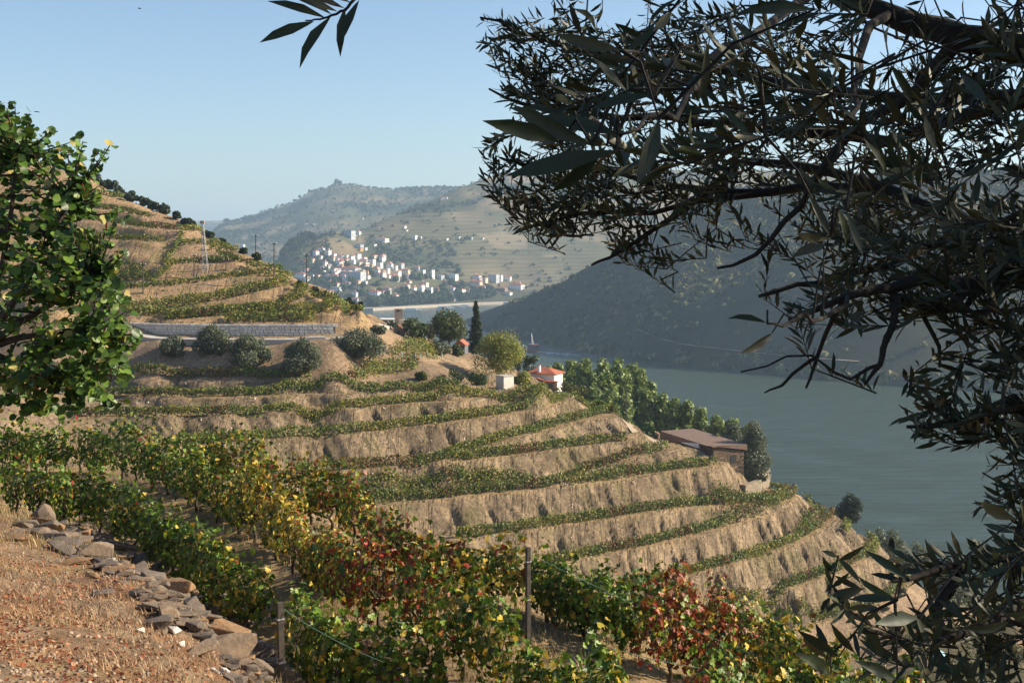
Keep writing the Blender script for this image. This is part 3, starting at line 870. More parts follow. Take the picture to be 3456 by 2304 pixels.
for k, (E, L) in enumerate(zip(EDGE, LEV)):
    E2 = list(E)
    if k == 0: E2 = [(180, 1280)] + E2
    if k == 1: E2 = [(180, 1337)] + E2
    if k == 2: E2 = [(250, 1408)] + E2
    lab = 'vine row on the %s terrace of the brown stepped slope' % names[k]
    wide = 1.0 if k not in (3, 7) else 1.15
    vine_row(lab, 'vine rows on the brown stepped slope', densify(E2, L, 0.85), 1.28 if k > 2 else 1.15, 0.58 * wide, 110, 0.28, 100 + k, 0.13 if k < 5 else 0.08, 0.06 if k < 5 else 0.15)
# second, inner rows where two rows stand side by side
def inner(E, L, k, lab, off=2.2, px0=0, px1=9999, **kw):
    E2 = [e for e in E if px0 <= e[0] <= px1]
    vine_row(lab, 'vine rows on the brown stepped slope', densify(E2, L, off), 1.3, 0.6, 95, 0.30, 200 + k, 0.12, 0.1)
inner(EDGE[7], LEV[7], 1, 'vine row running close behind the eighth row of the brown stepped slope', 2.1, 1200, 2000)
inner(EDGE[9], LEV[9], 2, 'vine row running close behind the tenth row, nearest the river bend', 2.2, 2400, 2800)
# wrap-around rows on the nose of the spur, seen past the crest
for k, pl in enumerate([[(2560,1700),(2620,1680),(2668,1655),(2640,1625),(2600,1605)], [(2700,1800),(2760,1745),(2780,1710),(2760,1680),(2720,1650)], [(2850,1800),(2868,1770),(2850,1735),(2810,1700)],
                        [(2940,1880),(2958,1850),(2950,1815),(2925,1790)], [(1960,1345),(2020,1362),(2075,1380)], [(1935,1330),(2010,1335),(2080,1362)]]):
    pts = [hit(px, py, 150, 270) for px, py in pl]
    vine_row('short vine row, %s over the crest of the spur towards the river' % ordn(k), 'vine rows on the spur crest', [tuple(p) for p in pts], 1.1, 0.6, 75, 0.30, 260 + k, 0.1, 0.1, False)
# three short rows above the first terrace
for k, pl in enumerate([[(1180,1278),(1228,1270),(1338,1256),(1430,1249)], [(1230,1247),(1330,1236),(1440,1228)]]):
    pts = []
    for i in range(len(pl) - 1):
        for t in range(4):
            pts.append(tuple(hit(pl[i][0] + (pl[i+1][0]-pl[i][0])*t/4, pl[i][1] + (pl[i+1][1]-pl[i][1])*t/4, 172, 240)))
    vine_row('short vine row %s the garden, above the first terrace' % ('just below' if k else 'a little below'), 'vine rows below the garden', pts, 1.2, 0.8, 75, 0.3, 280 + k, 0.15, 0.1)
# garden rows with young vines
for k, pl in enumerate([[(1310,1198),(1400,1203),(1500,1215)], [(1330,1182),(1420,1188),(1520,1200)], [(1360,1168),(1440,1172),(1530,1186)]]):
    pts = []
    for i in range(len(pl) - 1):
        for t in range(4):
            pts.append(tuple(hit(pl[i][0] + (pl[i+1][0]-pl[i][0])*t/4, pl[i][1] + (pl[i+1][1]-pl[i][1])*t/4, 184, 250)))
    vine_row('row of young bright vines in the garden, %s from the front' % ordn(k), 'young vine rows in the garden', pts, 1.3, 0.9, 55, 0.3, 290 + k, 0.2, 0.0)
order = sorted(range(len(urow3d)), key=lambda i: sum(p[1] for p in UROWS[i][0]) / len(UROWS[i][0]))
for rank, i in enumerate(order):
    q, cv = urow3d[i]
    big = UROWS[i][0][0][1] > 1030 and len(UROWS[i][0]) > 2
    vine_row('vine row on the ochre hill above the pale wall, %s from the top' % ordn(rank), 'vine rows on the ochre hill', [tuple(p) for p in q],
             1.0 if not big else 1.5, 0.65 if not big else 1.4, 62 if not big else 115, 0.32, 300 + i, 0.14 if not big else 0.30, 0.02, rank % 3 == 0)
# ------------------------------------------------------------------ trees and bushes
OLV = [(0.125, 0.145, 0.085), (0.095, 0.115, 0.062), (0.15, 0.165, 0.10)]
GRN = [(0.070, 0.100, 0.028), (0.050, 0.075, 0.022), (0.095, 0.125, 0.035)]
YGR = [(0.25, 0.265, 0.045), (0.18, 0.21, 0.04), (0.31, 0.28, 0.05)]
DRK = [(0.030, 0.048, 0.022), (0.022, 0.036, 0.018), (0.042, 0.060, 0.026)]
POP = [(0.175, 0.230, 0.055), (0.125, 0.180, 0.046), (0.24, 0.29, 0.07)]
def at_px(px, py, y0, y1=9000): return hit(px, py, y0, y1)
# olive bushes on the bank below the pale wall
for k, (px, top, base, w) in enumerate([(590, 1122, 1205, 78), (705, 1100, 1195, 98), (858, 1124, 1228, 112), (1022, 1130, 1248, 110), (1195, 1118, 1205, 135)]):
    p = at_px(px, base, 172, 190)
    d = p.y; h = (base - top) / F * d * 1.12; r = w / 2 / F * d * 1.35
    where = ['at the left end of the line', 'second in the line', 'in the middle of the line', 'fourth in the line, above the eroded bank', 'widest, at the right end of the line'][k]
    tree('olive_bush', 'grey green olive bush below the pale wall, %s' % where, p, h, r, OLV, 400 + k, 'olive bushes below the pale wall', 'bush', 0.06, 0.28, 420, 34, 'bush', M_LEAF)
# trees along the skyline of the ochre hill
sk = [(110,532,55,46,0),(185,540,36,34,1),(222,555,30,26,1),(318,600,62,34,0),(355,612,55,36,0),(400,632,66,44,0),(440,655,60,40,0),(478,678,58,40,0),(510,700,50,34,0),(548,722,60,40,0),(585,742,46,30,0),(630,768,44,24,0),(700,805,46,26,0),(742,828,40,22,0),
      (817,858,30,26,0),(862,882,34,28,0)]
for k, (px, base, w, h, kind) in enumerate(sk):
    p = at_px(px, base, 188, 262)
    p.y += 1.0; p.z = zg(p.x, p.y)
    d = p.y
    tree('hill_tree', 'dark bushy tree on the ochre hill skyline, %s from the left' % ordn(k), p, h / F * d * 1.15, w / 2 / F * d, GRN if kind else DRK, 430 + k, 'trees on the ochre hill skyline', 'tree', 0.05, 0.42, 130, 13, 'bush' if k > 2 else 'round', M_LEAF)
rb_ = [(1010,966,34,22),(1060,985,30,18),(1180,1035,46,36),(1215,1040,34,38),(1150,1012,34,22),(1100,998,26,16)]
for k, (px, base, w, h) in enumerate(rb_):
    p = at_px(px, base, 186, 240)
    tree('hill_bush', 'low dark bush near the right foot of the ochre hill, %s down the edge' % ordn(k), p, h / F * p.y * 1.1, w / 2 / F * p.y, DRK, 460 + k, 'bushes at the right foot of the ochre hill', 'bush', 0.05, 0.35, 110, 10, 'bush', M_LEAF)
# trees round the houses on the saddle
def T(name, label, px, top, base, w, cs, seed, y0, y1, cat='tree', **kw):
    p = at_px(px, base, y0, y1)
    kw.setdefault('leaf', 0.34)
    big = 1.55 if kw.get('shape') == 'bush' else (1.25 if kw.get('shape', 'round') == 'round' else 1.0)
    if kw.get('shape') == 'bush': kw['dens'] = kw.get('dens', 60) * 2.8
    hh = max((base - top) / F * p.y, HC - (top - YH) / F * p.y - p.z)
    return tree(name, label, p, hh * (1 + (big - 1) * (.6 if big > 1.3 else .25)), w / 2 / F * p.y * big, cs, seed, None, cat, **kw)
T('olive_bush', 'grey green bush at the roadside left of the stone tower', 1265, 1095, 1130, 62, OLV, 500, 188, 240, 'bush', dens=110, nb=10, shape='bush')
T('bush', 'small dark bush beside the white flat roofed building', 1318, 1078, 1108, 34, OLV, 501, 215, 260, 'bush', dens=100, nb=8, shape='bush')
T('tree', 'round green tree beside the red sloping roof', 1400, 1086, 1152, 76, GRN, 502, 210, 262, dens=150, nb=15, trunk=0.15)
T('tree', 'olive green tree between the red roof and the tall leafy tree', 1445, 1098, 1152, 50, OLV, 503, 210, 262, dens=120, nb=10, trunk=0.15)
T('tree', 'tall leafy tree with wide crown in front of the river', 1516, 1064, 1190, 106, [(0.085,0.11,0.035),(0.06,0.08,0.028),(0.12,0.13,0.045)], 504, 205, 262, dens=190, nb=20, trunk=0.28)
T('olive_bush', 'pale rounded olive bush in the garden', 1480, 1148, 1195, 64, OLV, 505, 200, 250, 'bush', dens=110, nb=10, shape='bush')
T('cypress', 'small thin dark cypress behind the tall leafy tree', 1494, 1030, 1110, 13, DRK, 506, 240, 270, dens=90, nb=14, shape='cypress', trunk=0.05, leaf=0.25)
T('shrub', 'dark shrub in shade beneath the tall leafy tree', 1540, 1160, 1200, 50, GRN, 507, 200, 240, 'bush', dens=90, nb=8, shape='bush')
T('willow_tree', 'yellow green tree with a dark trunk beside the white hut', 1682, 1140, 1300, 155, YGR, 508, 186, 215, dens=330, nb=24, trunk=0.30, leaf=0.28, lean=(0.2, 0.4), trunk_r=0.16)
T('shrub', 'yellow green shrub growing around the foot of the white hut', 1752, 1230, 1300, 60, YGR, 509, 190, 225, 'bush', dens=110, nb=8, shape='bush')
T('cypress', 'ragged dark cypress behind the yellow green tree', 1748, 1140, 1250, 26, DRK, 510, 196, 235, dens=90, nb=10, shape='cypress', trunk=0.05)
T('bush', 'wide dark green bush left of the white hut', 1545, 1243, 1298, 140, [(0.055,0.085,0.016),(0.038,0.06,0.014)], 511, 182, 215, 'bush', dens=230, nb=20, shape='bush', leaf=0.26)
T('bush', 'dark bush tucked between the wide bush and the hut', 1610, 1262, 1298, 60, [(0.045,0.07,0.016)], 512, 182, 215, 'bush', dens=100, nb=8, shape='bush', leaf=0.26)
T('bush', 'small yellowish bush at the end of a short vine row', 1432, 1248, 1284, 36, [(0.14,0.15,0.02),(0.10,0.12,0.02)], 513, 176, 215, 'bush', dens=100, nb=8, shape='bush', leaf=0.26)
T('hedge', 'clipped green hedge on the slope below the red roofed house', 1900, 1285, 1328, 95, [(0.10,0.115,0.03),(0.13,0.12,0.035)], 514, 200, 245, 'hedge', dens=150, nb=14, shape='bush', leaf=0.26)
T('tree', 'small tree behind the chimney of the red roofed house', 1795, 1192, 1262, 46, GRN, 515, 240, 268, dens=90, nb=9, trunk=0.2)
T('bush', 'small clipped bush against the stone wall of the house', 1772, 1268, 1300, 30, GRN, 516, 205, 240, 'bush', dens=80, nb=7, shape='bush')
# fir tree: drooping tiers
def fir(label, px, top, base, w, y0, y1, seed):
    p = at_px(px, base, y0, y1)
    rng = np.random.default_rng(seed)
    h = (base - top) / F * p.y; r = w / 2 / F * p.y
    root = empty('fir_tree', p); tag(root, label, 'tree')
    mb = MB(); mb.tube([(0, 0, -.4), (0, 0, h * .5), (0, 0, h)], [h * .022, h * .015, .02], 7)
    obj('trunk', mb.mesh('trunk', True), root, mat=M_BARK)
    P, D, Nn, Sz = [], [], [], []
    nt = 26
    for t in range(nt):
        f = t / nt; z = h * (0.06 + 0.93 * f)
        rr = r * ((1 - f) ** 0.9 * (0.82 + 0.36 * rng.random()) + 0.03)
        for b in range(11):
            a = rng.random() * 6.283; l = rr * rng.uniform(0.7, 1.1)
            for s in np.linspace(0.15, 1, 9):
                P.append((math.cos(a) * l * s, math.sin(a) * l * s, z - 0.18 * l * s + 0.25 * l * s * s * 0.6 - 0.1))
                D.append((math.cos(a + rng.normal() * .6), math.sin(a + rng.normal() * .6), -0.35)); Nn.append((rng.normal() + math.cos(a) * .6, rng.normal() + math.sin(a) * .6, .8)); Sz.append(rng.uniform(.45, .8))
    P = np.array(P); R = frames(np.array(D), np.array(Nn))
    V, Fc, Cc = inst(T_DIA, P, R, np.array(Sz), cols_mix([(0.030, 0.050, 0.018), (0.05, 0.068, 0.025), (0.075, 0.085, 0.03)], len(P), rng))
    obj('crown', mesh_np('crown', V, Fc, Cc), root, mat=M_LEAF)
fir('tall dark fir tree standing against the river', 1606, 1008, 1196, 66, 222, 262, 520)
# poplars on the river bank
pops = [(1880,1215,1370,62,290),(1925,1200,1380,75,300),(1975,1195,1385,85,292),(2030,1192,1390,85,300),(2085,1196,1395,82,290),(2130,1205,1400,80,298),(2165,1228,1410,70,286),(2195,1268,1430,60,280),
        (2235,1320,1480,60,268),(2275,1330,1500,66,262),(2320,1340,1500,66,262),(2365,1362,1530,56,255),(2420,1392,1540,70,250),(2470,1402,1560,66,246),(2520,1425,1580,60,240),(1850,1230,1360,50,282),(2105,1330,1430,70,262),(2005,1300,1420,80,275),(1905,1300,1400,60,270),(2050,1240,1420,80,282),(2180,1300,1450,60,268),(2060,1310,1400,70,262)]
for k, (px, top, base, w, d) in enumerate(pops):
    x = (px - CX) / F * d; z0 = zg(x, d); zt = HC - (top - YH) / F * d
    h = zt - z0
    tree('poplar', 'bushy green riverside tree below the houses, %s in the belt' % ordn(k), Vector((x, d, z0)), h, w / 2 / F * d * 1.45, POP, 540 + k, 'trees on the near river bank', 'tree', 0.05, 0.85, 66, 36, 'poplar', M_LEAF)
# trees further along the bank, in front of the water
T2 = [('olive_tree', 'grey green olive tree against the gable of the stone building', 2548, 1420, 1600, 118, OLV, 172, 192, 'poplar', 170), ('olive_tree', 'pale olive tree behind the roof of the stone building', 2480, 1420, 1540, 80, OLV, 198, 225, 'round', 140),
      ('tree', 'round dark tree on the bank, standing alone against the water', 2870, 1660, 1770, 105, DRK, 205, 245, 'round', 200), ('tree', 'low dark tree on the bank below the olive, against the water', 2740, 1625, 1680, 75, DRK, 212, 250, 'bush', 120),
      ('bush', 'pale feathery bush at the corner below the olive tree', 2560, 1595, 1625, 44, OLV, 190, 230, 'bush', 60)]
for k, (nm, lab, px, top, base, w, cs, y0, y1, shp, dn) in enumerate(T2):
    p = at_px(px, base, y0, y1); d = p.y
    zt = HC - (top - YH) / F * d
    tree(nm, lab, p, max(1.0, zt - p.z), w / 2 / F * d, cs, 580 + k, None, 'bush' if nm == 'bush' else 'tree', 0.12 if shp == 'round' else 0.04, 0.28, dn, 22, shp, M_LEAF)
for k, (px, top, base, w) in enumerate([(2960,1778,1830,80),(3020,1780,1850,90),(3080,1800,1880,90),(3130,1840,1920,80),(3180,1880,1960,90),(3235,1900,1985,90),(3290,1950,2020,90)]):
    d = 225; x = (px - CX) / F * d; z0 = zg(x, d); zt = HC - (top - YH) / F * d
    tree('olive_tree', 'pale grey olive tree on the river side slope, %s along the edge' % ordn(k), Vector((x, d, z0)), max(2.5, zt - z0), w / 2 / F * d, OLV, 600 + k, 'olive trees on the river side slope', 'tree', 0.1, 0.36, 90, 14, 'round', M_LEAF)
# scrub low on the right of the slope
for k, (px, py, w, h) in enumerate([(3000,2150,80,40),(3090,2180,90,44),(3290,2150,110,60),(3380,2120,110,60),(3330,2220,120,60),(3430,2230,100,70),(3060,2250,90,40),(3250,2260,110,40),(3420,2030,110,70),(3350,1990,90,50),(2990,2060,60,24),(3140,2010,70,30),(3040,2000,50,20)]):
    p = at_px(px, py, 55, 200); d = p.y
    tree('scrub_bush', 'low scrub bush on the slope below the olive boughs, %s' % ordn(k), p, h / F * d, w / 2 / F * d, [(0.075,0.085,0.03),(0.11,0.09,0.04),(0.05,0.065,0.025)], 620 + k, 'scrub bushes low on the slope', 'bush', 0.03, 0.16, 120, 10, 'bush', M_LEAF)

# ------------------------------------------------------------------ far scrub masses (one mass each)
def bush_template(seed, nq=16):
    rng = np.random.default_rng(seed)
    d = rdir(nq, rng); d[:, 2] = np.abs(d[:, 2]) * 1.0 + 0.02
    P = d * (0.75 + 0.3 * rng.random((nq, 1))); Nn = d + rdir(nq, rng) * 0.45
    R = frames(np.cross(Nn, rdir(nq, rng)), Nn)
    V, Fc, _ = inst(T_DIA, P, R, np.full(nq, 1.05))
    return V, Fc
def scatter_bushes(name, label, pts, sizes, cols, seed, nq=16):
    rng = np.random.default_rng(seed)
    N = len(pts); Vs, Fs, Cs = [], [], []
    off = 0
    for v in range(4):
        sel = np.arange(v, N, 4)
        a = rng.random(len(sel)) * 6.283
        R = np.zeros((len(sel), 3, 3)); R[:, 0, 0] = np.cos(a); R[:, 0, 1] = -np.sin(a); R[:, 1, 0] = np.sin(a); R[:, 1, 1] = np.cos(a); R[:, 2, 2] = 1
        V, Fc, Cc = inst(bush_template(seed + v, nq), pts[sel], R, sizes[sel], cols[sel])
        Vs.append(V); Fs.append(Fc + off); Cs.append(Cc); off += len(V)
    o = obj(name, mesh_np(name, np.concatenate(Vs), np.concatenate(Fs), np.concatenate(Cs)), mat=M_FAR)
    tag(o, label, 'scrub', None, 'stuff')
    return o
rng = np.random.default_rng(5)
n = 26000
a = rng.uniform(-0.06, 0.47, n); y = rng.uniform(700, 1300, n); x = a * y; z = zgv(x, y)
den = 0.25 + 0.75 * sstep(0.40, 0.60, fbm(x * 0.016, y * 0.016, 4, 91))
near_sp = (a > 0.104) & (y < np.interp(a * F + CX, sp[1:, 0], sp[1:, 3]))
den = np.where(near_sp, den * 0.30, den)
den = np.where(z < 6, 1.0, den)
ok = (z > 0.4) & (rng.random(n) < den * 0.52)
x, y, z = x[ok], y[ok], z[ok]; m = len(x)
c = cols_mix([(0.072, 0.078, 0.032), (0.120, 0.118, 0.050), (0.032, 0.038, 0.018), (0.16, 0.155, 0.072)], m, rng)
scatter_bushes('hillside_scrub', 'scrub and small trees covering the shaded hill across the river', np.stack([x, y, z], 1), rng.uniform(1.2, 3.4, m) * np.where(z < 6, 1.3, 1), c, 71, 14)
n = 16000
a = rng.uniform(-0.24, 0.16, n); y = rng.uniform(1720, 2900, n); x = a * y; z = zgv(x, y)
den = 0.10 + 0.9 * sstep(0.50, 0.62, fbm(x * 0.008 + 40, y * 0.008, 4, 85))
den = np.where((a * F + CX < 1110) & (y > 1850), 1.0, den)
ok = (z > 7) & (rng.random(n) < den * 0.6)
x, y, z = x[ok], y[ok], z[ok]; m = len(x)
c = cols_mix([(0.042, 0.056, 0.026), (0.060, 0.072, 0.034), (0.03, 0.042, 0.022)], m, rng)
scatter_bushes('hillside_scrub', 'scrub and groves scattered over the slopes around the town', np.stack([x, y, z], 1), rng.uniform(2.0, 5.0, m), c, 73, 10)
n = 9000
a = rng.uniform(-0.30, 0.10, n); y = rng.uniform(2900, 4150, n); x = a * y; z = zgv(x, y)
ok = (rng.random(n) < 0.15 + 0.85 * sstep(0.48, 0.62, fbm(x * 0.005, y * 0.005, 4, 95)))
x, y, z = x[ok], y[ok], z[ok]; m = len(x)
c = cols_mix([(0.045, 0.058, 0.028), (0.065, 0.075, 0.036)], m, rng)
scatter_bushes('hillside_scrub', 'woods and scrub on the hazy ridge behind the town', np.stack([x, y, z], 1), rng.uniform(3.5, 8.0, m), c, 75, 8)
# single trees on the hazy ridge
for k, (px, w, h) in enumerate([(1141, 26, 24), (1046, 12, 14), (1012, 9, 11), (1126, 9, 10), (1500, 14, 10), (1360, 10, 8), (765, 26, 14)]):
    zc_ = zcol(px); sel = (yrow > 3300) & (yrow < 4400); kk = np.nonzero(sel)[0][np.argmax(((zc_ - HC) / yrow)[sel])]
    d = yrow[kk]; p = Vector(((px - CX) / F * d, d, zc_[kk] - 1))
    tree('ridge_tree', 'lone tree on the hazy ridge, %s' % ['largest, on the summit', 'on the left shoulder of the summit', 'left of the shoulder tree', 'close left of the summit tree', 'near the right end of the ridge', 'between summit and right end', 'at the far left foot of the ridge'][k], p, h / F * d, w / 2 / F * d, DRK, 660 + k, 'lone trees on the hazy ridge', 'tree', 0.2, 3.0, 60, 9, 'round', M_FAR)
# ------------------------------------------------------------------ building materials
M_WHITE = simple_mat('white_render', (0.86, 0.85, 0.82), (0.78, 0.77, 0.74), 0.6, 0.85)
M_CREAM = simple_mat('cream_render', (0.66, 0.57, 0.42), (0.58, 0.50, 0.37), 0.6, 0.85)
M_GREYR = simple_mat('grey_render', (0.50, 0.52, 0.54), (0.42, 0.44, 0.46), 0.5, 0.85)
M_ORANGE = simple_mat('orange_render', (0.72, 0.42, 0.16), (0.62, 0.36, 0.14), 0.6, 0.85)
M_BROWNW = simple_mat('brown_render', (0.30, 0.21, 0.16), (0.24, 0.17, 0.13), 0.5, 0.9)
M_TILE = simple_mat('red_tile', (0.42, 0.13, 0.075), (0.31, 0.10, 0.06), 1.2, 0.85, 0.05, 6)
M_TILE2 = simple_mat('brown_tile', (0.34, 0.15, 0.10), (0.25, 0.12, 0.085), 1.0, 0.9, 0.05, 6)
M_FLAT = simple_mat('flat_roof', (0.42, 0.42, 0.42), (0.34, 0.34, 0.34), 0.5, 0.9)
M_GLASS = simple_mat('dark_window', (0.035, 0.045, 0.055), (0.05, 0.06, 0.07), 2.0, 0.2, 0, 1, 0.5)
M_CONC = simple_mat('concrete', (0.46, 0.43, 0.39), (0.36, 0.33, 0.30), 1.5, 0.9, 0.02, 12)
M_WOOD = simple_mat('grey_wood', (0.10, 0.085, 0.07), (0.05, 0.042, 0.035), 9, 0.9, 0.01, 60)
M_METAL = simple_mat('galvanised', (0.45, 0.46, 0.46), (0.36, 0.37, 0.37), 2, 0.5)
M_BLACK = simple_mat('dark_iron', (0.03, 0.03, 0.032), (0.02, 0.02, 0.02), 4, 0.6)
def stone_wall_mat(name, cs, mortar, scale=2.4, bump=0.05, ratio=(1.0, 1.0, 2.0)):
    """coursed rubble: stretched cells with dark joints, for walls too far off to build stone by stone"""
    m, nt, b = new_mat(name)
    b.inputs['Roughness'].default_value = 0.92; b.inputs['Specular IOR Level'].default_value = 0.15
    tc = nd(nt, 'ShaderNodeTexCoord'); mp = nd(nt, 'ShaderNodeMapping'); mp.inputs['Scale'].default_value = tuple(scale * r for r in ratio)
    nt.links.new(tc.outputs['Object'], mp.inputs['Vector'])
    v1 = nd(nt, 'ShaderNodeTexVoronoi', feature='F1'); v1.inputs['Scale'].default_value = 1.0
    v2 = nd(nt, 'ShaderNodeTexVoronoi', feature='DISTANCE_TO_EDGE'); v2.inputs['Scale'].default_value = 1.0
    nt.links.new(mp.outputs[0], v1.inputs['Vector']); nt.links.new(mp.outputs[0], v2.inputs['Vector'])
    rp = nd(nt, 'ShaderNodeValToRGB')
    el = rp.color_ramp.elements
    el[0].color = (*cs[0], 1); el[1].color = (*cs[-1], 1)
    for k, c in enumerate(cs[1:-1]):
        e = el.new((k + 1) / (len(cs) - 1)); e.color = (*c, 1)
    sx = nd(nt, 'ShaderNodeSeparateColor'); nt.links.new(v1.outputs['Color'], sx.inputs[0]); nt.links.new(sx.outputs[0], rp.inputs['Fac'])
    jr = nd(nt, 'ShaderNodeMapRange'); jr.inputs['From Min'].default_value = 0.0; jr.inputs['From Max'].default_value = 0.10
    nt.links.new(v2.outputs['Distance'], jr.inputs['Value'])
    mx = nd(nt, 'ShaderNodeMix', data_type='RGBA'); mx.inputs[6].default_value = (*mortar, 1)
    nt.links.new(jr.outputs['Result'], mx.inputs[0]); nt.links.new(rp.outputs['Color'], mx.inputs[7]); nt.links.new(mx.outputs[2], b.inputs['Base Color'])
    bp = nd(nt, 'ShaderNodeBump'); bp.inputs['Distance'].default_value = bump
    nt.links.new(jr.outputs['Result'], bp.inputs['Height']); nt.links.new(bp.outputs['Normal'], b.inputs['Normal'])
    return m
M_SCHIST = stone_wall_mat('schist_masonry', [(0.20, 0.14, 0.095), (0.12, 0.085, 0.06), (0.27, 0.19, 0.125)], (0.055, 0.042, 0.032), 2.3, 0.06)
M_RUBBLE = stone_wall_mat('rubble_masonry', [(0.34, 0.27, 0.19), (0.22, 0.17, 0.12), (0.42, 0.34, 0.24)], (0.26, 0.21, 0.15), 1.9, 0.05, (1, 1, 1.4))

def gable_roof(w, d, h0, rise, ov=0.35, hip=True, th=0.18):
    """roof over a w x d box whose eaves are at h0; ridge along x"""
    x, y = w / 2 + ov, d / 2 + ov
    hx = max(0.05, x - y * (1.0 if hip else 0.0)) if hip else x
    mb = MB()
    lo = [(-x, -y, h0), (x, -y, h0), (x, y, h0), (-x, y, h0)]
    up = [(a, b, c + th) for a, b, c in lo]
    r = [(-hx, 0, h0 + th + rise), (hx, 0, h0 + th + rise)]
    vs = lo + up + r
    fs = [(3, 2, 1, 0), (0, 1, 5, 4), (1, 2, 6, 5), (2, 3, 7, 6), (3, 0, 4, 7), (4, 5, 9, 8), (5, 6, 9), (6, 7, 8, 9), (7, 4, 8)]
    mb.add(vs, fs)
    return mb.mesh('roof')
WIN = None
def window_mesh():
    global WIN
    if WIN is None:
        mb = MB(); mb.box((0, 0, 0), (1, 0.12, 1)); WIN = mb.mesh('window'); WIN.materials.append(M_GLASS)
    return WIN
def building(name, label, cat, group, base, w, d, h, rz, wall=M_WHITE, roof='hip', roofm=M_TILE, rise=None, win=(3, 2), wsize=(1.0, 1.2), sidewin=1, flat_m=M_FLAT):
    root = empty(name, base, rz); tag(root, label, cat, group)
    mb = MB(); mb.box((0, 0, h / 2 - 1.5), (w, d, h + 3.0))
    obj('wall', mb.mesh('wall'), root, mat=wall)
    if roof == 'flat':
        m2 = MB(); m2.box((0, 0, h + 0.20), (w + 0.5, d + 0.5, 0.36)); obj('roof', m2.mesh('roof'), root, mat=flat_m)
    else:
        obj('roof', gable_roof(w, d, h, rise or min(w, d) * 0.22, 0.4, roof == 'hip'), root, mat=roofm)
    nx, nz = win
    for i in range(nx):
        for k in range(nz):
            o = obj('window', window_mesh(), root)
            o.location = (-w / 2 + w * (i + 0.5) / nx, -d / 2 - 0.02, h * (k + 0.55) / nz)
            o.scale = (min(wsize[0], w / nx * 0.6), 1, min(wsize[1], h / nz * 0.55))
    for k in range(min(sidewin * nz, 3)):
        o = obj('window', window_mesh(), root)
        o.location = (w / 2 + 0.02, d * (-0.15 if k % 2 else 0.15), h * (k % nz + 0.55) / nz); o.rotation_euler = (0, 0, math.pi / 2)
        o.scale = (min(wsize[0], d * 0.25), 1, min(wsize[1], h / nz * 0.55))
    return root

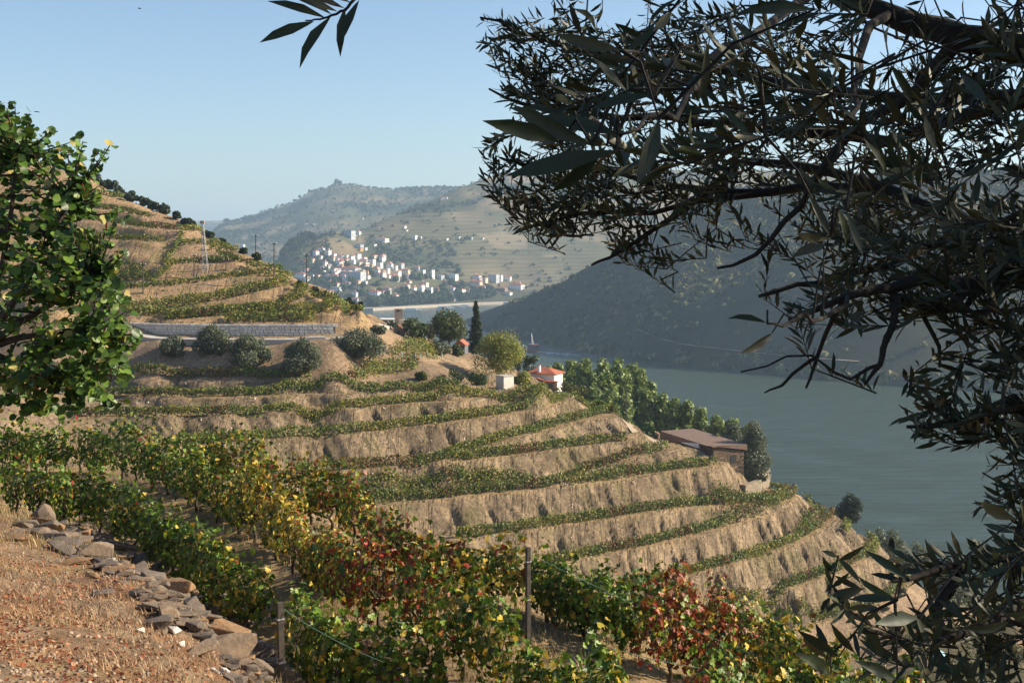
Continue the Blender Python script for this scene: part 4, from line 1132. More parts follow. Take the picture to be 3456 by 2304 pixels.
# ------------------------------------------------------------------ town across the river
# boxes as seen in a close-up of the photo: x0, y0, x1, y1 (zoom pixels), wall, roof, windows
R3 = lambda x, y: (950 + x / 2.613, 700 + y / 2.613)
W_, C_, G_, O_, B_ = M_WHITE, M_CREAM, M_GREYR, M_ORANGE, M_BROWNW
TOWN = [
 (535,205,655,270,G_,'flat','long pale modern block on the upper slope'), (658,205,702,240,W_,'hip','small house beside the pale modern block'), (812,262,950,302,W_,'hip','long red roofed house on the upper slope'),
 (642,325,726,364,G_,'flat','plain grey block above the town'), (676,352,720,386,O_,'hip','orange house below the plain grey block'), (726,352,756,380,W_,'flat','tiny white house beside the orange house'),
 (819,322,833,356,W_,'flat','thin white tower beside the upper track'), (1150,246,1200,288,W_,'flat','white modern villa among the terraces'), (1202,258,1238,286,W_,'flat','white annexe beside the modern villa'),
 (1070,155,1102,188,W_,'hip','small white farmhouse high on the terraces'), (1094,195,1116,212,W_,'hip','tiny white hut below the high farmhouse'), (836,180,882,202,C_,'hip','pale farmhouse on the ridge path'),
 (1445,265,1476,292,W_,'hip','pale farmhouse alone on the far terraces'), (1542,258,1582,277,W_,'flat','white low house on the far terraces'), (1642,262,1690,282,G_,'flat','grey low shed on the far terraces'), (1762,265,1792,282,W_,'hip','small white house at the right of the far terraces'),
 (322,350,385,392,W_,'hip','red roofed house left of the white apartment block'), (383,366,440,432,W_,'hip','tall white apartment block under the wood'), (262,445,292,497,C_,'hip','narrow beige tower house'),
 (305,480,347,512,C_,'hip','house with orange roof left of a white one'), (347,470,410,526,W_,'hip','white house with a wide bright front'), (426,432,480,472,C_,'hip','red roofed house at the left of the hill houses'),
 (480,418,548,462,W_,'hip','white house with orange roof on the hill'), (505,452,560,492,W_,'hip','white house in front of the orange roofed one'), (556,420,592,467,W_,'flat','tall narrow white house on the hill'), (606,416,636,447,W_,'flat','white cube house at the top of the lane'),
 (595,460,655,498,W_,'flat','white block at the left of the long terrace'), (656,452,776,501,W_,'hip','long white terrace of houses above the hall'), (776,458,831,512,W_,'flat','white block at the right of the long terrace'),
 (440,520,712,562,G_,'hip','large hall with a long red roof'), (500,566,752,640,G_,'flat','dark glazed lower block in front of the large hall'),
 (770,490,816,537,C_,'hip','yellowish house right of the large hall'), (842,486,896,537,W_,'flat','white block of flats near the centre'), (105,572,236,626,W_,'hip','wide white house with red roof at the left edge of town'),
 (242,580,302,612,W_,'hip','orange roofed house near the left edge'), (302,588,347,612,W_,'hip','low house between two orange roofs'), (360,556,386,582,W_,'flat','small white cube behind the orange roofs'), (382,582,428,612,W_,'hip','red roofed house left of the glazed block'), (428,588,506,637,C_,'hip','orange and white house beside the glazed block'),
 (820,540,870,602,W_,'hip','tall white house in the central cluster'), (872,548,920,582,C_,'hip','house behind the tall central one'), (882,588,970,614,W_,'hip','low white row in the central cluster'), (920,488,986,545,W_,'hip','red roofed house at the top of the central cluster'), (984,506,1026,562,W_,'hip','white house right of the central cluster'),
 (1000,556,1046,602,W_,'hip','white house below the central cluster'), (1050,540,1136,612,C_,'hip','three storey house with a red roof'), (1244,550,1266,592,W_,'flat','thin white house left of the white tower block'), (1316,550,1349,632,W_,'flat','tall white tower block'), (1160,516,1226,552,G_,'hip','pale grey villa above the tower block'),
 (1350,596,1440,632,G_,'flat','long grey hall right of the tower block'), (1440,588,1562,636,W_,'flat','bright white modern hall'), (1680,592,1766,637,W_,'hip','red roofed house left of the tall grey block'), (1820,592,1925,662,G_,'flat','tall grey block with a bright side'), (1925,596,1952,655,W_,'flat','white stair tower on the tall grey block'), (1954,602,2032,647,W_,'hip','white house right of the tall grey block'),
 (1666,642,1776,706,C_,'gable','beige warehouse with a gabled front'), (1872,698,2000,742,B_,'hip','long brown roofed store near the water'), (1702,686,1820,727,G_,'hip','grey store near the water'), (2000,664,2152,722,W_,'hip','long white house with red roof at the right end'), (1952,738,2040,772,W_,'hip','low red roofed house by the shaded hill'),
 (1475,700,1537,747,W_,'hip','grey white house above the quay trees'), (1626,722,1692,767,C_,'hip','small red roofed house above the quay trees'), (1050,672,1136,712,W_,'hip','white house with a bright red roof in the middle'), (1140,696,1196,732,W_,'hip','white house right of the bright red roof'), (1200,706,1262,762,W_,'flat','left one of the twin white blocks'), (1275,704,1337,760,W_,'flat','right one of the twin white blocks'),
 (886,702,970,747,G_,'hip','grey roofed house above the waterfront'), (970,762,1036,797,W_,'hip','small house with a deep red roof near the quay'), (756,728,880,782,W_,'hip','long white house with red roof near the quay'), (600,737,682,787,W_,'hip','white house left of the long red roofed one'), (426,702,532,752,G_,'flat','white grey block above the spur'), (400,646,457,682,W_,'hip','white house at the foot of the wood'),
 (530,652,620,692,G_,'hip','row house below the glazed block'), (622,677,712,717,C_,'gable','cream chapel like house with a gable'), (586,792,702,827,G_,'hip','white grey warehouse near the quay'), (706,803,862,832,B_,'hip','long low store with a dark red roof'), (1216,652,1300,692,W_,'hip','white row below the tower block'), (1340,702,1402,742,B_,'hip','brown house right of the twin blocks'),
 (1180,802,1217,852,C_,'gable','pale boathouse among the quay trees'), (1510,792,1542,827,W_,'gable','small white boathouse among the quay trees'), (1580,720,1625,745,W_,'hip','low white house among the trees'), (1100,640,1150,664,W_,'hip','low house between the two middle tiers'), (700,650,760,676,W_,'flat','low white wall house under the glazed block'),
 (1420,640,1480,668,W_,'hip','small white house under the modern hall'), (960,620,1010,645,C_,'hip','cream house on the middle lane'), (180,470,215,492,W_,'hip','small house at the edge of the wood'), (560,600,590,640,W_,'flat','white annexe of the glazed block'),
]
rngb = random.Random(3)
for k, (x0, y0, x1, y1, wm, rf, lab) in enumerate(TOWN):
    px0, py0 = R3(x0, y0); px1, py1 = R3(x1, y1)
    p = hit((px0 + px1) / 2, py1, 1640, 2700)
    s = p.y / F
    w = (px1 - px0) * s * 0.94; htot = (py1 - py0) * s
    dd = min(max(w * 0.5, 6), 13)
    rise = 0 if rf == 'flat' else min(htot * 0.32, dd * 0.26)
    h = max(2.5, htot - rise - (0.36 if rf == 'flat' else 0.2))
    rz = rngb.uniform(-0.72, -0.34)
    cw = (w - dd * abs(math.sin(rz))) / math.cos(rz); cw = max(cw, w * 0.62)
    p = p + Vector((0, dd / 2, 0)); p.z = p.z
    rprev = None
    nx = int(max(1, min(6, cw / 3.6))); nz = int(max(1, min(4, h / 3.0)))
    if cw * h < 60: nx, nz = min(nx, 2), 1
    b = building('town_house', lab + ' in the town across the river' if len(lab.split()) < 10 else lab, 'house', 'buildings of the town across the river', p, cw, dd, h, rz, wm, rf, M_TILE if wm is not B_ else M_TILE2, rise, (nx, nz), (1.3, 1.5), 1 if dd > 5 else 0)
    if rf != 'flat' and w > 8:
        rfo = [c for c in b.children if c.name.startswith('roof')][0]
        cm = MB(); cm.box((cw * rngb.uniform(-.25, .25), dd * .1, h + rise * .9 + .7), (.9, .9, 1.8)); obj('chimney', cm.mesh('chimney'), rfo, mat=wm)
# smaller houses filling the lanes between them
INF = {'upper': [], 'middle': [], 'lower': []}
for k in range(62):
    tier = ('upper', 'middle', 'middle', 'lower')[k % 4]
    zx, zy = {'upper': (rngb.uniform(300, 900), rngb.uniform(430, 500)), 'middle': (rngb.uniform(180, 1180), rngb.uniform(520, 640)), 'lower': (rngb.uniform(420, 1900), rngb.uniform(650, 790))}[tier]
    zz = rngb.uniform(26, 48)
    if any(abs(zx - (t[0] + t[2]) / 2) < (t[2] - t[0]) / 2 + zz * .35 and abs(zy - t[3]) < 16 for t in TOWN): zy += 22
    INF[tier].append((zx, zy, zz))
for tier, L in INF.items():
    for k, (zx, zy, zz) in enumerate(sorted(L)):
        px, py = R3(zx, zy); p = hit(px, py, 1640, 2600); s = p.y / F
        w = zz / 2.613 * s; h = rngb.uniform(4.5, 9.0); rise = 1.6
        wm = rngb.choice((M_WHITE, M_WHITE, M_WHITE, M_CREAM, M_GREYR))
        building('town_house', 'small house filling the %s town lanes, %s of its tier from the left' % (tier, ordn(k)), 'house', 'buildings of the town across the river', p + Vector((0, 4, 0)), w * .8, 8, h, rngb.uniform(-.75, -.3), wm, 'hip', rngb.choice((M_TILE, M_TILE, M_TILE2)), rise, (2, 2 if h > 6 else 1), (1.3, 1.5), 1)
# scattered tiny houses on the ridges
for k, (px, py, wpx, hpx, lab) in enumerate([(1305,625,9,5,'white house on the crest of the hazy ridge'),(1033,755,9,5,'white farm low on the hazy ridge'),(1058,757,8,5,'second white farm low on the hazy ridge'),(915,717,9,5,'white house on the left flank of the hazy ridge'),(1225,737,3,8,'thin white chapel tower on the hazy ridge'),
       (1500,668,22,8,'white farm on the skyline above the terraces'),(1490,672,8,6,'small white barn beside the skyline farm'),(820,745,20,4,'long pale shed at the left end of the hazy ridge'),(808,828,34,12,'white farm peeping over the ochre hill edge'),(1718,588,14,6,'white house high up behind the olive leaves'),(1123,712,8,6,'pale house in a clearing on the hazy ridge')]):
    p = hit(px, py + hpx / 2, 1640 if py > 640 or px > 1400 else 3000, 4500)
    s = p.y / F
    building('ridge_house', lab, 'house', 'far houses on the ridges', p, wpx * s, max(5, wpx * s * 0.5), hpx * s * 0.75, -0.1, M_WHITE, 'hip', M_TILE, hpx * s * 0.2, (2, 1), (1.2, 1.4), 0)

# quay, quay trees, moored boats
def strip(name, pts, w, mat, dz=0.06, thick=None):
    L, Rr = [], []
    P3 = [Vector(p) for p in pts]
    for i, p in enumerate(P3):
        t = (P3[min(i + 1, len(P3) - 1)] - P3[max(i - 1, 0)]); t.z = 0; t.normalize()
        nrm = Vector((-t.y, t.x, 0)) * w / 2
        L.append(p + nrm + Vector((0, 0, dz))); Rr.append(p - nrm + Vector((0, 0, dz)))
    V = L + Rr; n = len(P3)
    Fc = [(i, i + 1, n + i + 1, n + i) for i in range(n - 1)]
    return obj(name, mesh_np(name, [tuple(v) for v in V], Fc), mat=mat)
mb = MB()
qp = [(px, np.interp(px, [p[0] for p in tsx], [p[1] for p in tsx])) for px in range(900, 1800, 40)]
Q3 = [Vector(((px - CX) / F * d, d - 4.0, 0)) for px, d in qp]
vs, fs = [], []
for p in Q3:
    vs += [(p.x, p.y, -2), (p.x, p.y, 3.3), (p.x, p.y + 12, 3.5), (p.x, p.y + 12, -2)]
for i in range(len(Q3) - 1):
    a = i * 4
    fs += [(a, a + 4, a + 5, a + 1), (a + 1, a + 5, a + 6, a + 2), (a + 2, a + 6, a + 7, a + 3)]
mb.add(vs, fs)
quay = obj('quay', mb.mesh('quay'), mat=simple_mat('quay_stone', (0.50, 0.42, 0.34), (0.40, 0.34, 0.28), 0.2, 0.9))
tag(quay, 'pale stone quay along the far river bank', kind='structure')
QT = [(790,860),(815,858),(838,855),(862,852),(890,850),(918,848),(960,846),(1000,842),(1030,840),(1065,838),(1100,836),(1130,833),(1165,830),(1230,828),(1262,826),(1300,822),(1340,820),(1375,816),(1410,812),(1450,810),(1490,808),(1560,800),(1600,798),(1640,792),(1690,790),(1730,786),(1770,780),(1820,776),(1860,770),(765,862),(1225,800),(1290,790),(1380,780),(1440,770),(1560,765),(1700,755),(1760,750),(1830,745)]
for k, (x, y) in enumerate(QT):
    px, py = R3(x, y + 26)
    p = hit(px, py, 1640, 1990)
    if p.z < 3.4: p = Vector((p.x, p.y + 18, zg(p.x, p.y + 18)))
    hh = rngb.uniform(11, 17)
    tree('quay_tree', 'green tree above the far quay, %s from the left' % ordn(sorted(range(len(QT)), key=lambda i: QT[i][0]).index(k)), p, hh, rngb.uniform(6.0, 8.5), [(0.055,0.082,0.036),(0.042,0.066,0.030),(0.075,0.10,0.042)], 700 + k, 'trees along the far quay', 'tree', 0.1, 2.4, 52, 12, 'round', M_FAR)
TT = [(170,300),(200,292),(235,285),(270,278),(60,400),(90,385),(120,370),(30,450),(145,345),(760,560),(785,580),(800,610),(620,650),(480,640),(640,690),(720,700),(850,680),(1010,640),(1080,640),(1160,620),(1190,640),(1220,630),(1280,620),(1440,690),(1500,670),(1420,720),(1780,640),(1600,700),(300,640),(350,660),(460,680),(560,720),(700,760),(860,760),(930,790),(1060,740),(1110,740),(1420,750),(320,520),(240,540),(580,520),(430,700),(1560,560),(1800,700)]
for k, (x, y) in enumerate(TT):
    px, py = R3(x, y + 14)
    p = hit(px, py, 1640, 2300)
    big = k < 9
    tree('town_tree', 'tree %s, %s from the left' % ('in the wood on the town hill' if big else 'standing among the town houses', ordn(sorted([i for i in range(len(TT)) if (i < 9) == big], key=lambda i: TT[i][0]).index(k))), p, rngb.uniform(16, 24) if big else rngb.uniform(7, 12), rngb.uniform(8, 11) if big else rngb.uniform(4, 6.5), DRK if big else GRN, 760 + k, 'trees of the town', 'tree', 0.08, 2.3, 44, 10, 'round', M_FAR)
def moored(px, py, L, lab):
    d = HC * F / (py - YH); x = (px - CX) / F * d
    root = empty('moored_boat', (x, d - 9, 0)); tag(root, lab, 'boat', 'boats moored at the far quay')
    mb = MB(); mb.add([(-L/2, -1.6, 1.3), (L/2 - 3, -1.6, 1.3), (L/2, 0, 1.5), (L/2 - 3, 1.6, 1.3), (-L/2, 1.6, 1.3), (-L/2 + .5, -1.1, -.3), (L/2 - 4, -1.1, -.3), (L/2 - 2, 0, -.3), (L/2 - 4, 1.1, -.3), (-L/2 + .5, 1.1, -.3)],
           [(0, 1, 2, 3, 4), (5, 6, 1, 0), (6, 7, 2, 1), (7, 8, 3, 2), (8, 9, 4, 3), (9, 5, 0, 4), (9, 8, 7, 6, 5)])
    obj('hull', mb.mesh('hull'), root, mat=M_WHITE)
    m2 = MB(); m2.box((-L * .1, 0, 2.2), (L * .6, 2.6, 1.8)); obj('cabin', m2.mesh('cabin'), root, mat=M_WHITE)
    m3 = MB(); m3.box((-L * .1, 0, 3.2), (L * .64, 2.9, 0.2)); obj('roof', m3.mesh('roof'), root, mat=M_GREYR)
for px, py, L, lab in ((1395,1044,26,'white boat moored left of the cypress top'),(1500,1037,22,'white boat moored right of the cypress top'),(1518,1036,16,'small white boat second right of the cypress top'),(1545,1034,24,'long white boat moored beside the quay steps'),(1573,1032,20,'white boat moored nearest the shaded hill')):
    moored(px, py + 3, L, lab)

# river steamer with its wake
p = pt(1790, 1186, HC * F / (1186 - YH))
root = empty('river_boat', (p.x, p.y, 0), math.radians(135)); tag(root, 'red and dark river boat with a white mast heading upstream', 'boat')
mb = MB(); L = 20
mb.add([(-L/2, -2.6, 2.2), (L/2 - 6, -2.6, 2.0), (L/2, 0, 2.8), (L/2 - 6, 2.6, 2.0), (-L/2, 2.6, 2.2), (-L/2 + 1, -2.0, -.5), (L/2 - 7, -2.0, -.5), (L/2 - 3, 0, -.5), (L/2 - 7, 2.0, -.5), (-L/2 + 1, 2.0, -.5)],
       [(0, 1, 2, 3, 4), (5, 6, 1, 0), (6, 7, 2, 1), (7, 8, 3, 2), (8, 9, 4, 3), (9, 5, 0, 4), (9, 8, 7, 6, 5)])
obj('hull', mb.mesh('hull'), root, mat=simple_mat('boat_red', (0.30, 0.05, 0.045), (0.16, 0.035, 0.035), 0.6, 0.6))
m2 = MB(); m2.box((-4.0, 0, 4.1), (9.5, 4.2, 3.8)); obj('cabin', m2.mesh('cabin'), root, mat=simple_mat('boat_cabin', (0.10, 0.06, 0.08), (0.06, 0.045, 0.06), 1, 0.6))
m3 = MB(); m3.box((-4.0, 0, 6.2), (10.2, 4.8, 0.35)); obj('roof', m3.mesh('roof'), root, mat=simple_mat('boat_roof', (0.45, 0.12, 0.11), (0.36, 0.1, 0.1), 1, 0.7))
m4 = MB(); m4.tube([(-3, -.6, 6.2), (-1.2, 0, 15.5)], .22, 6); m4.tube([(-3, .9, 6.2), (-1.2, 0, 15.5)], .18, 6); m4.tube([(-1.8, -.3, 12), (-2.2, .3, 12)], .15, 5); obj('mast', m4.mesh('mast'), root, mat=M_WHITE)
m5 = MB()
for i in range(7): m5.tube([(2 + i, -2.1, 2.0), (2 + i, -2.1, 3.3)], .07, 5)
m5.tube([(1.5, -2.1, 3.3), (8.4, -1.9, 3.3)], .07, 5); obj('railing', m5.mesh('railing'), root, mat=M_WHITE)
for i in range(5):
    o = obj('window', window_mesh(), root); o.location = (-7.8 + i * 1.9, -2.12, 4.5); o.scale = (1.2, 1, 1.2)
# wake
c0 = Vector((p.x, p.y, 0)); dirw = Vector((math.cos(math.radians(135)), math.sin(math.radians(135)), 0))
rng = np.random.default_rng(8)
n = 420; u = rng.random(n) ** 1.4 * 46; wdt = 2 + u * 0.10
lat = rng.normal(0, 1, n) * wdt * 0.5
P = np.stack([c0.x - dirw.x * (9 + u) - dirw.y * lat, c0.y - dirw.y * (9 + u) + dirw.x * lat, np.full(n, 0.05) + rng.random(n) * 0.25], 1)
R = rand_frames(n, rng, 3.0)
V, Fc, Cc = inst(T_DIA, P, R, rng.uniform(0.8, 2.2, n) * (1.2 - u / 60), np.full((n, 3), 0.8))
V[:, 2] = np.maximum(V[:, 2], 0.02)
wk = obj('wake', mesh_np('wake', V, Fc, Cc), mat=simple_mat('foam', (0.8, 0.8, 0.78), (0.65, 0.67, 0.66), 0.5, 0.9)); tag(wk, 'white foam trailing behind the river boat', 'wake', None, 'stuff')

# ------------------------------------------------------------------ pale block wall and the road below it
wl = [(-40,1128),(120,1129),(290,1130),(540,1140),(770,1143),(1000,1143),(1125,1142)]
WP = []
for i in range(len(wl) - 1):
    for t in range(10):
        px = wl[i][0] + (wl[i+1][0]-wl[i][0])*t/10; py = wl[i][1] + (wl[i+1][1]-wl[i][1])*t/10
        d = 14.0 * F / (py - YH); WP.append(Vector(((px - CX) / F * d, d, HC - 14.0)))
WP.append(Vector(((1125 - CX) / F * (14.0 * F / (1142 - YH)), 14.0 * F / (1142 - YH), HC - 14.0)))
for it in range(6):
    WP = [WP[0]] + [(WP[i-1] + WP[i]*2 + WP[i+1]) / 4 for i in range(1, len(WP)-1)] + [WP[-1]]
# the wall turns a little towards the light at its right end
for i, q in enumerate(WP):
    t = max(0, (q.x + 34) / 8.0); q.y += 1.2 + 0.35 * t * t if t > 0 else 1.2
root = empty('block_wall', WP[len(WP)//2]); tag(root, 'long pale granite block wall at the foot of the ochre hill', 'wall')
ob = Vector(WP[len(WP)//2])
mb = MB(); vs = []; fs = []
for q in WP: vs += [tuple(q - ob + Vector((0, 0.25, -1.0))), tuple(q - ob + Vector((0, 0.25, 2.0))), tuple(q - ob + Vector((0, 0.75, 2.0))), tuple(q - ob + Vector((0, 0.75, -1.0)))]
for i in range(len(WP) - 1):
    a = i * 4; fs += [(a, a+4, a+5, a+1), (a+1, a+5, a+6, a+2), (a+2, a+6, a+7, a+3)]
mb.add(vs, fs); obj('wall_core', mb.mesh('wall_core'), root, mat=simple_mat('dark_joint', (0.16, 0.14, 0.12), (0.11, 0.10, 0.09), 2, 0.95))
bm_var = []
for v in range(4):
    rr = random.Random(v); m = MB(); j = lambda: rr.uniform(-.04, .04)
    m.add([(-.5+j(), -.5+j(), -.5+j()), (.5+j(), -.5+j(), -.5+j()), (.5+j(), .5, -.5+j()), (-.5+j(), .5, -.5+j()), (-.5+j(), -.5+j(), .5+j()), (.5+j(), -.5+j(), .5+j()), (.5+j(), .5, .5+j()), (-.5+j(), .5, .5+j())],
          [(3, 2, 1, 0), (4, 5, 6, 7), (0, 1, 5, 4), (1, 2, 6, 5), (2, 3, 7, 6), (3, 0, 4, 7)])
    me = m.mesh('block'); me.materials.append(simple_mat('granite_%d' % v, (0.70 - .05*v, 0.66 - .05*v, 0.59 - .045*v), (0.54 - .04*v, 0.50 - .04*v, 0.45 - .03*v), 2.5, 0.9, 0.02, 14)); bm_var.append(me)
slen = [0]
for i in range(len(WP)-1): slen.append(slen[-1] + (WP[i+1]-WP[i]).length)
def wall_at(s):
    i = min(max(int(np.searchsorted(slen, s)) - 1, 0), len(WP)-2); t = (s - slen[i]) / max(1e-6, slen[i+1]-slen[i])
    dv = (WP[i+1]-WP[i]); return WP[i] + dv * t, math.atan2(dv.y, dv.x)
s_start = slen[-1] - 37.0
rr = random.Random(12); nblk = 0
for c in range(5):
    s = s_start + rr.uniform(0, .5)
    while s < slen[-1] - 0.3 and nblk < 300:
        l = rr.uniform(0.5, 0.85)
        q, ang = wall_at(s + l/2)
        o = obj('block', bm_var[rr.randrange(4)], root)
        o.location = q - ob + Vector((0, rr.uniform(-.03, .03), 0.22 + c * 0.40)); o.rotation_euler = (0, 0, ang); o.scale = (l - 0.05, 0.55, 0.36)
        s += l; nblk += 1
# far left end of the same wall, behind the leaves: joined
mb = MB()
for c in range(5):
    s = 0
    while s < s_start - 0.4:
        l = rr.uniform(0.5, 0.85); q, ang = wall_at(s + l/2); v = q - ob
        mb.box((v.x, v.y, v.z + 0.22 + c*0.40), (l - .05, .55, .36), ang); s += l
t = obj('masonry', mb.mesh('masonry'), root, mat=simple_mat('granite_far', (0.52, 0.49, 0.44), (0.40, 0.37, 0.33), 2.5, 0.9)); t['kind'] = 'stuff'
rd = [Vector((q.x, q.y - 2.2, 0)) for q in WP[::2]]
rd += [Vector(((px - CX)/F*d, d, 0)) for px, d in ((1160,191),(1195,198),(1235,214),(1285,226))]
RW = 3.4
vs, fs = [], []
for i, q in enumerate(rd):
    t = (rd[min(i+1, len(rd)-1)] - rd[max(i-1, 0)]).normalized(); nr = Vector((-t.y, t.x, 0))
    a, b = q + nr*RW/2, q - nr*RW/2
    z = max(zg(a.x, a.y) if i > len(WP)//2 else HC - 14.0, zg(q.x, q.y), zg(b.x, b.y)); z = min(z, HC - 13.6) + 0.08
    vs += [(a.x, a.y, z), (b.x, b.y, z), (b.x, b.y, z - 1.2)]
for i in range(len(rd)-1): fs += [(i*3, i*3+3, i*3+4, i*3+1), (i*3+1, i*3+4, i*3+5, i*3+2)]
m = MB(); m.add(vs, fs)
o = obj('road', m.mesh('road'), mat=simple_mat('pale_road', (0.44, 0.40, 0.36), (0.37, 0.34, 0.30), 0.8, 0.9)); tag(o, 'pale road below the block wall', kind='structure')

# ------------------------------------------------------------------ the stone store above the river
def wp(px, py, d): return pt(px, py, d)
cA = hit(2408, 1556, 170, 200)                    # near corner
dA = cA.y
cB = Vector(((2500 - CX)/F*(dA + 2.2), dA + 2.2, 0)) ; cL = Vector(((2238 - CX)/F*(dA + 16), dA + 16, 0))
root = empty('stone_store', (cA.x, cA.y, cA.z - .55)); tag(root, 'long low schist store with a red roof edge above the river', 'building')
ux = (Vector((cB.x, cB.y, 0)) - Vector((cA.x, cA.y, 0))); wG = ux.length + 0.6; ux.normalize()
uy = Vector((cL.x - cA.x, cL.y - cA.y, 0)); lL = uy.length; uy.normalize()
hN, hF = 2.65, 2.35
def loc(a, b, z): v = ux*a + uy*b; return (v.x, v.y, z)
def slab(a0, b0, a1, b1, z0, z1, mb, za=None, zb=None, zc=None):
    vs = [loc(a0,b0,z0), loc(a1,b0,z0), loc(a1,b1,z0), loc(a0,b1,z0), loc(a0,b0,z1), loc(a1,b0,za if za is not None else z1), loc(a1,b1,zb if zb is not None else z1), loc(a0,b1,zc if zc is not None else z1)]
    mb.add(vs, [(3,2,1,0),(4,5,6,7),(0,1,5,4),(1,2,6,5),(2,3,7,6),(3,0,4,7)])
mb = MB(); slab(0, 0, wG, lL, -2.5, hN, mb, 1.65, -1.0, .95); obj('wall', mb.mesh('wall'), root, mat=M_SCHIST)
mb = MB(); slab(-0.35, -0.3, wG + 0.4, lL + .3, hN + .02, hN + 0.22, mb, 1.85, -.8, 1.15); obj('roof', mb.mesh('roof'), root, mat=simple_mat('worn_tile', (0.21, 0.135, 0.10), (0.15, 0.10, 0.08), 1.5, 0.9, 0.04, 10))
mb = MB(); slab(-0.42, 4, -0.05, 10, hN - .75, hN - .02, mb, None, hN - .72, hN - .72); obj('roof_sheet', mb.mesh('roof_sheet'), root, mat=M_WHITE)
mb = MB(); slab(-0.04, 2.0, 0.1, 3.2, 0, 1.9, mb); obj('door', mb.mesh('door'), root, mat=simple_mat('red_door', (0.16, 0.03, 0.02), (0.1, 0.02, 0.02), 2, 0.7))
mb = MB(); slab(wG*.55, -0.04, wG*.55 + 1.1, 0.1, 0, 1.2, mb); obj('doorway', mb.mesh('doorway'), root, mat=M_BLACK)
# tall dark post before the store, light pole, path
q = hit(2330, 1480, 185, 215)
# retaining wall below the olive
q0, q1, q2 = hit(2510, 1660, 165, 205), hit(2560, 1662, 165, 205), hit(2592, 1640, 165, 210)
root = empty('retaining_wall', q1); tag(root, 'short pale stone retaining wall below the olive tree', 'wall')
mb = MB()
for a, b in ((q0, q1), (q1, q2)):
    dv = b - a; mb.box(((a.x+b.x)/2 - q1.x, (a.y+b.y)/2 - q1.y + .2, 0.6), (dv.xy.length + .1, .8, 2.6), math.atan2(dv.y, dv.x))
obj('masonry', mb.mesh('masonry'), root, mat=stone_wall_mat('pale_masonry', [(0.32,0.26,0.185),(0.25,0.20,0.145),(0.37,0.30,0.22)], (0.20,0.165,0.12), 1.6, 0.04))
q = hit(2596, 1630, 170, 215)
root = empty('gate_post', q); tag(root, 'stone gate post standing beside the retaining wall', 'post'); mb = MB(); mb.box((0,0,.7), (.45,.45,2.4), .2); obj('shaft', mb.mesh('shaft'), root, mat=M_CONC); mb = MB(); mb.box((0,0,1.98), (.6,.6,.14), .2); obj('cap', mb.mesh('cap'), root, mat=M_CONC)
# path to the store
pp = [hit(px, py, 165, 215) for px, py in ((2120,1432),(2165,1452),(2200,1472),(2240,1496),(2290,1518))]
vs, fs = [], []
for i, q in enumerate(pp):
    for k in (-1.0, -.33, .33, 1.0):
        x, y = q.x + k * 1.6, q.y + k * 2.0
        vs.append((x, y, zg(x, y) + 0.10))
for i in range(len(pp)-1):
    for k in range(3): fs.append((i*4+k, i*4+k+1, i*4+k+5, i*4+k+4))
m = MB(); m.add(vs, fs); o = obj('path', m.mesh('path'), mat=simple_mat('pale_dirt', (0.42, 0.33, 0.235), (0.36, 0.28, 0.2), 1.2, 0.95)); tag(o, 'pale dirt path leading to the stone store', kind='structure')

# ------------------------------------------------------------------ red roofed house, tower house, hut and others
hp = hit(1850, 1300, 225, 250) + Vector((0, 0, 0.2))
hp.x -= 0.7
root = empty('red_roofed_house', hp, -0.42); root.scale = (.76, .76, .76); tag(root, 'white house with a red hipped roof and white chimney above the river', 'house')
mb = MB(); mb.box((-1.2, 3.0, 0.9), (7.4, 5.4, 4.6)); obj('wall', mb.mesh('wall'), root, mat=M_WHITE)
r_ = gable_roof(7.4, 5.4, 3.2, 1.35, 0.55, True, 0.14); ro = obj('roof', r_, root, mat=M_TILE); ro.location = (-1.2, 3.0, 0)
mb = MB(); mb.box((-1.7, 0.7, 3.6), (.62, .62, 3.2)); ch = obj('chimney', mb.mesh('chimney'), ro, mat=M_WHITE); ch.location = (1.2, -3.0, 0)
mb = MB(); mb.box((-1.7, 0.7, 5.32), (.8, .8, .16)); cc = obj('chimney_cap', mb.mesh('chimney_cap'), ro, mat=M_BROWNW); cc.location = (1.2, -3.0, 0)
mb = MB(); mb.add([(-5.2,-1.6,-2),(1.2,-1.6,-2),(3.9,-1.6,-2),(-5.2,-1.6,1.95),(-1.1,-1.6,2.15),(1.0,-1.6,1.45),(3.9,-1.6,1.5),(-5.2,-1.1,-2),(1.2,-1.1,-2),(3.9,-1.1,-2),(-5.2,-1.1,1.95),(-1.1,-1.1,2.15),(1.0,-1.1,1.45),(3.9,-1.1,1.5)],
      [(0,1,2,6,5,4,3),(7,10,11,12,13,9,8),(3,4,11,10),(4,5,12,11),(5,6,13,12),(0,3,10,7),(2,9,13,6)])
fw = obj('terrace_wall', mb.mesh('terrace_wall'), root, mat=M_RUBBLE)
mb = MB()
for (a, za, b, zb) in ((-5.3, 1.95, -1.1, 2.15), (-1.1, 2.15, 1.0, 1.45), (1.0, 1.45, 4.1, 1.5)):
    mb.add([(a,-1.85,za),(b,-1.85,zb),(b,-.95,zb),(a,-.95,za),(a,-1.85,za+.3),(b,-1.85,zb+.3),(b,-.95,zb+.38),(a,-.95,za+.38)], [(3,2,1,0),(4,5,6,7),(0,1,5,4),(1,2,6,5),(2,3,7,6),(3,0,4,7)])
obj('coping', mb.mesh('coping'), fw, mat=M_TILE)
for nm, x, z, w, h in (('window', -1.55, .9, .75, 1.3), ('doorway', 2.2, .25, 1.5, 1.7)):
    o = obj(nm, window_mesh(), root); o.location = (x, -1.62, z); o.scale = (w, 1, h)
mb = MB(); mb.box((2.2, -2.2, -.55), (2.2, .9, .12)); obj('doorstep', mb.mesh('doorstep'), root, mat=M_WHITE)
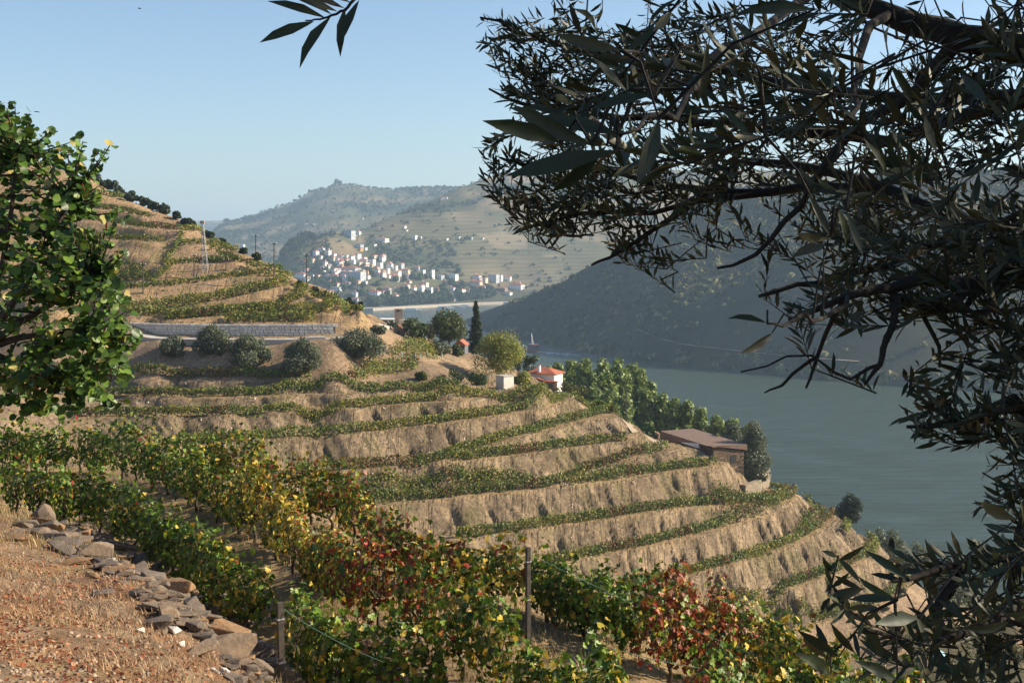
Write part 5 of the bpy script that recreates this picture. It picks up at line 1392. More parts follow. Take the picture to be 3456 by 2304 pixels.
# white hut
hp = hit(1704, 1312, 180, 205)
root = empty('white_hut', hp, math.radians(38)); tag(root, 'small square white hut beside the yellow green tree', 'hut')
mb = MB(); mb.box((0,0,.75), (1.95,1.95,2.5)); obj('wall', mb.mesh('wall'), root, mat=simple_mat('stained_white', (0.70,0.67,0.60), (0.52,0.49,0.43), 1.5, .9))
mb = MB(); mb.box((0,0,2.05), (2.1,2.1,.12)); obj('roof', mb.mesh('roof'), root, mat=M_CONC)
# tower house
tp = hit(1347, 1112, 215, 245)
root = empty('stone_tower', tp, 0.12); tag(root, 'tall beige slab tower rising beside a small red roof', 'tower')
s = tp.y / F
mb = MB(); mb.box((-.1, 0, 30*s), (26*s, 1.4, 78*s)); obj('wall', mb.mesh('wall'), root, mat=simple_mat('tower_plaster', (0.42,0.35,0.27), (0.35,0.29,0.22), 1, .9))
mb = MB(); mb.box((.75, -.6, 0.6), (1.6, 1.2, 2.6)); obj('base', mb.mesh('base'), root, mat=M_CREAM)
mb = MB(); mb.box((-.2, -.72, 64*s), (.45, .06, .3)); obj('opening', mb.mesh('opening'), root, mat=M_BLACK)
mb = MB(); mb.box((-.1, 0, 69.5*s), (29*s, 1.6, .14)); obj('cap', mb.mesh('cap'), root, mat=M_CONC)
rp_ = hit(1362, 1140, 212, 240)
root = empty('small_house', rp_, 0.1); tag(root, 'small dark walled house with a steep red roof slope', 'house')
mb = MB(); mb.box((-.7, .6, .2), (2.0, 2.4, 2.2)); obj('wall', mb.mesh('wall'), root, mat=M_BROWNW)
mb = MB(); mb.add([(-.9,-.8,1.75),(.75,-.8,.25),(.75,2.2,.25),(-.9,2.2,1.75),(-.9,-.8,1.9),(.75,-.8,.40),(.75,2.2,.40),(-.9,2.2,1.9)], [(3,2,1,0),(4,5,6,7),(0,1,5,4),(1,2,6,5),(2,3,7,6),(3,0,4,7)]); obj('roof', mb.mesh('roof'), root, mat=M_TILE)
o = obj('window', window_mesh(), root); o.location = (-.9, -.62, .6); o.scale = (.5, 1, .6)
# flat roofed pavilion
fp = hit(1300, 1094, 245, 272)
root = empty('pavilion', fp, -0.05); tag(root, 'low white pavilion with a flat roof beside the tower', 'building')
s = fp.y / F
mb = MB(); mb.box((0, 1.2, 12*s), (66*s, 2.0, 26*s)); obj('wall', mb.mesh('wall'), root, mat=M_GREYR)
mb = MB(); mb.box((0, .8, 27*s), (72*s, 3.4, .22)); obj('roof', mb.mesh('roof'), root, mat=M_WHITE)
for x in (-31, -10, 12, 31):
    mb = MB(); mb.box((x*s, -.7, 12*s), (.22, .22, 28*s)); obj('column', mb.mesh('column'), root, mat=M_WHITE)
for x in (-20, 0, 20):
    o = obj('window', window_mesh(), root); o.location = (x*s, .18, 14*s); o.scale = (13*s, 1, 14*s)
# dormer house behind the fir
dp = hit(1552, 1186, 212, 245) - Vector((0, 0, .4))
root = empty('dormer_house', dp, -0.2); tag(root, 'house with red roof and grey gable left of the fir tree', 'house')
mb = MB(); mb.box((0, 1.0, .3), (1.9, 2.6, 2.4)); obj('wall', mb.mesh('wall'), root, mat=simple_mat('slate_render', (0.15,0.15,0.165), (0.11,0.11,0.12), 1, .9))
g = gable_roof(2.6, 1.9, 1.5, .9, .2, False, .1); ro = obj('roof', g, root, mat=M_TILE); ro.location = (0, 1.0, 0); ro.rotation_euler = (0, 0, math.pi/2)
for x in (-.5, .5):
    o = obj('window', window_mesh(), root); o.location = (x, -.32, .8); o.scale = (.45, 1, .9)
# garden tubes
for k in range(16):
    px = 1312 + k * 15 + (k % 3) * 3; py = 1189 + k * 1.5 + (k % 4) * 3
    q = hit(px, py, 184, 240)
    root = empty('grow_tube', q); tag(root, 'pale plastic tube round a young vine, %s from the left in the garden' % ordn(k), 'grow tube', 'grow tubes in the garden')
    mb = MB(); mb.tube([(0,0,-.1),(0,0,.62)], .09, 7); obj('sleeve', mb.mesh('sleeve'), root, mat=simple_mat('mint_plastic', (0.62,0.78,0.70), (0.55,0.7,0.62), 2, .5) if k == 0 else bpy.data.materials['mint_plastic'])
    mb = MB(); mb.tube([(.1,0,-.1),(.1,0,1.1)], .03, 5); obj('stake', mb.mesh('stake'), root, mat=M_WOOD)

# ------------------------------------------------------------------ poles, pylon, tank, person, bird
def pole(px, top, base, y0, y1, lab, arm=True, r=.09):
    q = hit(px, base, y0, y1); h = (base - top) / F * q.y
    root = empty('utility_pole', q); tag(root, lab, 'pole')
    mb = MB(); mb.tube([(0,0,-.5),(0,0,h)], [r*1.2, r*.75], 8); obj('shaft', mb.mesh('shaft'), root, mat=M_WOOD)
    if arm:
        mb = MB(); mb.box((0,0,h-.25), (.9,.09,.09)); ca_ = obj('crossarm', mb.mesh('crossarm'), root, mat=M_WOOD)
        for x in (-.38, .38):
            mb = MB(); mb.tube([(x,0,h-.2),(x,0,h-.02)], .05, 6); obj('insulator', mb.mesh('insulator'), ca_, mat=M_WHITE)
for a in ((863,782,862,190,262,'wooden pole with crossarm on the edge of the ochre hill'),(925,818,945,190,240,'slim pole on the right shoulder of the ochre hill'),(1035,856,968,190,240,'slim pole at the right foot of the ochre hill, before the town'),
          (483,888,990,188,240,'pole by the vine rows left of the track'),(655,858,942,188,240,'short pole left of the lattice pylon'),(763,872,912,188,240,'short pole right of the lattice pylon')): pole(*a)
pole(2114,1300,1408,185,215,'lone tall pole on the brow above the stone store',False)
q = hit(694, 914, 190, 260); h = (914 - 752) / F * q.y
root = empty('lattice_pylon', q); tag(root, 'white lattice pylon on the ochre hill', 'pylon')
b0, b1 = 0.42, 0.16
for k in range(4):
    sx, sy = ((-1,-1),(1,-1),(1,1),(-1,1))[k]
    mb = MB(); mb.tube([(sx*b0 - .0, sy*b0, -.4), (sx*b1 - .55, sy*b1, h)], .038, 5); obj('leg', mb.mesh('leg'), root, mat=M_METAL)
nb = 11
for i in range(nb):
    t0, t1 = i/nb, (i+1)/nb
    f = lambda t: (b0 + (b1-b0)*t, -.55*t, h*t)
    (w0, x0, z0), (w1, x1, z1) = f(t0), f(t1)
    mb = MB()
    sg = 1 if i % 2 else -1
    mb.tube([(x0 - sg*w0, -w0, z0), (x1 + sg*w1, -w1, z1)], .022, 4); mb.tube([(x0 - sg*w0, w0, z0), (x1 + sg*w1, w1, z1)], .022, 4); mb.tube([(x0 + w0, -sg*w0, z0), (x1 + w1, sg*w1, z1)], .022, 4); mb.tube([(x1 - w1, -w1, z1), (x1 + w1, -w1, z1)], .03, 4)
    obj('brace', mb.mesh('brace'), root, mat=M_METAL)
mb = MB(); mb.box((-.55, 0, h + .1), (.7, .5, .45)); obj('head', mb.mesh('head'), root, mat=simple_mat('rust_metal', (0.36,0.27,0.22), (0.28,0.2,0.16), 3, .8))
# blue tank low on the right
q = hit(3165, 2236, 60, 130); s = q.y / F
root = empty('water_tank', q); tag(root, 'pale blue round tank with a low conical lid', 'tank')
R_ = 31*s
mb = MB(); mb.tube([(0,0,-.3),(0,0,24*s)], R_*.86, 16); obj('body', mb.mesh('body'), root, mat=simple_mat('tank_green', (0.30,0.40,0.38), (0.24,0.33,0.31), 1, .6))
mb = MB(); mb.tube([(0,0,24*s),(0,0,29*s),(0,0,44*s)], [R_*1.05, R_*1.05, R_*.25], 16); obj('lid', mb.mesh('lid'), root, mat=simple_mat('tank_lid', (0.36,0.62,0.72), (0.30,0.55,0.66), 1, .5))
for k in range(4):
    a = k*math.pi/2 + .5; mb = MB(); mb.tube([(math.cos(a)*R_*.88, math.sin(a)*R_*.88, -.3),(math.cos(a)*R_*.88, math.sin(a)*R_*.88, 24*s)], .04, 5); obj('rib', mb.mesh('rib'), root, mat=M_METAL)
# person stooping on the path
def person(q, rz):
    me = bpy.data.meshes.new('person')
    J = dict(pel=(0,0,.92), sp=(-.16,0,1.12), ch=(-.36,0,1.26), nk=(-.50,0,1.30), hd=(-.63,0,1.33), ht=(-.74,0,1.36), lh=(.02,.11,.88), lk=(-.10,.12,.48), la=(.02,.12,.08), lt=(-.16,.12,.03), rh=(.02,-.11,.88), rk=(-.02,-.12,.47), ra=(.10,-.12,.08), rt=(-.08,-.12,.03),
             ls=(-.38,.20,1.24), le=(-.46,.24,.95), lw=(-.60,.18,.76), lf=(-.66,.16,.69), rs=(-.38,-.20,1.24), re=(-.48,-.24,.95), rw=(-.62,-.16,.78), rf=(-.68,-.14,.71))
    E = ['pel sp','sp ch','ch nk','nk hd','hd ht','pel lh','lh lk','lk la','la lt','pel rh','rh rk','rk ra','ra rt','ch ls','ls le','le lw','lw lf','ch rs','rs re','re rw','rw rf']
    K = list(J); me.from_pydata([J[k] for k in K], [tuple(K.index(x) for x in e.split()) for e in E], [])
    o = bpy.data.objects.new('person', me); COL.objects.link(o); o.location = q; o.rotation_euler = (0,0,rz)
    sk = o.modifiers.new('skin', 'SKIN')
    rad = dict(pel=.15, sp=.14, ch=.16, nk=.065, hd=.10, ht=.085, lh=.095, lk=.07, la=.05, lt=.045, rh=.095, rk=.07, ra=.05, rt=.045, ls=.07, le=.05, lw=.035, lf=.035, rs=.07, re=.05, rw=.035, rf=.035)
    for i, k in enumerate(K):
        me.skin_vertices[0].data[i].radius = (rad[k], rad[k]); me.skin_vertices[0].data[i].use_root = (k == 'pel')
    o.modifiers.new('sub', 'SUBSURF').levels = 1; o.modifiers['sub'].render_levels = 1
    m, nt, b = new_mat('person_clothes')
    tc = nd(nt, 'ShaderNodeTexCoord'); sp_ = nd(nt, 'ShaderNodeSeparateXYZ'); nt.links.new(tc.outputs['Object'], sp_.inputs[0])
    def ramp(src, a, pos):
        r = nd(nt, 'ShaderNodeMath', operation='GREATER_THAN'); r.inputs[1].default_value = pos; nt.links.new(src, r.inputs[0]); return r.outputs[0]
    mx = nd(nt, 'ShaderNodeMix', data_type='RGBA'); mx.inputs[6].default_value = (0.05,0.055,0.08,1); mx.inputs[7].default_value = (0.62,0.72,0.16,1); nt.links.new(ramp(sp_.outputs['Z'], 0, .98), mx.inputs[0])
    m2 = nd(nt, 'ShaderNodeMix', data_type='RGBA'); m2.inputs[6].default_value = (0.45,0.27,0.19,1); nt.links.new(ramp(sp_.outputs['X'], 0, -.53), m2.inputs[0]); nt.links.new(mx.outputs[2], m2.inputs[6]); m2.inputs[7].default_value = (0.40,0.25,0.18,1)
    nt.links.new(m2.outputs[2], b.inputs['Base Color']); b.inputs['Roughness'].default_value = .9
    me.materials.append(m)
    return o
q = hit(2224, 1462, 180, 215)
tag(person(q + Vector((0,0,.02)), 0.3), 'person in a bright yellow shirt stooping on the path', 'person')
# bird
bp_ = pt(471, 30, 130)
root = empty('bird', bp_); tag(root, 'small dark bird gliding high in the sky', 'bird')
mb = MB(); mb.tube([(-.18,0,0),(-.05,0,.02),(.1,0,.01),(.2,0,0)], [.01,.05,.045,.012], 6); obj('body', mb.mesh('body'), root, mat=M_BLACK)
for sy in (-1, 1):
    mb = MB(); mb.add([(-.05,0,.02),(.06,0,.02),(.03,sy*.25,.07),(-.06,sy*.25,.07),(-.08,sy*.45,.04),(.0,0,.04),(0,sy*.25,.085)], [(0,1,2,3),(3,2,4),(5,6,2,1),(5,0,3,6),(6,3,4),(6,4,2)]); obj('wing', mb.mesh('wing'), root, mat=M_BLACK)
# trail on the shaded hill
tr = [hit(px, py, 730, 1100) for px, py in ((2150,1112),(2200,1132),(2250,1150),(2300,1163),(2360,1172),(2420,1178),(2520,1190),(2640,1202),(2760,1212),(2900,1222))]
o = strip('trail', [(q.x, q.y, q.z + .5) for q in tr], 5.0, simple_mat('trail_dirt', (0.33,0.27,0.2), (0.26,0.21,0.16), .1, .95), .3); tag(o, 'pale trail above the water on the shaded hill', kind='structure')
# ------------------------------------------------------------------ foreground vines, planted in rows
D2P = 3456.0 / 2352.0
ROWS = [
 ('beside the stone heap', [(-60,1080),(0,1088),(100,1092),(200,1108),(290,1135),(370,1178),(430,1215),(480,1258),(540,1290),(590,1315)], 1.30),
 ('behind the dark post in the corner', [(695,1402),(760,1432),(830,1462),(930,1505)], 1.30),
 ('in the middle of the field', [(60,990),(200,985),(330,1008),(470,1062),(600,1118),(700,1190),(800,1255),(900,1292),(1000,1328),(1080,1380),(1200,1450),(1330,1492),(1480,1540),(1600,1575)], 1.45),
 ('along the far edge of the field', [(380,1004),(480,1004),(560,1014),(650,1068),(760,1085),(900,1172),(1000,1208),(1130,1238),(1220,1256),(1330,1296),(1420,1322),(1520,1388),(1620,1402),(1750,1442),(1880,1510),(1960,1552)], 1.45),
 ('peeping over the far edge of the field', [(1250,1285),(1400,1330),(1560,1352),(1650,1375),(1750,1428),(1850,1470),(1960,1520)], 1.3),
 ('at the lower right corner of the field', [(1640,1545),(1750,1535),(1850,1545),(2000,1555),(2150,1560)], 1.2),
 ('at the left edge under the leafy tree', [(-80,985),(0,990),(60,1000),(130,985)], 1.4),
]
# colour of the leaves at places in the picture: x, y, reach, weights (green, yellow, red)
HUE = [(880,1320,75,(.25,.10,.65)),(960,1300,50,(.4,.1,.5)),(1600,1420,110,(.18,.1,.72)),(1560,1390,60,(.2,.1,.7)),(680,1225,90,(.15,.75,.10)),(620,1180,60,(.35,.6,.05)),(1110,1270,85,(.45,.48,.07)),(1180,1280,50,(.5,.4,.1)),
       (760,1090,60,(.55,.1,.35)),(640,1090,50,(.5,.15,.35)),(1000,1210,50,(.5,.2,.3)),(700,1480,120,(.85,.15,0)),(1400,1400,90,(.96,.04,0)),(450,1270,120,(.93,.06,.01)),(480,1060,70,(.65,.33,.02)),(560,1110,60,(.45,.5,.05)),
       (820,1220,70,(.6,.15,.25)),(1240,1520,150,(.7,.3,0)),(1850,1520,120,(.6,.35,.05)),(300,1000,150,(.9,.09,.01)),(200,1150,120,(.85,.1,.05)),(1750,1440,80,(.45,.35,.2)),(1050,1360,60,(.6,.25,.15)),(550,1320,50,(.6,.38,.02))]
NG = [(0.095, 0.170, 0.014), (0.060, 0.115, 0.012), (0.165, 0.235, 0.022), (0.036, 0.066, 0.010)]
NYL = [(0.50, 0.32, 0.035), (0.42, 0.31, 0.04), (0.56, 0.40, 0.07)]
NRD = [(0.32, 0.035, 0.018), (0.20, 0.026, 0.016), (0.36, 0.10, 0.025), (0.13, 0.035, 0.018)]
def hue_at(X, Y):
    w = np.array((.91, .07, .02)) * 0.6; t = 0.6
    for (x, y, r, c) in HUE:
        k = math.exp(-((X - x) ** 2 + (Y - y) ** 2) / (r * r)) * 6
        w = w + np.array(c) * k; t += k
    return w / t
M_CANE = simple_mat('vine_bark', (0.11, 0.075, 0.05), (0.045, 0.032, 0.024), 25, 0.95, 0.015, 70)
VARM = leaf_mat('leaf_vine_near', 0.20, 0.42, 0.28)
vine_leaf_me = []
def vine_plant(base, ang, hgt, wx, hw, seed, nleaf):
    """one vine: gnarled trunk with two arms, canes, leaf mass"""
    rng = np.random.default_rng(seed); rr = random.Random(seed)
    root = empty('grape_vine', base, ang)
    mb = MB(); hd = hgt * 0.42
    pts = [Vector((0, 0, -.15))]
    for k in range(1, 5):
        pts.append(Vector((rr.uniform(-.09, .09), rr.uniform(-.07, .07), hd * k / 4)))
    mb.tube(pts, [.050, .042, .036, .036, .040], 7)
    for s in (-1, 1):
        mb.tube([pts[-1] - Vector((0, 0, .03)), pts[-1] + Vector((s * wx * .22, rr.uniform(-.05, .05), rr.uniform(-.02, .10))), pts[-1] + Vector((s * wx * .46, rr.uniform(-.08, .08), rr.uniform(.02, .16)))], [.032, .026, .016], 6)
    trk = obj('trunk', mb.mesh('trunk', True), root, mat=M_CANE)
    mb = MB()
    for k in range(9):
        x = rr.uniform(-.46, .46) * wx
        mb.tube([(x, rr.uniform(-.05, .05), hd + .05), (x + rr.uniform(-.12, .12), rr.uniform(-.18, .18), hd + (hgt - hd) * .55), (x + rr.uniform(-.25, .25), rr.uniform(-.3, .3), hgt * rr.uniform(.85, 1.08))], [.011, .008, .004], 4)
    c = obj('cane', mb.mesh('cane'), trk, mat=M_CANE); c['kind'] = 'stuff'
    n = nleaf
    # leaves crowd the outside of a lumpy hedge
    u = rng.random(n); x = (u - .5) * wx * 1.16
    th = rng.uniform(-.75, 3.9, n)
    lump = 0.58 + 0.78 * vnoise(x * 3.0 + seed, th * 1.5, seed % 50)
    rad = np.where(rng.random(n) < .78, 1.0, rng.random(n)) * lump
    thick = 0.25 * hgt / 1.35
    yv = np.cos(th) * rad * thick; zc = hgt * 0.58; zv = zc + np.sin(th) * rad * hgt * 0.45
    shoot = rng.random(n) < .09
    zv = np.where(shoot, hgt * rng.uniform(.9, 1.32, n), zv)
    hang = rng.random(n) < .10
    zv = np.where(hang, hgt * rng.uniform(.2, .5, n), zv)
    P = np.stack([x, yv, np.maximum(zv, .10)], 1)
    out = np.stack([rng.normal(0, .3, n), np.cos(th), np.sin(th) * .8 + .25], 1)
    Nn = out + rdir(n, rng) * .55
    Dd = np.cross(Nn, rdir(n, rng)); Dd[:, 2] -= .5
    Dd /= np.maximum(np.linalg.norm(Dd, axis=1, keepdims=True), 1e-6)
    R = frames(Dd, Nn)
    k = rng.choice(3, n, p=hw / hw.sum())
    cc = np.where((k == 0)[:, None], cols_mix(NG, n, rng), np.where((k == 1)[:, None], cols_mix(NYL, n, rng), cols_mix(NRD, n, rng)))
    mixg = rng.random((n, 1)) * .22
    cc = cc * (1 - mixg) + cols_mix(NG, n, rng) * mixg
    return root, P, R, rng.uniform(.09, .160, n), cc
nvine = 0
near_leaf_left = 300
leaf_var = {}
for ri, (where, tops, vh) in enumerate(ROWS):
    pts = []
    for i in range(len(tops) - 1):
        for t in range(8):
            X = tops[i][0] + (tops[i+1][0]-tops[i][0])*t/8; Y = tops[i][1] + (tops[i+1][1]-tops[i][1])*t/8
            ymin = 15.5
            if ri == 0: ymin = float(np.interp(X * D2P, [-100, 0, 260, 480, 690, 870], [35, 34.2, 31.3, 26.8, 22.9, 20.0]))
            if ri == 1: ymin = 19.6
            pts.append((hit(X * D2P, Y * D2P, ymin, 60, vh), X, Y))
    acc = 0; last = None; plants = []
    rr = random.Random(ri * 7 + 1)
    need = 0
    for i in range(1, len(pts)):
        a, b = pts[i-1][0], pts[i][0]
        seg = (b.xy - a.xy).length
        if seg > 4: continue
        acc += seg
        if acc >= need:
            d = b.xy - a.xy
            plants.append((b, math.atan2(d.y, d.x), pts[i][1], pts[i][2])); acc = 0; need = rr.uniform(.95, 1.45)
    plants.sort(key=lambda q: q[2])
    for k, (b, ang, X, Y) in enumerate(plants):
        hw = hue_at(X, Y + 60)
        hh = vh * rr.choice((.66, .78, .86, .92, .98, 1.04, 1.14))
        dist = b.y
        nl = int(np.interp(dist, [17, 28, 45], [640, 560, 400]) * rr.uniform(.85, 1.15))
        root, P, R, S_, cc = vine_plant(b, ang + rr.uniform(-.12, .12), hh, rr.uniform(1.15, 1.4), hw, 2000 + ri * 60 + k, nl)
        word = ['green', 'yellowing', 'reddened'][int(np.argmax(hw * np.array((1, 1.3, 1.5))))]
        tag(root, '%s grape vine %s, %s from the left' % (word, where, ordn(k)), 'vine', 'grape vines in the foreground field')
        V, Fc, Cc = inst(T_VINE, P, R, S_, cc)
        f = obj('foliage', mesh_np('foliage', V, Fc, Cc), root, mat=VARM); f['kind'] = 'stuff'
        nvine += 1
# posts and wires
def field_post(X, Ytop, Ybase, d, lab, m=M_WOOD, w=.085, tilt=0.0):
    x, y = (X * D2P - CX) / F * d, d
    z0 = zg(x, y); zt = HC - (Ytop * D2P - YH) / F * d
    root = empty('vineyard_post', (x, y, z0)); tag(root, lab, 'post')
    mb = MB(); mb.box((0, 0, (zt - z0) / 2 - .15), (w, w, zt - z0 + .3), .5, taper=.92); shf = obj('shaft', mb.mesh('shaft'), root, mat=m)
    root.rotation_euler = (0, tilt, 0)
    for h in (.45, .85):
        mb = MB(); mb.box((0, 0, (zt - z0) * h), (w + .02, w + .02, .018), .5); obj('wire_clip', mb.mesh('wire_clip'), shf, mat=M_METAL)
    return Vector((x, y, zt)), Vector((x, y, z0))
tA, bA = field_post(1213, 1256, 1435, 24.3, 'dark wooden post standing in the dry grass between vines')
tB, bB = field_post(650, 1383, 1600, 19.8, 'dark weathered post beside the end of the stone heap', w=.095, tilt=-.03)
tC, bC = field_post(782, 1098, 1200, 32.5, 'grey post among the far vines', M_BARKG, .10)
tD, bD = field_post(1002, 1440, 1520, 20.6, 'thin rusty stake beside a leaning vine trunk', simple_mat('rusty_stake', (0.20,0.10,0.06), (0.14,0.07,0.04), 8, .9), .035)
tE, bE = field_post(628, 1110, 1200, 31.5, 'short wooden post between yellowing vines', M_WOOD, .08)
M_WIRE = simple_mat('green_wire', (0.10, 0.20, 0.15), (0.08, 0.16, 0.12), 3, .5)
def wire(a, b, lab, sag=.06):
    mid = (a + b) / 2 - Vector((0, 0, sag))
    root = mid
    mb = MB(); mb.tube([a, (a + mid) / 2 - Vector((0, 0, sag * .3)), mid, (b + mid) / 2 - Vector((0, 0, sag * .3)), b], .006, 5)
    o = obj('trellis_wire', mb.mesh('trellis_wire'), mat=M_WIRE); tag(o, lab, 'wire')
wire(tA - Vector((0,0,.12)), hit(1760*D2P, 1502*D2P, 15.5, 40, 1.1) + Vector((0,0,1.0)), 'green trellis wire running from the post to the red vine')
wire(tB - Vector((0,0,.10)), hit(880*D2P, 1490*D2P, 15.5, 40, 1.0) + Vector((0,0,.8)), 'green trellis wire running right from the corner post')
wire(hit(1400*D2P, 1455*D2P, 15.5, 40, 1.0) + Vector((0,0,.75)), hit(1750*D2P, 1540*D2P, 15.5, 40, .9) + Vector((0,0,.8)), 'green trellis wire low in the right corner of the field')

# ------------------------------------------------------------------ stones of the crumbled dry wall
def stone_mesh(seed, elong=1.0, flat=0.55):
    rr = random.Random(seed); bm = bmesh.new()
    for k in range(16):
        v = Vector((rr.gauss(0, 1), rr.gauss(0, 1), rr.gauss(0, 1))).normalized()
        m = max(abs(v.x), abs(v.y), abs(v.z)); v = v / (m ** .95)
        bm.verts.new((v.x * .55 * elong, v.y * .45, v.z * .5 * flat / .55))
    r = bmesh.ops.convex_hull(bm, input=bm.verts)
    for g in [v for v in bm.verts if not v.link_faces]: bm.verts.remove(g)
    bmesh.ops.bevel(bm, geom=bm.edges[:], offset=.025, segments=1, affect='EDGES')
    me = bpy.data.meshes.new('stone'); bm.to_mesh(me); bm.free()
    return me
SM = [simple_mat('schist_%d' % i, c1, c2, 5, .92, .012, 9) for i, (c1, c2) in enumerate([((0.205,0.15,0.105),(0.12,0.09,0.066)), ((0.26,0.185,0.125),(0.16,0.115,0.08)), ((0.165,0.128,0.10),(0.10,0.08,0.064)), ((0.30,0.175,0.085),(0.19,0.115,0.065)), ((0.62,0.57,0.52),(0.5,0.46,0.42))])]
stones = {}
for mi in range(5):
    for v in range(5):
        me = stone_mesh(mi * 10 + v, 1.2 + .15 * (v % 3), .34 + .14 * (v % 2)); me.materials.append(SM[mi]); stones[(mi, v)] = me
wb = hit(600, 1990, 12, 30)
root = empty('dry_stone_wall', wb); tag(root, 'crumbled heap of a dry stone wall running down to the field corner', 'stone wall')
R4 = lambda x, y: (x / 2.398, 1650 + y / 2.398)
BIG = [(345,215,120,170,0),(590,400,130,110,1),(540,320,200,70,0),(840,390,100,110,1),(770,500,170,170,1),(960,445,210,95,0),(740,365,110,60,2),(1150,570,230,130,0),(1010,680,90,60,1),(1350,640,175,110,2),(1390,790,270,145,3),(1560,770,160,130,2),(1650,830,230,100,0),(1430,910,160,65,0),
       (1730,870,300,100,0),(1740,965,310,125,0),(1350,1000,100,130,1),(1250,1090,230,110,2),(1520,1085,145,85,0),(1800,1120,270,175,3),(1880,1270,310,235,1),(1600,1300,200,115,1),(1985,1070,90,110,0),(2090,1310,180,135,2),(1980,1370,85,85,1),(2040,1440,230,125,0),(1890,1420,95,75,2),(2010,1530,95,95,1),
       (2170,1500,180,125,2),(820,840,110,60,2),(1140,1145,52,52,4),(1740,1470,52,42,4),(1820,1480,72,52,4),(905,580,62,42,4),(470,590,70,40,1),(1470,1255,30,60,4),(1100,660,150,80,2),(1250,740,120,80,2),(1200,850,110,60,0),(650,480,90,70,2),(450,260,110,80,0),(1480,1000,90,90,2),(1420,1140,80,70,4),(1340,880,120,50,0),(1560,950,90,120,2),
       (1230,950,130,60,2),(1300,1150,90,60,0),(1690,1180,70,60,2),(1640,1090,80,50,0),(430,380,70,60,1),(620,560,90,40,2),(980,610,110,60,0),(1060,730,80,50,2),(1480,840,100,70,0),(1930,900,70,110,0),(1950,1180,80,120,1),(2120,1400,80,70,0),(2100,1550,90,60,0),(1930,1560,110,60,2),(980,750,80,45,2),(880,680,70,40,2)]
rr = random.Random(4)
def put_stone(px, py, w, h, mi, up=0.0):
    q = hit(px, py + h * .3, 8, 34)
    s = q.y / F
    o = obj('stone', stones[(mi, rr.randrange(5))], root)
    wd, hg = w * s, h * s
    o.location = q - wb + Vector((0, 0, hg * .30 + up))
    o.scale = (wd / 1.25, max(wd, hg) * rr.uniform(.55, .85), hg / .95)
    o.rotation_euler = (rr.uniform(-.35, .15), rr.uniform(-.35, .35), rr.uniform(-.6, .6))
for (x, y, w, h, mi) in BIG:
    px, py = R4(x, y); put_stone(px, py, w / 2.398 * 1.28, h / 2.398 * 1.35, mi)
# smaller rubble along the line of the wall
line = [(120,1752),(250,1790),(330,1850),(430,1890),(520,1960),(600,2010),(690,2060),(760,2130),(820,2210),(880,2290)]
for k in range(236):
    t = rr.random() * (len(line) - 1); i = int(t); f = t - i
    px = line[i][0] + (line[i+1][0]-line[i][0])*f + rr.gauss(-18, 42); py = line[i][1] + (line[i+1][1]-line[i][1])*f + rr.gauss(14, 24)
    if px < 5: continue
    sz = rr.choice((20, 28, 36, 46, 58, 72))
    put_stone(px, py, sz * rr.uniform(1, 1.7), sz * rr.uniform(.5, .8), rr.choice((0, 0, 1, 2, 2, 3)))

# ------------------------------------------------------------------ dry grass, leaf litter, small rubble
rng = np.random.default_rng(31)
def tufts(name, label, pts, hgt, lean, cols, seed, w=.008):
    rng = np.random.default_rng(seed); n = len(pts)
    a = rng.random(n) * 6.283; h = hgt * (.5 + rng.random(n)); l = lean * h * (rng.random(n) + .2)
    d = np.stack([np.cos(a), np.sin(a), 0 * a], 1); sd = np.stack([-np.sin(a), np.cos(a), 0 * a], 1)
    b0 = pts - sd * w; b1 = pts + sd * w
    m0 = pts + d * l[:, None] * .35 + np.array((0, 0, 1)) * (h * .6)[:, None] - sd * w * .7; m1 = m0 + sd * w * 1.4
    t = pts + d * l[:, None] + np.array((0, 0, 1)) * h[:, None]
    V = np.stack([b0, b1, m1, m0, t], 1).reshape(-1, 3)
    k = np.arange(n)[:, None, None] * 5
    Fc = (np.array([(0, 1, 2), (0, 2, 3), (3, 2, 4)])[None] + k).reshape(-1, 3)
    o = obj(name, mesh_np(name, V, Fc, np.repeat(cols, 5, 0)), mat=M_GRASS); tag(o, label, 'grass', None, 'stuff')
M_GRASS = leaf_mat('dry_grass', .2, .7, .2)
n = 62000
a = rng.uniform(-.44, .44, n); y = np.exp(rng.uniform(np.log(14.5), np.log(42), n)); x = a * y
ok = (fbm(x * .7, y * .7, 3, 5) + rng.normal(0, .07, n) > .46) & ~((a < -.2) & (y < 22))
x, y = x[ok], y[ok]; z = zgv(x, y)
tufts('dry_grass', 'straw coloured dry grass between the vine rows', np.stack([x, y, z - .01], 1), .17, .9, cols_mix([(0.42,0.29,0.14),(0.34,0.22,0.10),(0.50,0.37,0.19),(0.26,0.19,0.08),(0.16,0.16,0.05)], len(x), rng), 3, .007)
n = 26000
a = rng.uniform(-.44, -.12, n); y = np.exp(rng.uniform(np.log(8), np.log(30), n)); x = a * y
bd = np.interp(y, [8, 15, 17.5, 20.5, 24, 29, 34], [-.18, -.20, -.225, -.268, -.316, -.375, -.40])
ok = (a < bd) & (fbm(x * 1.3, y * 1.3, 3, 15) + rng.normal(0, .08, n) > .47)
x, y = x[ok], y[ok]; z = zgv(x, y)
tufts('dry_grass', 'short dead grass on the bank beside the stones', np.stack([x, y, z - .01], 1), .085, 1.4, cols_mix([(0.40,0.27,0.15),(0.33,0.19,0.10),(0.48,0.35,0.22),(0.24,0.13,0.07)], len(x), rng), 4, .005)
n = 9000
a = rng.uniform(-.44, -.16, n); y = np.exp(rng.uniform(np.log(8), np.log(30), n)); x = a * y
bd = np.interp(y, [8, 15, 17.5, 20.5, 24, 29, 34], [-.18, -.20, -.225, -.268, -.316, -.375, -.40])
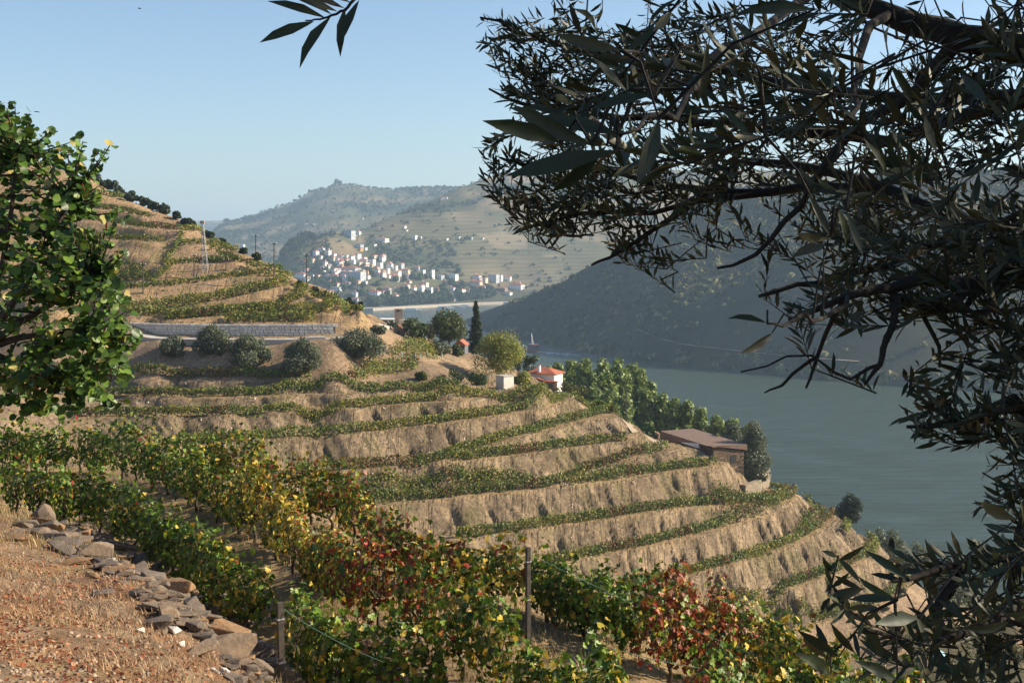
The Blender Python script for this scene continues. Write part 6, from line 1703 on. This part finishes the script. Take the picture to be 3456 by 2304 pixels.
ok = (a < bd) & (fbm(x * .9, y * .9, 3, 25) + rng.normal(0, .12, n) > .50)
x, y = x[ok], y[ok]; z = zgv(x, y); m = len(x)
V, Fc, Cc = inst(T_ROUND, np.stack([x, y, z + .015], 1), rand_frames(m, rng, 1.6), rng.uniform(.028, .055, m), cols_mix([(0.26,0.07,0.035),(0.34,0.13,0.06),(0.42,0.23,0.13),(0.18,0.06,0.035)], m, rng))
o = obj('leaf_litter', mesh_np('leaf_litter', V, Fc, Cc), mat=M_GRASS); tag(o, 'fallen red brown leaves lying on the bank', 'leaf litter', None, 'stuff')
n = 5000
a = rng.uniform(-.44, -.1, n); y = np.exp(rng.uniform(np.log(9), np.log(32), n)); x = a * y; z = zgv(x, y)
sel = rng.random(n) < .7; x, y, z = x[sel], y[sel], z[sel]; m = len(x)
TS = tmpl([(-.5,-.3,-.2),(.5,-.35,-.2),(.45,.35,-.2),(-.45,.3,-.2),(-.3,-.2,.25),(.3,-.2,.2),(.3,.25,.25),(-.3,.2,.2)], [(0,1,5),(0,5,4),(1,2,6),(1,6,5),(2,3,7),(2,7,6),(3,0,4),(3,4,7),(4,5,6),(4,6,7)])
V, Fc, Cc = inst(TS, np.stack([x, y, z + .008], 1), rand_frames(m, rng, 2.0), rng.uniform(.015, .06, m), cols_mix([(0.26,0.18,0.12),(0.20,0.15,0.11),(0.32,0.24,0.17)], m, rng))
o = obj('gravel', mesh_np('gravel', V, Fc, Cc), mat=leaf_mat('gravel_stone', 0, .9, .1)); tag(o, 'small stone chips scattered over the bank', 'gravel', None, 'stuff')
# stone chips on the banks of the brown slope
n = 19000
a = rng.uniform(-.35, .40, n); y = rng.uniform(135, 215, n); x = a * y; z = zgv(x, y)
i_ = np.clip(np.searchsorted(yrow, y), 0, jn); j_ = np.clip(np.searchsorted(acol, a), 0, NA - 1)
ok = (isr_f[np.clip(i_, 0, NY - 1), j_] > .5) & (fbm(x * .2, y * .2, 3, 55) > .45)
x, y, z = x[ok], y[ok], z[ok]; m = len(x)
V, Fc, Cc = inst(TS, np.stack([x, y, z + .02], 1), rand_frames(m, rng, 1.0), rng.uniform(.12, .36, m) * rng.random(m) ** .5, cols_mix([(0.36,0.29,0.22),(0.24,0.18,0.13),(0.50,0.43,0.36),(0.20,0.15,0.11)], m, rng))
o = obj('rubble', mesh_np('rubble', V, Fc, Cc), mat=bpy.data.materials['gravel_stone']); tag(o, 'loose stones lying on the banks of the brown slope', 'rubble', None, 'stuff')

# weeds and dead tufts on benches, banks and the ochre hill
n = 60000
a = rng.uniform(-.42, .42, n); y = rng.uniform(135, 262, n); x = a * y; z = zgv(x, y)
i_ = np.clip(np.searchsorted(yrow, y), 0, jn); j_ = np.clip(np.searchsorted(acol, a), 0, NA - 1)
wt = np.clip(isr_f[i_, j_] * .30 + bn_f[i_, j_] * .8 + hillw[i_, j_] * .55 + .12, 0, 1)
ok = (rng.random(n) < wt) & (fbm(x * .25, y * .25, 3, 75) + rng.normal(0, .06, n) > .47)
x, y, z = x[ok], y[ok], z[ok]; m = len(x)
V, Fc, Cc = inst(T_DIA, np.stack([x, y, z + .08], 1), rand_frames(m, rng, 0.0), rng.uniform(.15, .50, m) * rng.random(m) ** .4, cols_mix([(0.34,0.25,0.12),(0.22,0.18,0.08),(0.14,0.14,0.05),(0.40,0.30,0.16),(0.10,0.11,0.04)], m, rng))
o = obj('dry_weeds', mesh_np('dry_weeds', V, Fc, Cc), mat=M_GRASS); tag(o, 'dry weeds and tufts on the terrace banks', 'weeds', None, 'stuff')

# ------------------------------------------------------------------ leafy tree at the left edge
def judas_tree():
    rng = np.random.default_rng(77); rr = random.Random(77)
    d0 = 12.0
    bx = (-150 - CX) / F * d0
    base = Vector((bx, d0, zg(bx, d0)))
    root = empty('leafy_tree', base); tag(root, 'leafy tree with round green leaves and red pods at the edge', 'tree')
    W2 = lambda px, py, d: pt(px, py, d) - base
    mb = MB()
    fork = W2(-60, 1180, 12.0)
    mb.tube([Vector((0,0,-.3)), Vector((.1,0,.9)), fork], [.13, .11, .09], 8)
    LIMB = [[(-60,1180,12),(0,950,11.9),(40,700,11.8),(60,480,11.8)], [(-60,1180,12),(60,1000,11.7),(160,820,11.5),(250,650,11.4)], [(-60,1180,12),(80,1080,11.6),(220,1000,11.3),(340,920,11.2)], [(-60,1180,12),(60,1140,11.8),(200,1120,11.6),(330,1090,11.5)],
            [(-60,1180,12),(40,1220,12),(150,1240,12.0),(260,1240,11.9)], [(-60,1180,12),(-60,900,12.6),(-20,650,12.8),(-30,450,12.9)], [(-60,1180,12),(0,1260,12.3),(60,1320,12.4),(130,1360,12.4)], [(-60,1180,12),(70,960,12.5),(160,900,12.7),(260,860,12.8)]]
    LP = []
    for L in LIMB:
        p3 = [W2(*q) for q in L]
        mb.tube(p3, [.045, .032, .022, .012], 6)
        for i in range(len(p3) - 1):
            for t in range(6): LP.append(p3[i].lerp(p3[i+1], t / 6))
    obj('trunk', mb.mesh('trunk', True), root, mat=M_BARK)
    # shoots: tips in the picture
    tips = [(372,490,11.3),(355,505,11.4),(182,432,11.5),(50,340,11.8),(100,400,12),(30,420,12.2),(345,620,11.4),(300,700,11.3),(320,560,11.5),(340,780,11.2),(435,840,11.0),(400,850,11.2),(420,715,11.3),(390,950,11.1),(430,1050,11.2),(440,1010,11.2),(410,1090,11.3),(475,1130,11.2),(440,1160,11.4),(395,1180,11.5),(390,1230,11.5),(330,1290,11.7),(290,1300,11.6),(250,1270,11.7),(360,900,11.3),
            (200,1360,12),(120,1390,12.2),(60,1400,12.2),(30,1330,12),(260,560,11.5),(220,640,11.4),(150,560,11.7),(120,640,12),(60,600,12),(200,740,11.6),(260,820,11.4),(300,1000,11.2),(330,1060,11.3),(280,1140,11.5),(180,1180,11.6),(100,1100,11.6),(50,1000,11.6),(150,950,11.4),(220,920,11.3),(60,860,11.7),(100,780,11.7),(20,760,12),(20,520,12.2),(240,480,11.8),(130,480,11.9),
            (300,840,12.4),(180,1060,12.3),(80,1250,12.3),(160,1300,12.1),(230,1210,11.8),(340,1190,11.7),(310,930,11.9),(20,900,12.4),(0,1120,12),(30,1200,11.6),(110,1180,11.3),(90,900,11.2),(180,840,11.1),(230,1080,11.1),(150,700,12.2),(40,680,12.5)]
    extra = []
    for k in range(430):
        t = rr.choice(tips); extra.append((t[0] - abs(rr.gauss(40, 70)), t[1] + rr.gauss(45, 70), t[2] + rr.uniform(-.5, .6)))
    tips = tips + [e for e in extra if 330 + max(0, e[0]) * .35 < e[1] < 1400]
    mb = MB(); P, Dd, Nn = [], [], []
    for (px, py, d) in tips:
        e = W2(px, py, d)
        s = min(LP, key=lambda q: (q - e).length + max(0, (q.z - e.z)) * .8)
        mid = s.lerp(e, .55) + Vector((0, 0, -.06 * (e - s).length))
        mb.tube([s, mid, e], [.014, .009, .004], 4)
        L = (e - s).length; nl = int(min(1.0, L) / .032)
        for k in range(nl):
            t = 1 - k * .032 / max(L, .01)
            p = s.lerp(mid, t * 2) if t < .5 else mid.lerp(e, t * 2 - 1)
            side = 1 if k % 2 else -1
            ax = (e - mid).normalized(); sd = ax.cross(Vector((0, -.3, 1))).normalized() * side
            p = p + Vector((rr.gauss(0, .025), rr.gauss(0, .03), rr.gauss(0, .025)))
            P.append(p); Dd.append(sd * .9 + ax * .5 + Vector((rr.gauss(0, .3), rr.gauss(0, .3), -.45 + rr.gauss(0, .3)))); Nn.append(Vector((rr.gauss(.35, .5), rr.gauss(-.35, .5), rr.gauss(.5, .45))))
    obj('branch', mb.mesh('branch'), root, mat=M_BARK)
    P = np.array(P); n = len(P)
    R = frames(np.array([tuple(q) for q in Dd]), np.array([tuple(q) for q in Nn]))
    S_ = rng.uniform(.038, .10, n); C_ = cols_mix([(0.070,0.135,0.018),(0.048,0.098,0.015),(0.11,0.175,0.026),(0.034,0.068,0.013)], n, rng)
    yl = rng.random(n) < .06; C_[yl] = cols_mix([(0.28,0.25,0.06),(0.36,0.30,0.10)], int(yl.sum()), rng)
    # nearest leaves one by one
    seen = np.argsort(P[:, 1] + rng.random(n) * .5); inframe = (P[:, 0] + base.x) / (P[:, 1] + base.y) > -.405
    pick = [i for i in seen if inframe[i]][:300]
    msk = np.ones(n, bool); msk[pick] = False
    V, Fc, Cc = inst(T_ROUND, P[msk], R[msk], S_[msk], C_[msk])
    f = obj('foliage', mesh_np('foliage', V, Fc, Cc), root, mat=VARM); f['kind'] = 'stuff'
    lv = []
    for v in range(6):
        c = C_[pick[v * 7]]
        lv.append(mesh_np('leaf', T_ROUND[0], T_ROUND[1], np.tile(c, (len(T_ROUND[0]), 1)))); lv[-1].materials.append(VARM)
    for i in pick:
        o = obj('leaf', lv[rr.randrange(6)], root)
        M = Matrix([[*R[i][r] * S_[i], P[i][r]] for r in range(3)] + [[0, 0, 0, 1]]); o.matrix_local = M
    # red seed pods
    m = 150; k = rng.integers(0, n, m)
    Pp = P[k] + rng.normal(0, .03, (m, 3)); sel = rng.random(m) < np.where(Pp[:, 2] + base.z - HC < -.6, .9, .25)
    Pp = Pp[sel]; m = len(Pp)
    Rp = frames(np.stack([rng.normal(0, .25, m), rng.normal(0, .25, m), -np.ones(m)], 1), rdir(m, rng))
    V, Fc, Cc = inst(T_OLIVE, Pp, Rp, rng.uniform(.07, .11, m), cols_mix([(0.22,0.03,0.02),(0.16,0.03,0.02),(0.28,0.05,0.03)], m, rng))
    f = obj('seed_pods', mesh_np('seed_pods', V, Fc, Cc), root, mat=M_GRASS); f['kind'] = 'stuff'
judas_tree()

# ------------------------------------------------------------------ olive tree overhead
def olive_tree():
    rng = np.random.default_rng(99); rr = random.Random(99)
    base = Vector((4.6, 4.4, zg(4.6, 4.4)))
    M_OBARK = simple_mat('olive_bark', (0.030, 0.025, 0.020), (0.016, 0.013, 0.011), 20, 0.9, 0.01, 60)
    root = empty('olive_tree', base); tag(root, 'dark olive tree hanging its leafy boughs into the view', 'tree')
    W2 = lambda px, py, d: pt(px, py, d) - base
    mb = MB()
    fork = W2(4450, 420, 4.5)
    mb.tube([Vector((0,0,-.4)), Vector((-.05,.05,.8)), Vector((.05,-.05,1.6)), fork], [.24, .20, .17, .13], 10)
    LIMB = [
     ([(4450,420,4.5),(3900,260,3.9),(3500,190,3.5),(3250,130,3.4),(3000,50,3.5),(2780,-40,3.6),(2600,-120,3.7),(2200,-200,3.6),(1700,-230,3.2)], [.10,.06,.045,.040,.032,.025,.020,.014,.008]),
     ([(4450,420,4.5),(4000,600,4.2),(3600,700,4.0),(3300,760,4.0),(3000,640,4.2),(2700,560,4.4),(2490,550,4.5),(2315,706,4.5),(2080,857,4.5),(1995,895,4.5)], [.08,.04,.03,.024,.02,.017,.014,.011,.007,.004]),
     ([(3900,260,3.9),(3500,330,4.3),(3000,330,4.8),(2500,250,5.0),(2100,200,5.0),(1800,120,4.9),(1620,60,4.8)], [.05,.03,.024,.02,.015,.01,.004]),
     ([(3500,330,4.3),(3000,480,4.8),(2500,420,5.0),(2100,400,5.0),(1800,360,4.9),(1650,300,4.8)], [.03,.024,.018,.014,.009,.004]),
     ([(3000,640,4.2),(2600,650,4.6),(2200,620,4.8),(1900,560,4.8),(1700,540,4.8)], [.02,.016,.012,.008,.004]),
     ([(2600,650,4.6),(2200,720,4.7),(1950,720,4.6),(1760,780,4.6)], [.014,.01,.007,.003]),
     ([(4000,600,4.2),(3650,900,3.6),(3300,960,3.2),(3100,940,3.1),(2860,1000,3.0),(2660,1080,3.0)], [.05,.03,.022,.016,.010,.004]),
     ([(4000,600,4.2),(3800,1200,3.6),(3560,1500,3.2),(3420,1350,3.1),(3280,1430,3.0),(3060,1440,3.0)], [.05,.035,.025,.018,.011,.004]),
     ([(3800,1200,3.6),(3700,1700,2.9),(3480,1850,2.6),(3250,1900,2.4),(3080,1950,2.25),(3010,1960,2.2)], [.03,.02,.012,.008,.005,.003]),
     ([(3700,1700,2.9),(3500,2000,2.5),(3380,2080,2.4),(3200,2150,2.3),(3110,2210,2.25)], [.025,.014,.010,.007,.004]),
     ([(3250,1900,2.4),(3150,2080,2.3),(3080,2200,2.2),(2900,2120,2.1)], [.011,.008,.006,.003]),
     ([(3560,1500,3.2),(3440,1800,3.0),(3400,2050,2.9),(3430,2260,2.8)], [.02,.013,.009,.005]),
     ([(3300,960,3.2),(3180,1050,3.1),(3030,1000,3.05),(2990,1150,3.0),(2970,1230,3.0),(2920,1298,3.0)], [.016,.012,.010,.009,.007,.003]),
     ([(3180,1050,3.1),(3100,1040,3.1),(3170,1170,3.1),(3170,1240,3.1)], [.010,.007,.005,.003]),
     ([(2860,1000,3.0),(2760,1200,3.1),(2720,1310,3.1)], [.007,.005,.003]), ([(2760,1200,3.1),(2640,1300,3.15),(2580,1325,3.15)], [.005,.004,.002]), ([(2970,1230,3.0),(2870,1280,3.0),(2740,1200,3.0),(2500,1255,3.0)], [.005,.004,.003,.002]),
     ([(3420,880,3.3),(3280,1000,3.2),(3250,1060,3.2)], [.013,.010,.006]), ([(3456,850,3.3),(3360,1010,3.3),(3300,1020,3.3)], [.013,.009,.004]),
     ([(2200,-200,3.6),(1700,-180,2.2),(1400,-120,1.7),(1240,-60,1.55),(1195,0,1.5),(1165,35,1.5),(1120,52,1.5),(1080,66,1.5),(1030,70,1.5)], [.012,.007,.005,.004,.0022,.0018,.0016,.0013,.0008]),
     ([(2860,1000,3.0),(2740,1085,2.3),(2640,1100,2.0),(2590,1092,1.95)], [.006,.004,.003,.0015]),
     ([(3250,130,3.4),(3100,300,3.6),(2900,420,3.7),(2700,700,3.8),(2550,860,3.8),(2420,905,3.8)], [.025,.018,.014,.010,.007,.004]),
     ([(3300,760,4.0),(3000,900,3.7),(2750,960,3.5),(2560,1000,3.5)], [.018,.013,.009,.005]),
     ([(2780,-40,3.6),(2500,150,2.2),(2350,300,1.7),(2250,380,1.45),(2080,460,1.3)], [.014,.008,.005,.003,.0016]),
     ([(3000,50,3.5),(2900,250,2.6),(2850,420,2.3),(2800,560,2.2)], [.014,.008,.005,.003]),
    ]
    wl_ = lambda *pts: [(CX + x / y * F, YH - z / y * F, y) for x, y, z in pts]
    LIMB += [(wl_((2.91,4.5,.43),(4.0,4.4,1.3),(3.6,4.5,2.3),(2.4,4.6,2.0)), [.08,.06,.04,.01]), (wl_((2.91,4.5,.43),(4.4,4.3,1.4),(4.8,4.2,2.5),(5.6,4.4,1.9)), [.08,.05,.03,.01]), (wl_((2.91,4.5,.43),(3.5,3.3,1.2),(3.1,2.1,1.9),(2.0,1.6,1.5)), [.07,.04,.02,.008]),
             (wl_((3.5,3.3,1.2),(2.9,2.2,.8),(2.5,1.9,.4)), [.03,.015,.006]), (wl_((4.0,4.4,1.3),(3.6,5.2,2.2),(3.2,5.8,2.7)), [.05,.03,.01]), (wl_((3.1,2.1,1.9),(3.4,1.8,2.3)), [.02,.008]), (wl_((4.4,4.3,1.4),(5.2,4.4,1.3),(6.0,4.4,1.5)), [.05,.03,.01])]
    LP = []
    for L, rad in LIMB:
        p3 = [W2(*q) for q in L]
        q3, qr = [], []
        for i in range(len(p3) - 1):
            for t in range(3):
                w = t / 3; v = p3[i].lerp(p3[i+1], w)
                if t: v = v + Vector((rr.gauss(0, 1), rr.gauss(0, 1), rr.gauss(0, 1))) * (p3[i+1] - p3[i]).length * .03
                q3.append(v); qr.append(rad[i] * (1 - w) + rad[i+1] * w); LP.append(v)
        q3.append(p3[-1]); qr.append(rad[-1]); LP.append(p3[-1])
        mb.tube(q3, qr, 7)
    obj('trunk', mb.mesh('trunk', True), root, mat=M_OBARK)
    LPa = np.array([tuple(q) for q in LP])
    # foliage zones: px, py, rx, ry, d0, d1, number of twigs
    Z_ = [(1660,110,90,60,4.5,5.2,7),(1760,150,120,80,4.4,5.2,12),(1700,310,90,50,4.4,5.2,6),(1850,280,140,90,4.4,5.4,12),(1660,540,70,60,4.4,5,6),(1780,520,120,90,4.4,5.4,12),(1700,650,80,50,4.4,5,6),(1800,740,90,50,4.3,5,8),(1950,640,130,100,4.2,5.4,14),(2000,450,150,100,4.2,5.6,14),
          (2000,150,150,100,4.2,5.6,14),(2050,780,120,50,4.2,5,8),(2200,300,150,120,4,5.8,16),(2200,100,150,90,4,5.8,14),(2250,550,150,120,4,5.8,17),(2250,720,110,70,4,5.2,7),(2450,150,150,110,3.8,6,11),(2450,420,150,120,3.8,6,14),(2500,640,150,90,3.8,6,10),(2700,120,150,100,3.6,6,8),(2700,380,150,120,3.4,6,14),
          (2720,620,160,110,3.4,6,14),(2750,820,160,90,3.2,5.5,11),(3000,250,150,120,3.4,6,9),(3000,500,160,120,3.2,6,17),(3000,740,160,110,3.1,6,16),(3050,920,160,80,3,5,13),(3300,300,150,130,3.2,6,11),(3300,560,160,130,3,6,18),(3320,800,150,120,3,5.5,16),(3380,980,110,80,3,5,8),(2850,1040,150,70,2.9,3.6,7),(2680,1090,70,40,2.9,3.3,3),
          (3050,1030,140,70,2.9,3.6,6),(3120,1400,110,80,2.8,3.4,7),(3280,1360,110,120,2.8,3.5,9),(3400,1250,80,120,2.8,3.6,6),(3400,1520,80,120,2.8,3.5,7),(3350,1700,110,90,2.5,3.2,5),(3050,1930,150,90,2.0,2.6,5),(3200,2050,130,90,2.0,2.7,6),(2950,2130,140,90,2.0,2.4,4),(3300,1880,130,100,2.2,2.9,6),(3380,2100,100,120,2.3,3,6),(3250,2230,120,70,2.1,2.7,5),(3420,1980,60,100,2.4,3.2,4),
          (1880,420,120,60,1.55,1.9,3),(2060,250,120,90,1.8,2.3,3),(2330,420,120,120,1.8,2.3,3),(2700,330,160,140,1.9,2.6,3),(2830,620,160,120,2.0,2.7,3),(3050,420,150,150,2.2,2.9,3),(3250,700,150,150,2.2,2.9,3),(2600,60,160,60,1.6,2.2,3),(3150,120,160,80,2.2,3,2),
          # the rest of the crown, over and right of the frame, which keeps these boughs in shade
          (3900,100,500,300,2.6,4.5,150),(4300,700,600,400,2.6,4.5,190),(3700,1300,200,400,2.6,3.6,60),(4500,1500,500,500,2.6,4,120),(4100,1900,500,300,2.2,3.4,90),(3000,-400,900,250,3,4.5,90),(4700,100,600,500,3,5,90),(4800,1000,500,500,3,5,80),(5300,500,500,600,3.4,5,90),(2200,-450,500,200,2.8,4,30)]
    # upper crown, above and to the right: world boxes x, y, z relative to the eye
    UP = [(2.0,1.6,1.4,.9,.7,.5,270),(3.2,1.8,2.1,1.0,.8,.6,230),(2.5,1.9,.4,.6,.5,.5,90),(2.2,4.5,1.9,1.2,1.5,.6,120),(3.6,4.5,2.4,1.2,1.6,.8,170),(4.8,4.2,2.6,1.2,1.6,1.0,170),(3.0,3.4,1.2,.9,1.2,.7,110),(4.4,4.6,1.3,1.1,1.6,.8,150),(5.6,4.4,1.6,1.0,1.5,1.0,120),(3.2,5.6,2.6,1.4,1.0,.8,110)]
    zones = list(Z_)
    for (x, y, z, rx, ry, rz, nt) in UP:
        for k in range(nt):
            d = y + rr.uniform(-1, 1) * ry; X = x + rr.uniform(-1, 1) * rx; Z0 = z + rr.uniform(-1, 1) * rz
            zones.append((CX + X / d * F, YH - Z0 / d * F, 1, 1, d, d + .01, 1))
    net = np.zeros((len(LPa) + 9000, 3)); net[:len(LPa)] = LPa; nn_ = len(LPa)
    mb = MB(); P, Dd, Nn, S_ = [], [], [], []
    for (cx, cy, rx, ry, d0, d1, nt) in zones:
        for k in range(nt):
            while True:
                u, v = rr.uniform(-1, 1), rr.uniform(-1, 1)
                if u * u + v * v < 1: break
            d = rr.uniform(d0, d1); tip = W2(cx + u * rx, cy + v * ry, d)
            near = net[:nn_][np.argmin(((net[:nn_] - np.array(tip)) ** 2).sum(1))]
            s = Vector(near)
            dr = (tip - s)
            L = rr.uniform(.24, .42)
            dirv = Vector((-.75 + rr.gauss(0, .45), rr.gauss(0, .4), rr.gauss(-.05, .5)))
            if dr.length > .05: dirv = dirv + dr.normalized() * .7
            if cx < 3600: dirv.x = -abs(dirv.x) - .1
            dirv.normalize()
            L *= min(1.0, d / 3.0 + .1)
            st_ = tip - dirv * L
            bend = Vector((rr.gauss(0, .05), rr.gauss(0, .05), -.04))
            m1 = st_.lerp(tip, .5) + bend
            dv = np.array(st_) - net[:nn_]; dl_ = np.linalg.norm(dv, axis=1) + 1e-6
            cost = dl_ * (1 + 0.6 * (1 - (dv @ np.array(dirv)) / dl_)) + np.maximum(0, dl_ - .25) * 3
            s = Vector(net[int(np.argmin(cost))])
            for w_ in (.35, .7, 1.0):
                if nn_ < len(net): net[nn_] = np.array(s.lerp(st_, w_)); nn_ += 1
            vv = st_ - s
            if vv.length > .04 and not (vv.length < .25 and vv.dot(dirv) < 0):
                mb.tube([s, s.lerp(st_, .5) + Vector((rr.gauss(0, .03), rr.gauss(0, .03), rr.gauss(0, .03))), st_], [.0034, .0028, .0022], 4, cap=False)
            mb.tube([st_, m1, tip], [.0022, .0018, .0009], 4, cap=False)
            stp = rr.uniform(.015, .021); nn = int(L / stp)
            rot = rr.random() * 6.28
            for q in range(nn):
                t = (q + .4) / nn
                p = st_.lerp(m1, t * 2) if t < .5 else m1.lerp(tip, t * 2 - 1)
                ax = (tip - m1).normalized()
                x_ = ax.cross(Vector((.2, .9, .3))).normalized(); y_ = ax.cross(x_)
                for sgn in (0, math.pi):
                    if rr.random() < .10: continue
                    an = rot + sgn + (q % 2) * 1.45 + rr.gauss(0, .25)
                    rad = x_ * math.cos(an) + y_ * math.sin(an)
                    lf = ax * rr.uniform(.65, 1.1) + rad * rr.uniform(.6, 1.0) + Vector((0, 0, .08 + rr.gauss(0, .15)))
                    P.append(tuple(p)); Dd.append(tuple(lf)); Nn.append(tuple(ax * .8 - rad * .2 + Vector((rr.gauss(0, .4), rr.gauss(0, .4), rr.gauss(.15, .4)))))
                    S_.append(rr.uniform(.048, .074) * (1.0 if t < .85 else .75))
    # the spray hanging in at the top of the sky: leaves set one by one
    SPR = [((1100,62),(908,-15),1.5,.30),((1120,50),(960,-40),1.5,.25),((1140,40),(990,-20),1.49,.2),((1165,30),(1050,-15),1.51,.2),((1062,72),(873,140),1.5,-.35),((1118,55),(988,213),1.5,-.5),((1165,25),(1130,185),1.5,.1),((1213,0),(1128,146),1.5,-.2),((1185,10),(1080,-30),1.5,.2)]
    for (a, b, d, tw) in SPR:
        A, B = W2(a[0], a[1], d), W2(b[0], b[1], d - .01)
        P.append(tuple(A)); Dd.append(tuple(B - A)); Nn.append((tw, -1, .3 + tw)); S_.append((B - A).length)
    # large leaves close to the eye, set one by one (zoomed traces: base, tip)
    R8 = lambda x, y: (1500 + x / 1.2025, y / 1.2025)
    R4b = lambda x, y: (2400 + x / 2.2273, 1600 + y / 2.2273)
    NEARL = [(R8(*a), R8(*b)) for a, b in (((470,580),(175,455)),((600,590),(255,460)),((710,545),(390,465)),((500,480),(325,410)),((850,385),(590,415)),((720,205),(440,165)),((660,590),(430,795)),((700,610),(245,712)),((870,480),(820,760)),((1065,170),(1055,420)),((1000,280),(1060,440)),((740,370),(600,230)),((1500,40),(1190,15)),((1150,150),(1190,305)),
             ((760,560),(700,680)),((560,150),(505,10)),((620,140),(545,10)),((1570,960),(1470,800)),((1560,970),(1420,970)),((1540,990),(1440,1050)),((1630,850),(1700,1040)),((1590,830),(1640,1010)),((1310,1310),(1150,1270)),((1330,1350),(1215,1455)),((1010,400),(1100,250)),((1700,560),(1800,730)),((1880,640),(1800,520)),((1560,520),(1480,380)),((1900,420),(1830,250)),((2000,620),(1930,470)),((1480,60),(1410,170)),((2100,300),(2200,420)))]
    NEARL += [(R4b(*a), R4b(*b)) for a, b in (((1480,790),(1165,570)),((1345,660),(1360,450)),((1380,930),(1080,770)),((1400,940),(1030,900)),((1450,800),(1190,740)),((1740,940),(1560,780)),((1650,750),(1540,620)),((1340,1400),(1140,1210)),((960,1370),(680,1150)),((900,1360),(780,1110)),((1080,1340),(900,1130)),((870,1380),(650,1220)),((900,1500),(660,1340)),((1120,1390),(1070,1170)),((1280,1290),(1110,1130)),((1400,1540),(1100,1400)),
              ((1560,1330),(1400,1250)),((1560,1080),(1230,1060)),((1900,620),(1790,470)),((2280,440),(2040,370)),((2290,340),(1990,250)),((1440,1130),(1280,1200)),((1500,1110),(1310,1270)),((1990,1060),(1840,1070)),((2020,1130),(1830,1160)),((2240,1110),(1950,1140)),((1860,830),(1720,1000)),((2160,640),(2230,560)))]
    nb_ = []
    for (a, b) in NEARL:
        ln = math.hypot(a[0] - b[0], a[1] - b[1]); d = min(max(.064 * F / ln, 1.0), 2.6)
        A, B = W2(a[0], a[1], d), W2(b[0], b[1], d * rr.uniform(.95, 1.03))
        P.append(tuple(A)); Dd.append(tuple(B - A)); tw = rr.uniform(-.5, .5); Nn.append((tw, -1, rr.uniform(-.4, .6))); S_.append((B - A).length)
        C0 = np.concatenate([net[:nn_], np.array(nb_)]) if nb_ else net[:nn_]
        s = Vector(C0[np.argmin(((C0 - np.array(A)) ** 2).sum(1))]); nb_.append(tuple(A))
        if (s - A).length < .32: mb.tube([s, s.lerp(A, .5) + Vector((0, 0, .02)), A], [.0026, .0018, .0011], 4, cap=False)
    obj('twig', mb.mesh('twig'), root, mat=M_OBARK)
    P = np.array(P); n = len(P); Dd = np.array(Dd); Nn = np.array(Nn); S_ = np.array(S_)
    R = frames(Dd, Nn)
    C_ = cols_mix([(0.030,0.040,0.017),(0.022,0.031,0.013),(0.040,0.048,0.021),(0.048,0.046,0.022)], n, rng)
    C_[-len(NEARL):] *= .6  # closest leaves get a darker colour, painting in shade they do not receive
    W = P + np.array(base); pxv = W[:, 0] / W[:, 1] * F + CX; pyv = YH - (W[:, 2] - HC) / W[:, 1] * F
    inf = (pxv > -50) & (pxv < 3480) & (pyv > -60) & (pyv < 2330)
    size = np.where(inf, S_ / W[:, 1], 0)
    pick = list(np.argsort(-size)[:300])
    msk = np.ones(n, bool); msk[pick] = False
    V, Fc, Cc = inst(T_OLOW, P[msk], R[msk], S_[msk], C_[msk])
    f = obj('foliage', mesh_np('foliage', V, Fc, Cc), root, mat=M_OLIVE); f['kind'] = 'stuff'
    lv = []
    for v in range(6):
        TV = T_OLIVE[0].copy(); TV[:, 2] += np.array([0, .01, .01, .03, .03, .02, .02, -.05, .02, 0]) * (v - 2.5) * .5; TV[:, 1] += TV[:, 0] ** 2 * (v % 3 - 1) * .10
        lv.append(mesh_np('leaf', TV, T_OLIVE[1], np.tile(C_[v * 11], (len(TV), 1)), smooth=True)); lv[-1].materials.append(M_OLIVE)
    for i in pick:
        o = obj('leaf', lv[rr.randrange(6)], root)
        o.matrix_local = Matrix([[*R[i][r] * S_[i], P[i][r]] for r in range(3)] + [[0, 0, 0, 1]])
olive_tree()
# ------------------------------------------------------------------ haze
def haze_material():
    m = bpy.data.materials.new('haze_air'); m.use_nodes = True
    nt = m.node_tree; nt.nodes.remove(nt.nodes['Principled BSDF'])
    v = nt.nodes.new('ShaderNodeVolumePrincipled')
    v.inputs['Color'].default_value = (0.56, 0.77, 1.0, 1)
    v.inputs['Density'].default_value = HAZE
    v.inputs['Anisotropy'].default_value = 0.25
    nt.links.new(v.outputs['Volume'], nt.nodes['Material Output'].inputs['Volume'])
    return m
HAZE = 0.00013
hb = MB(); hb.box((0, 5200, 185), (30000, 10900, 400))
haze = obj('haze', hb.mesh('haze'), mat=haze_material())
tag(haze, 'thin blue haze filling the valley air', kind='stuff')
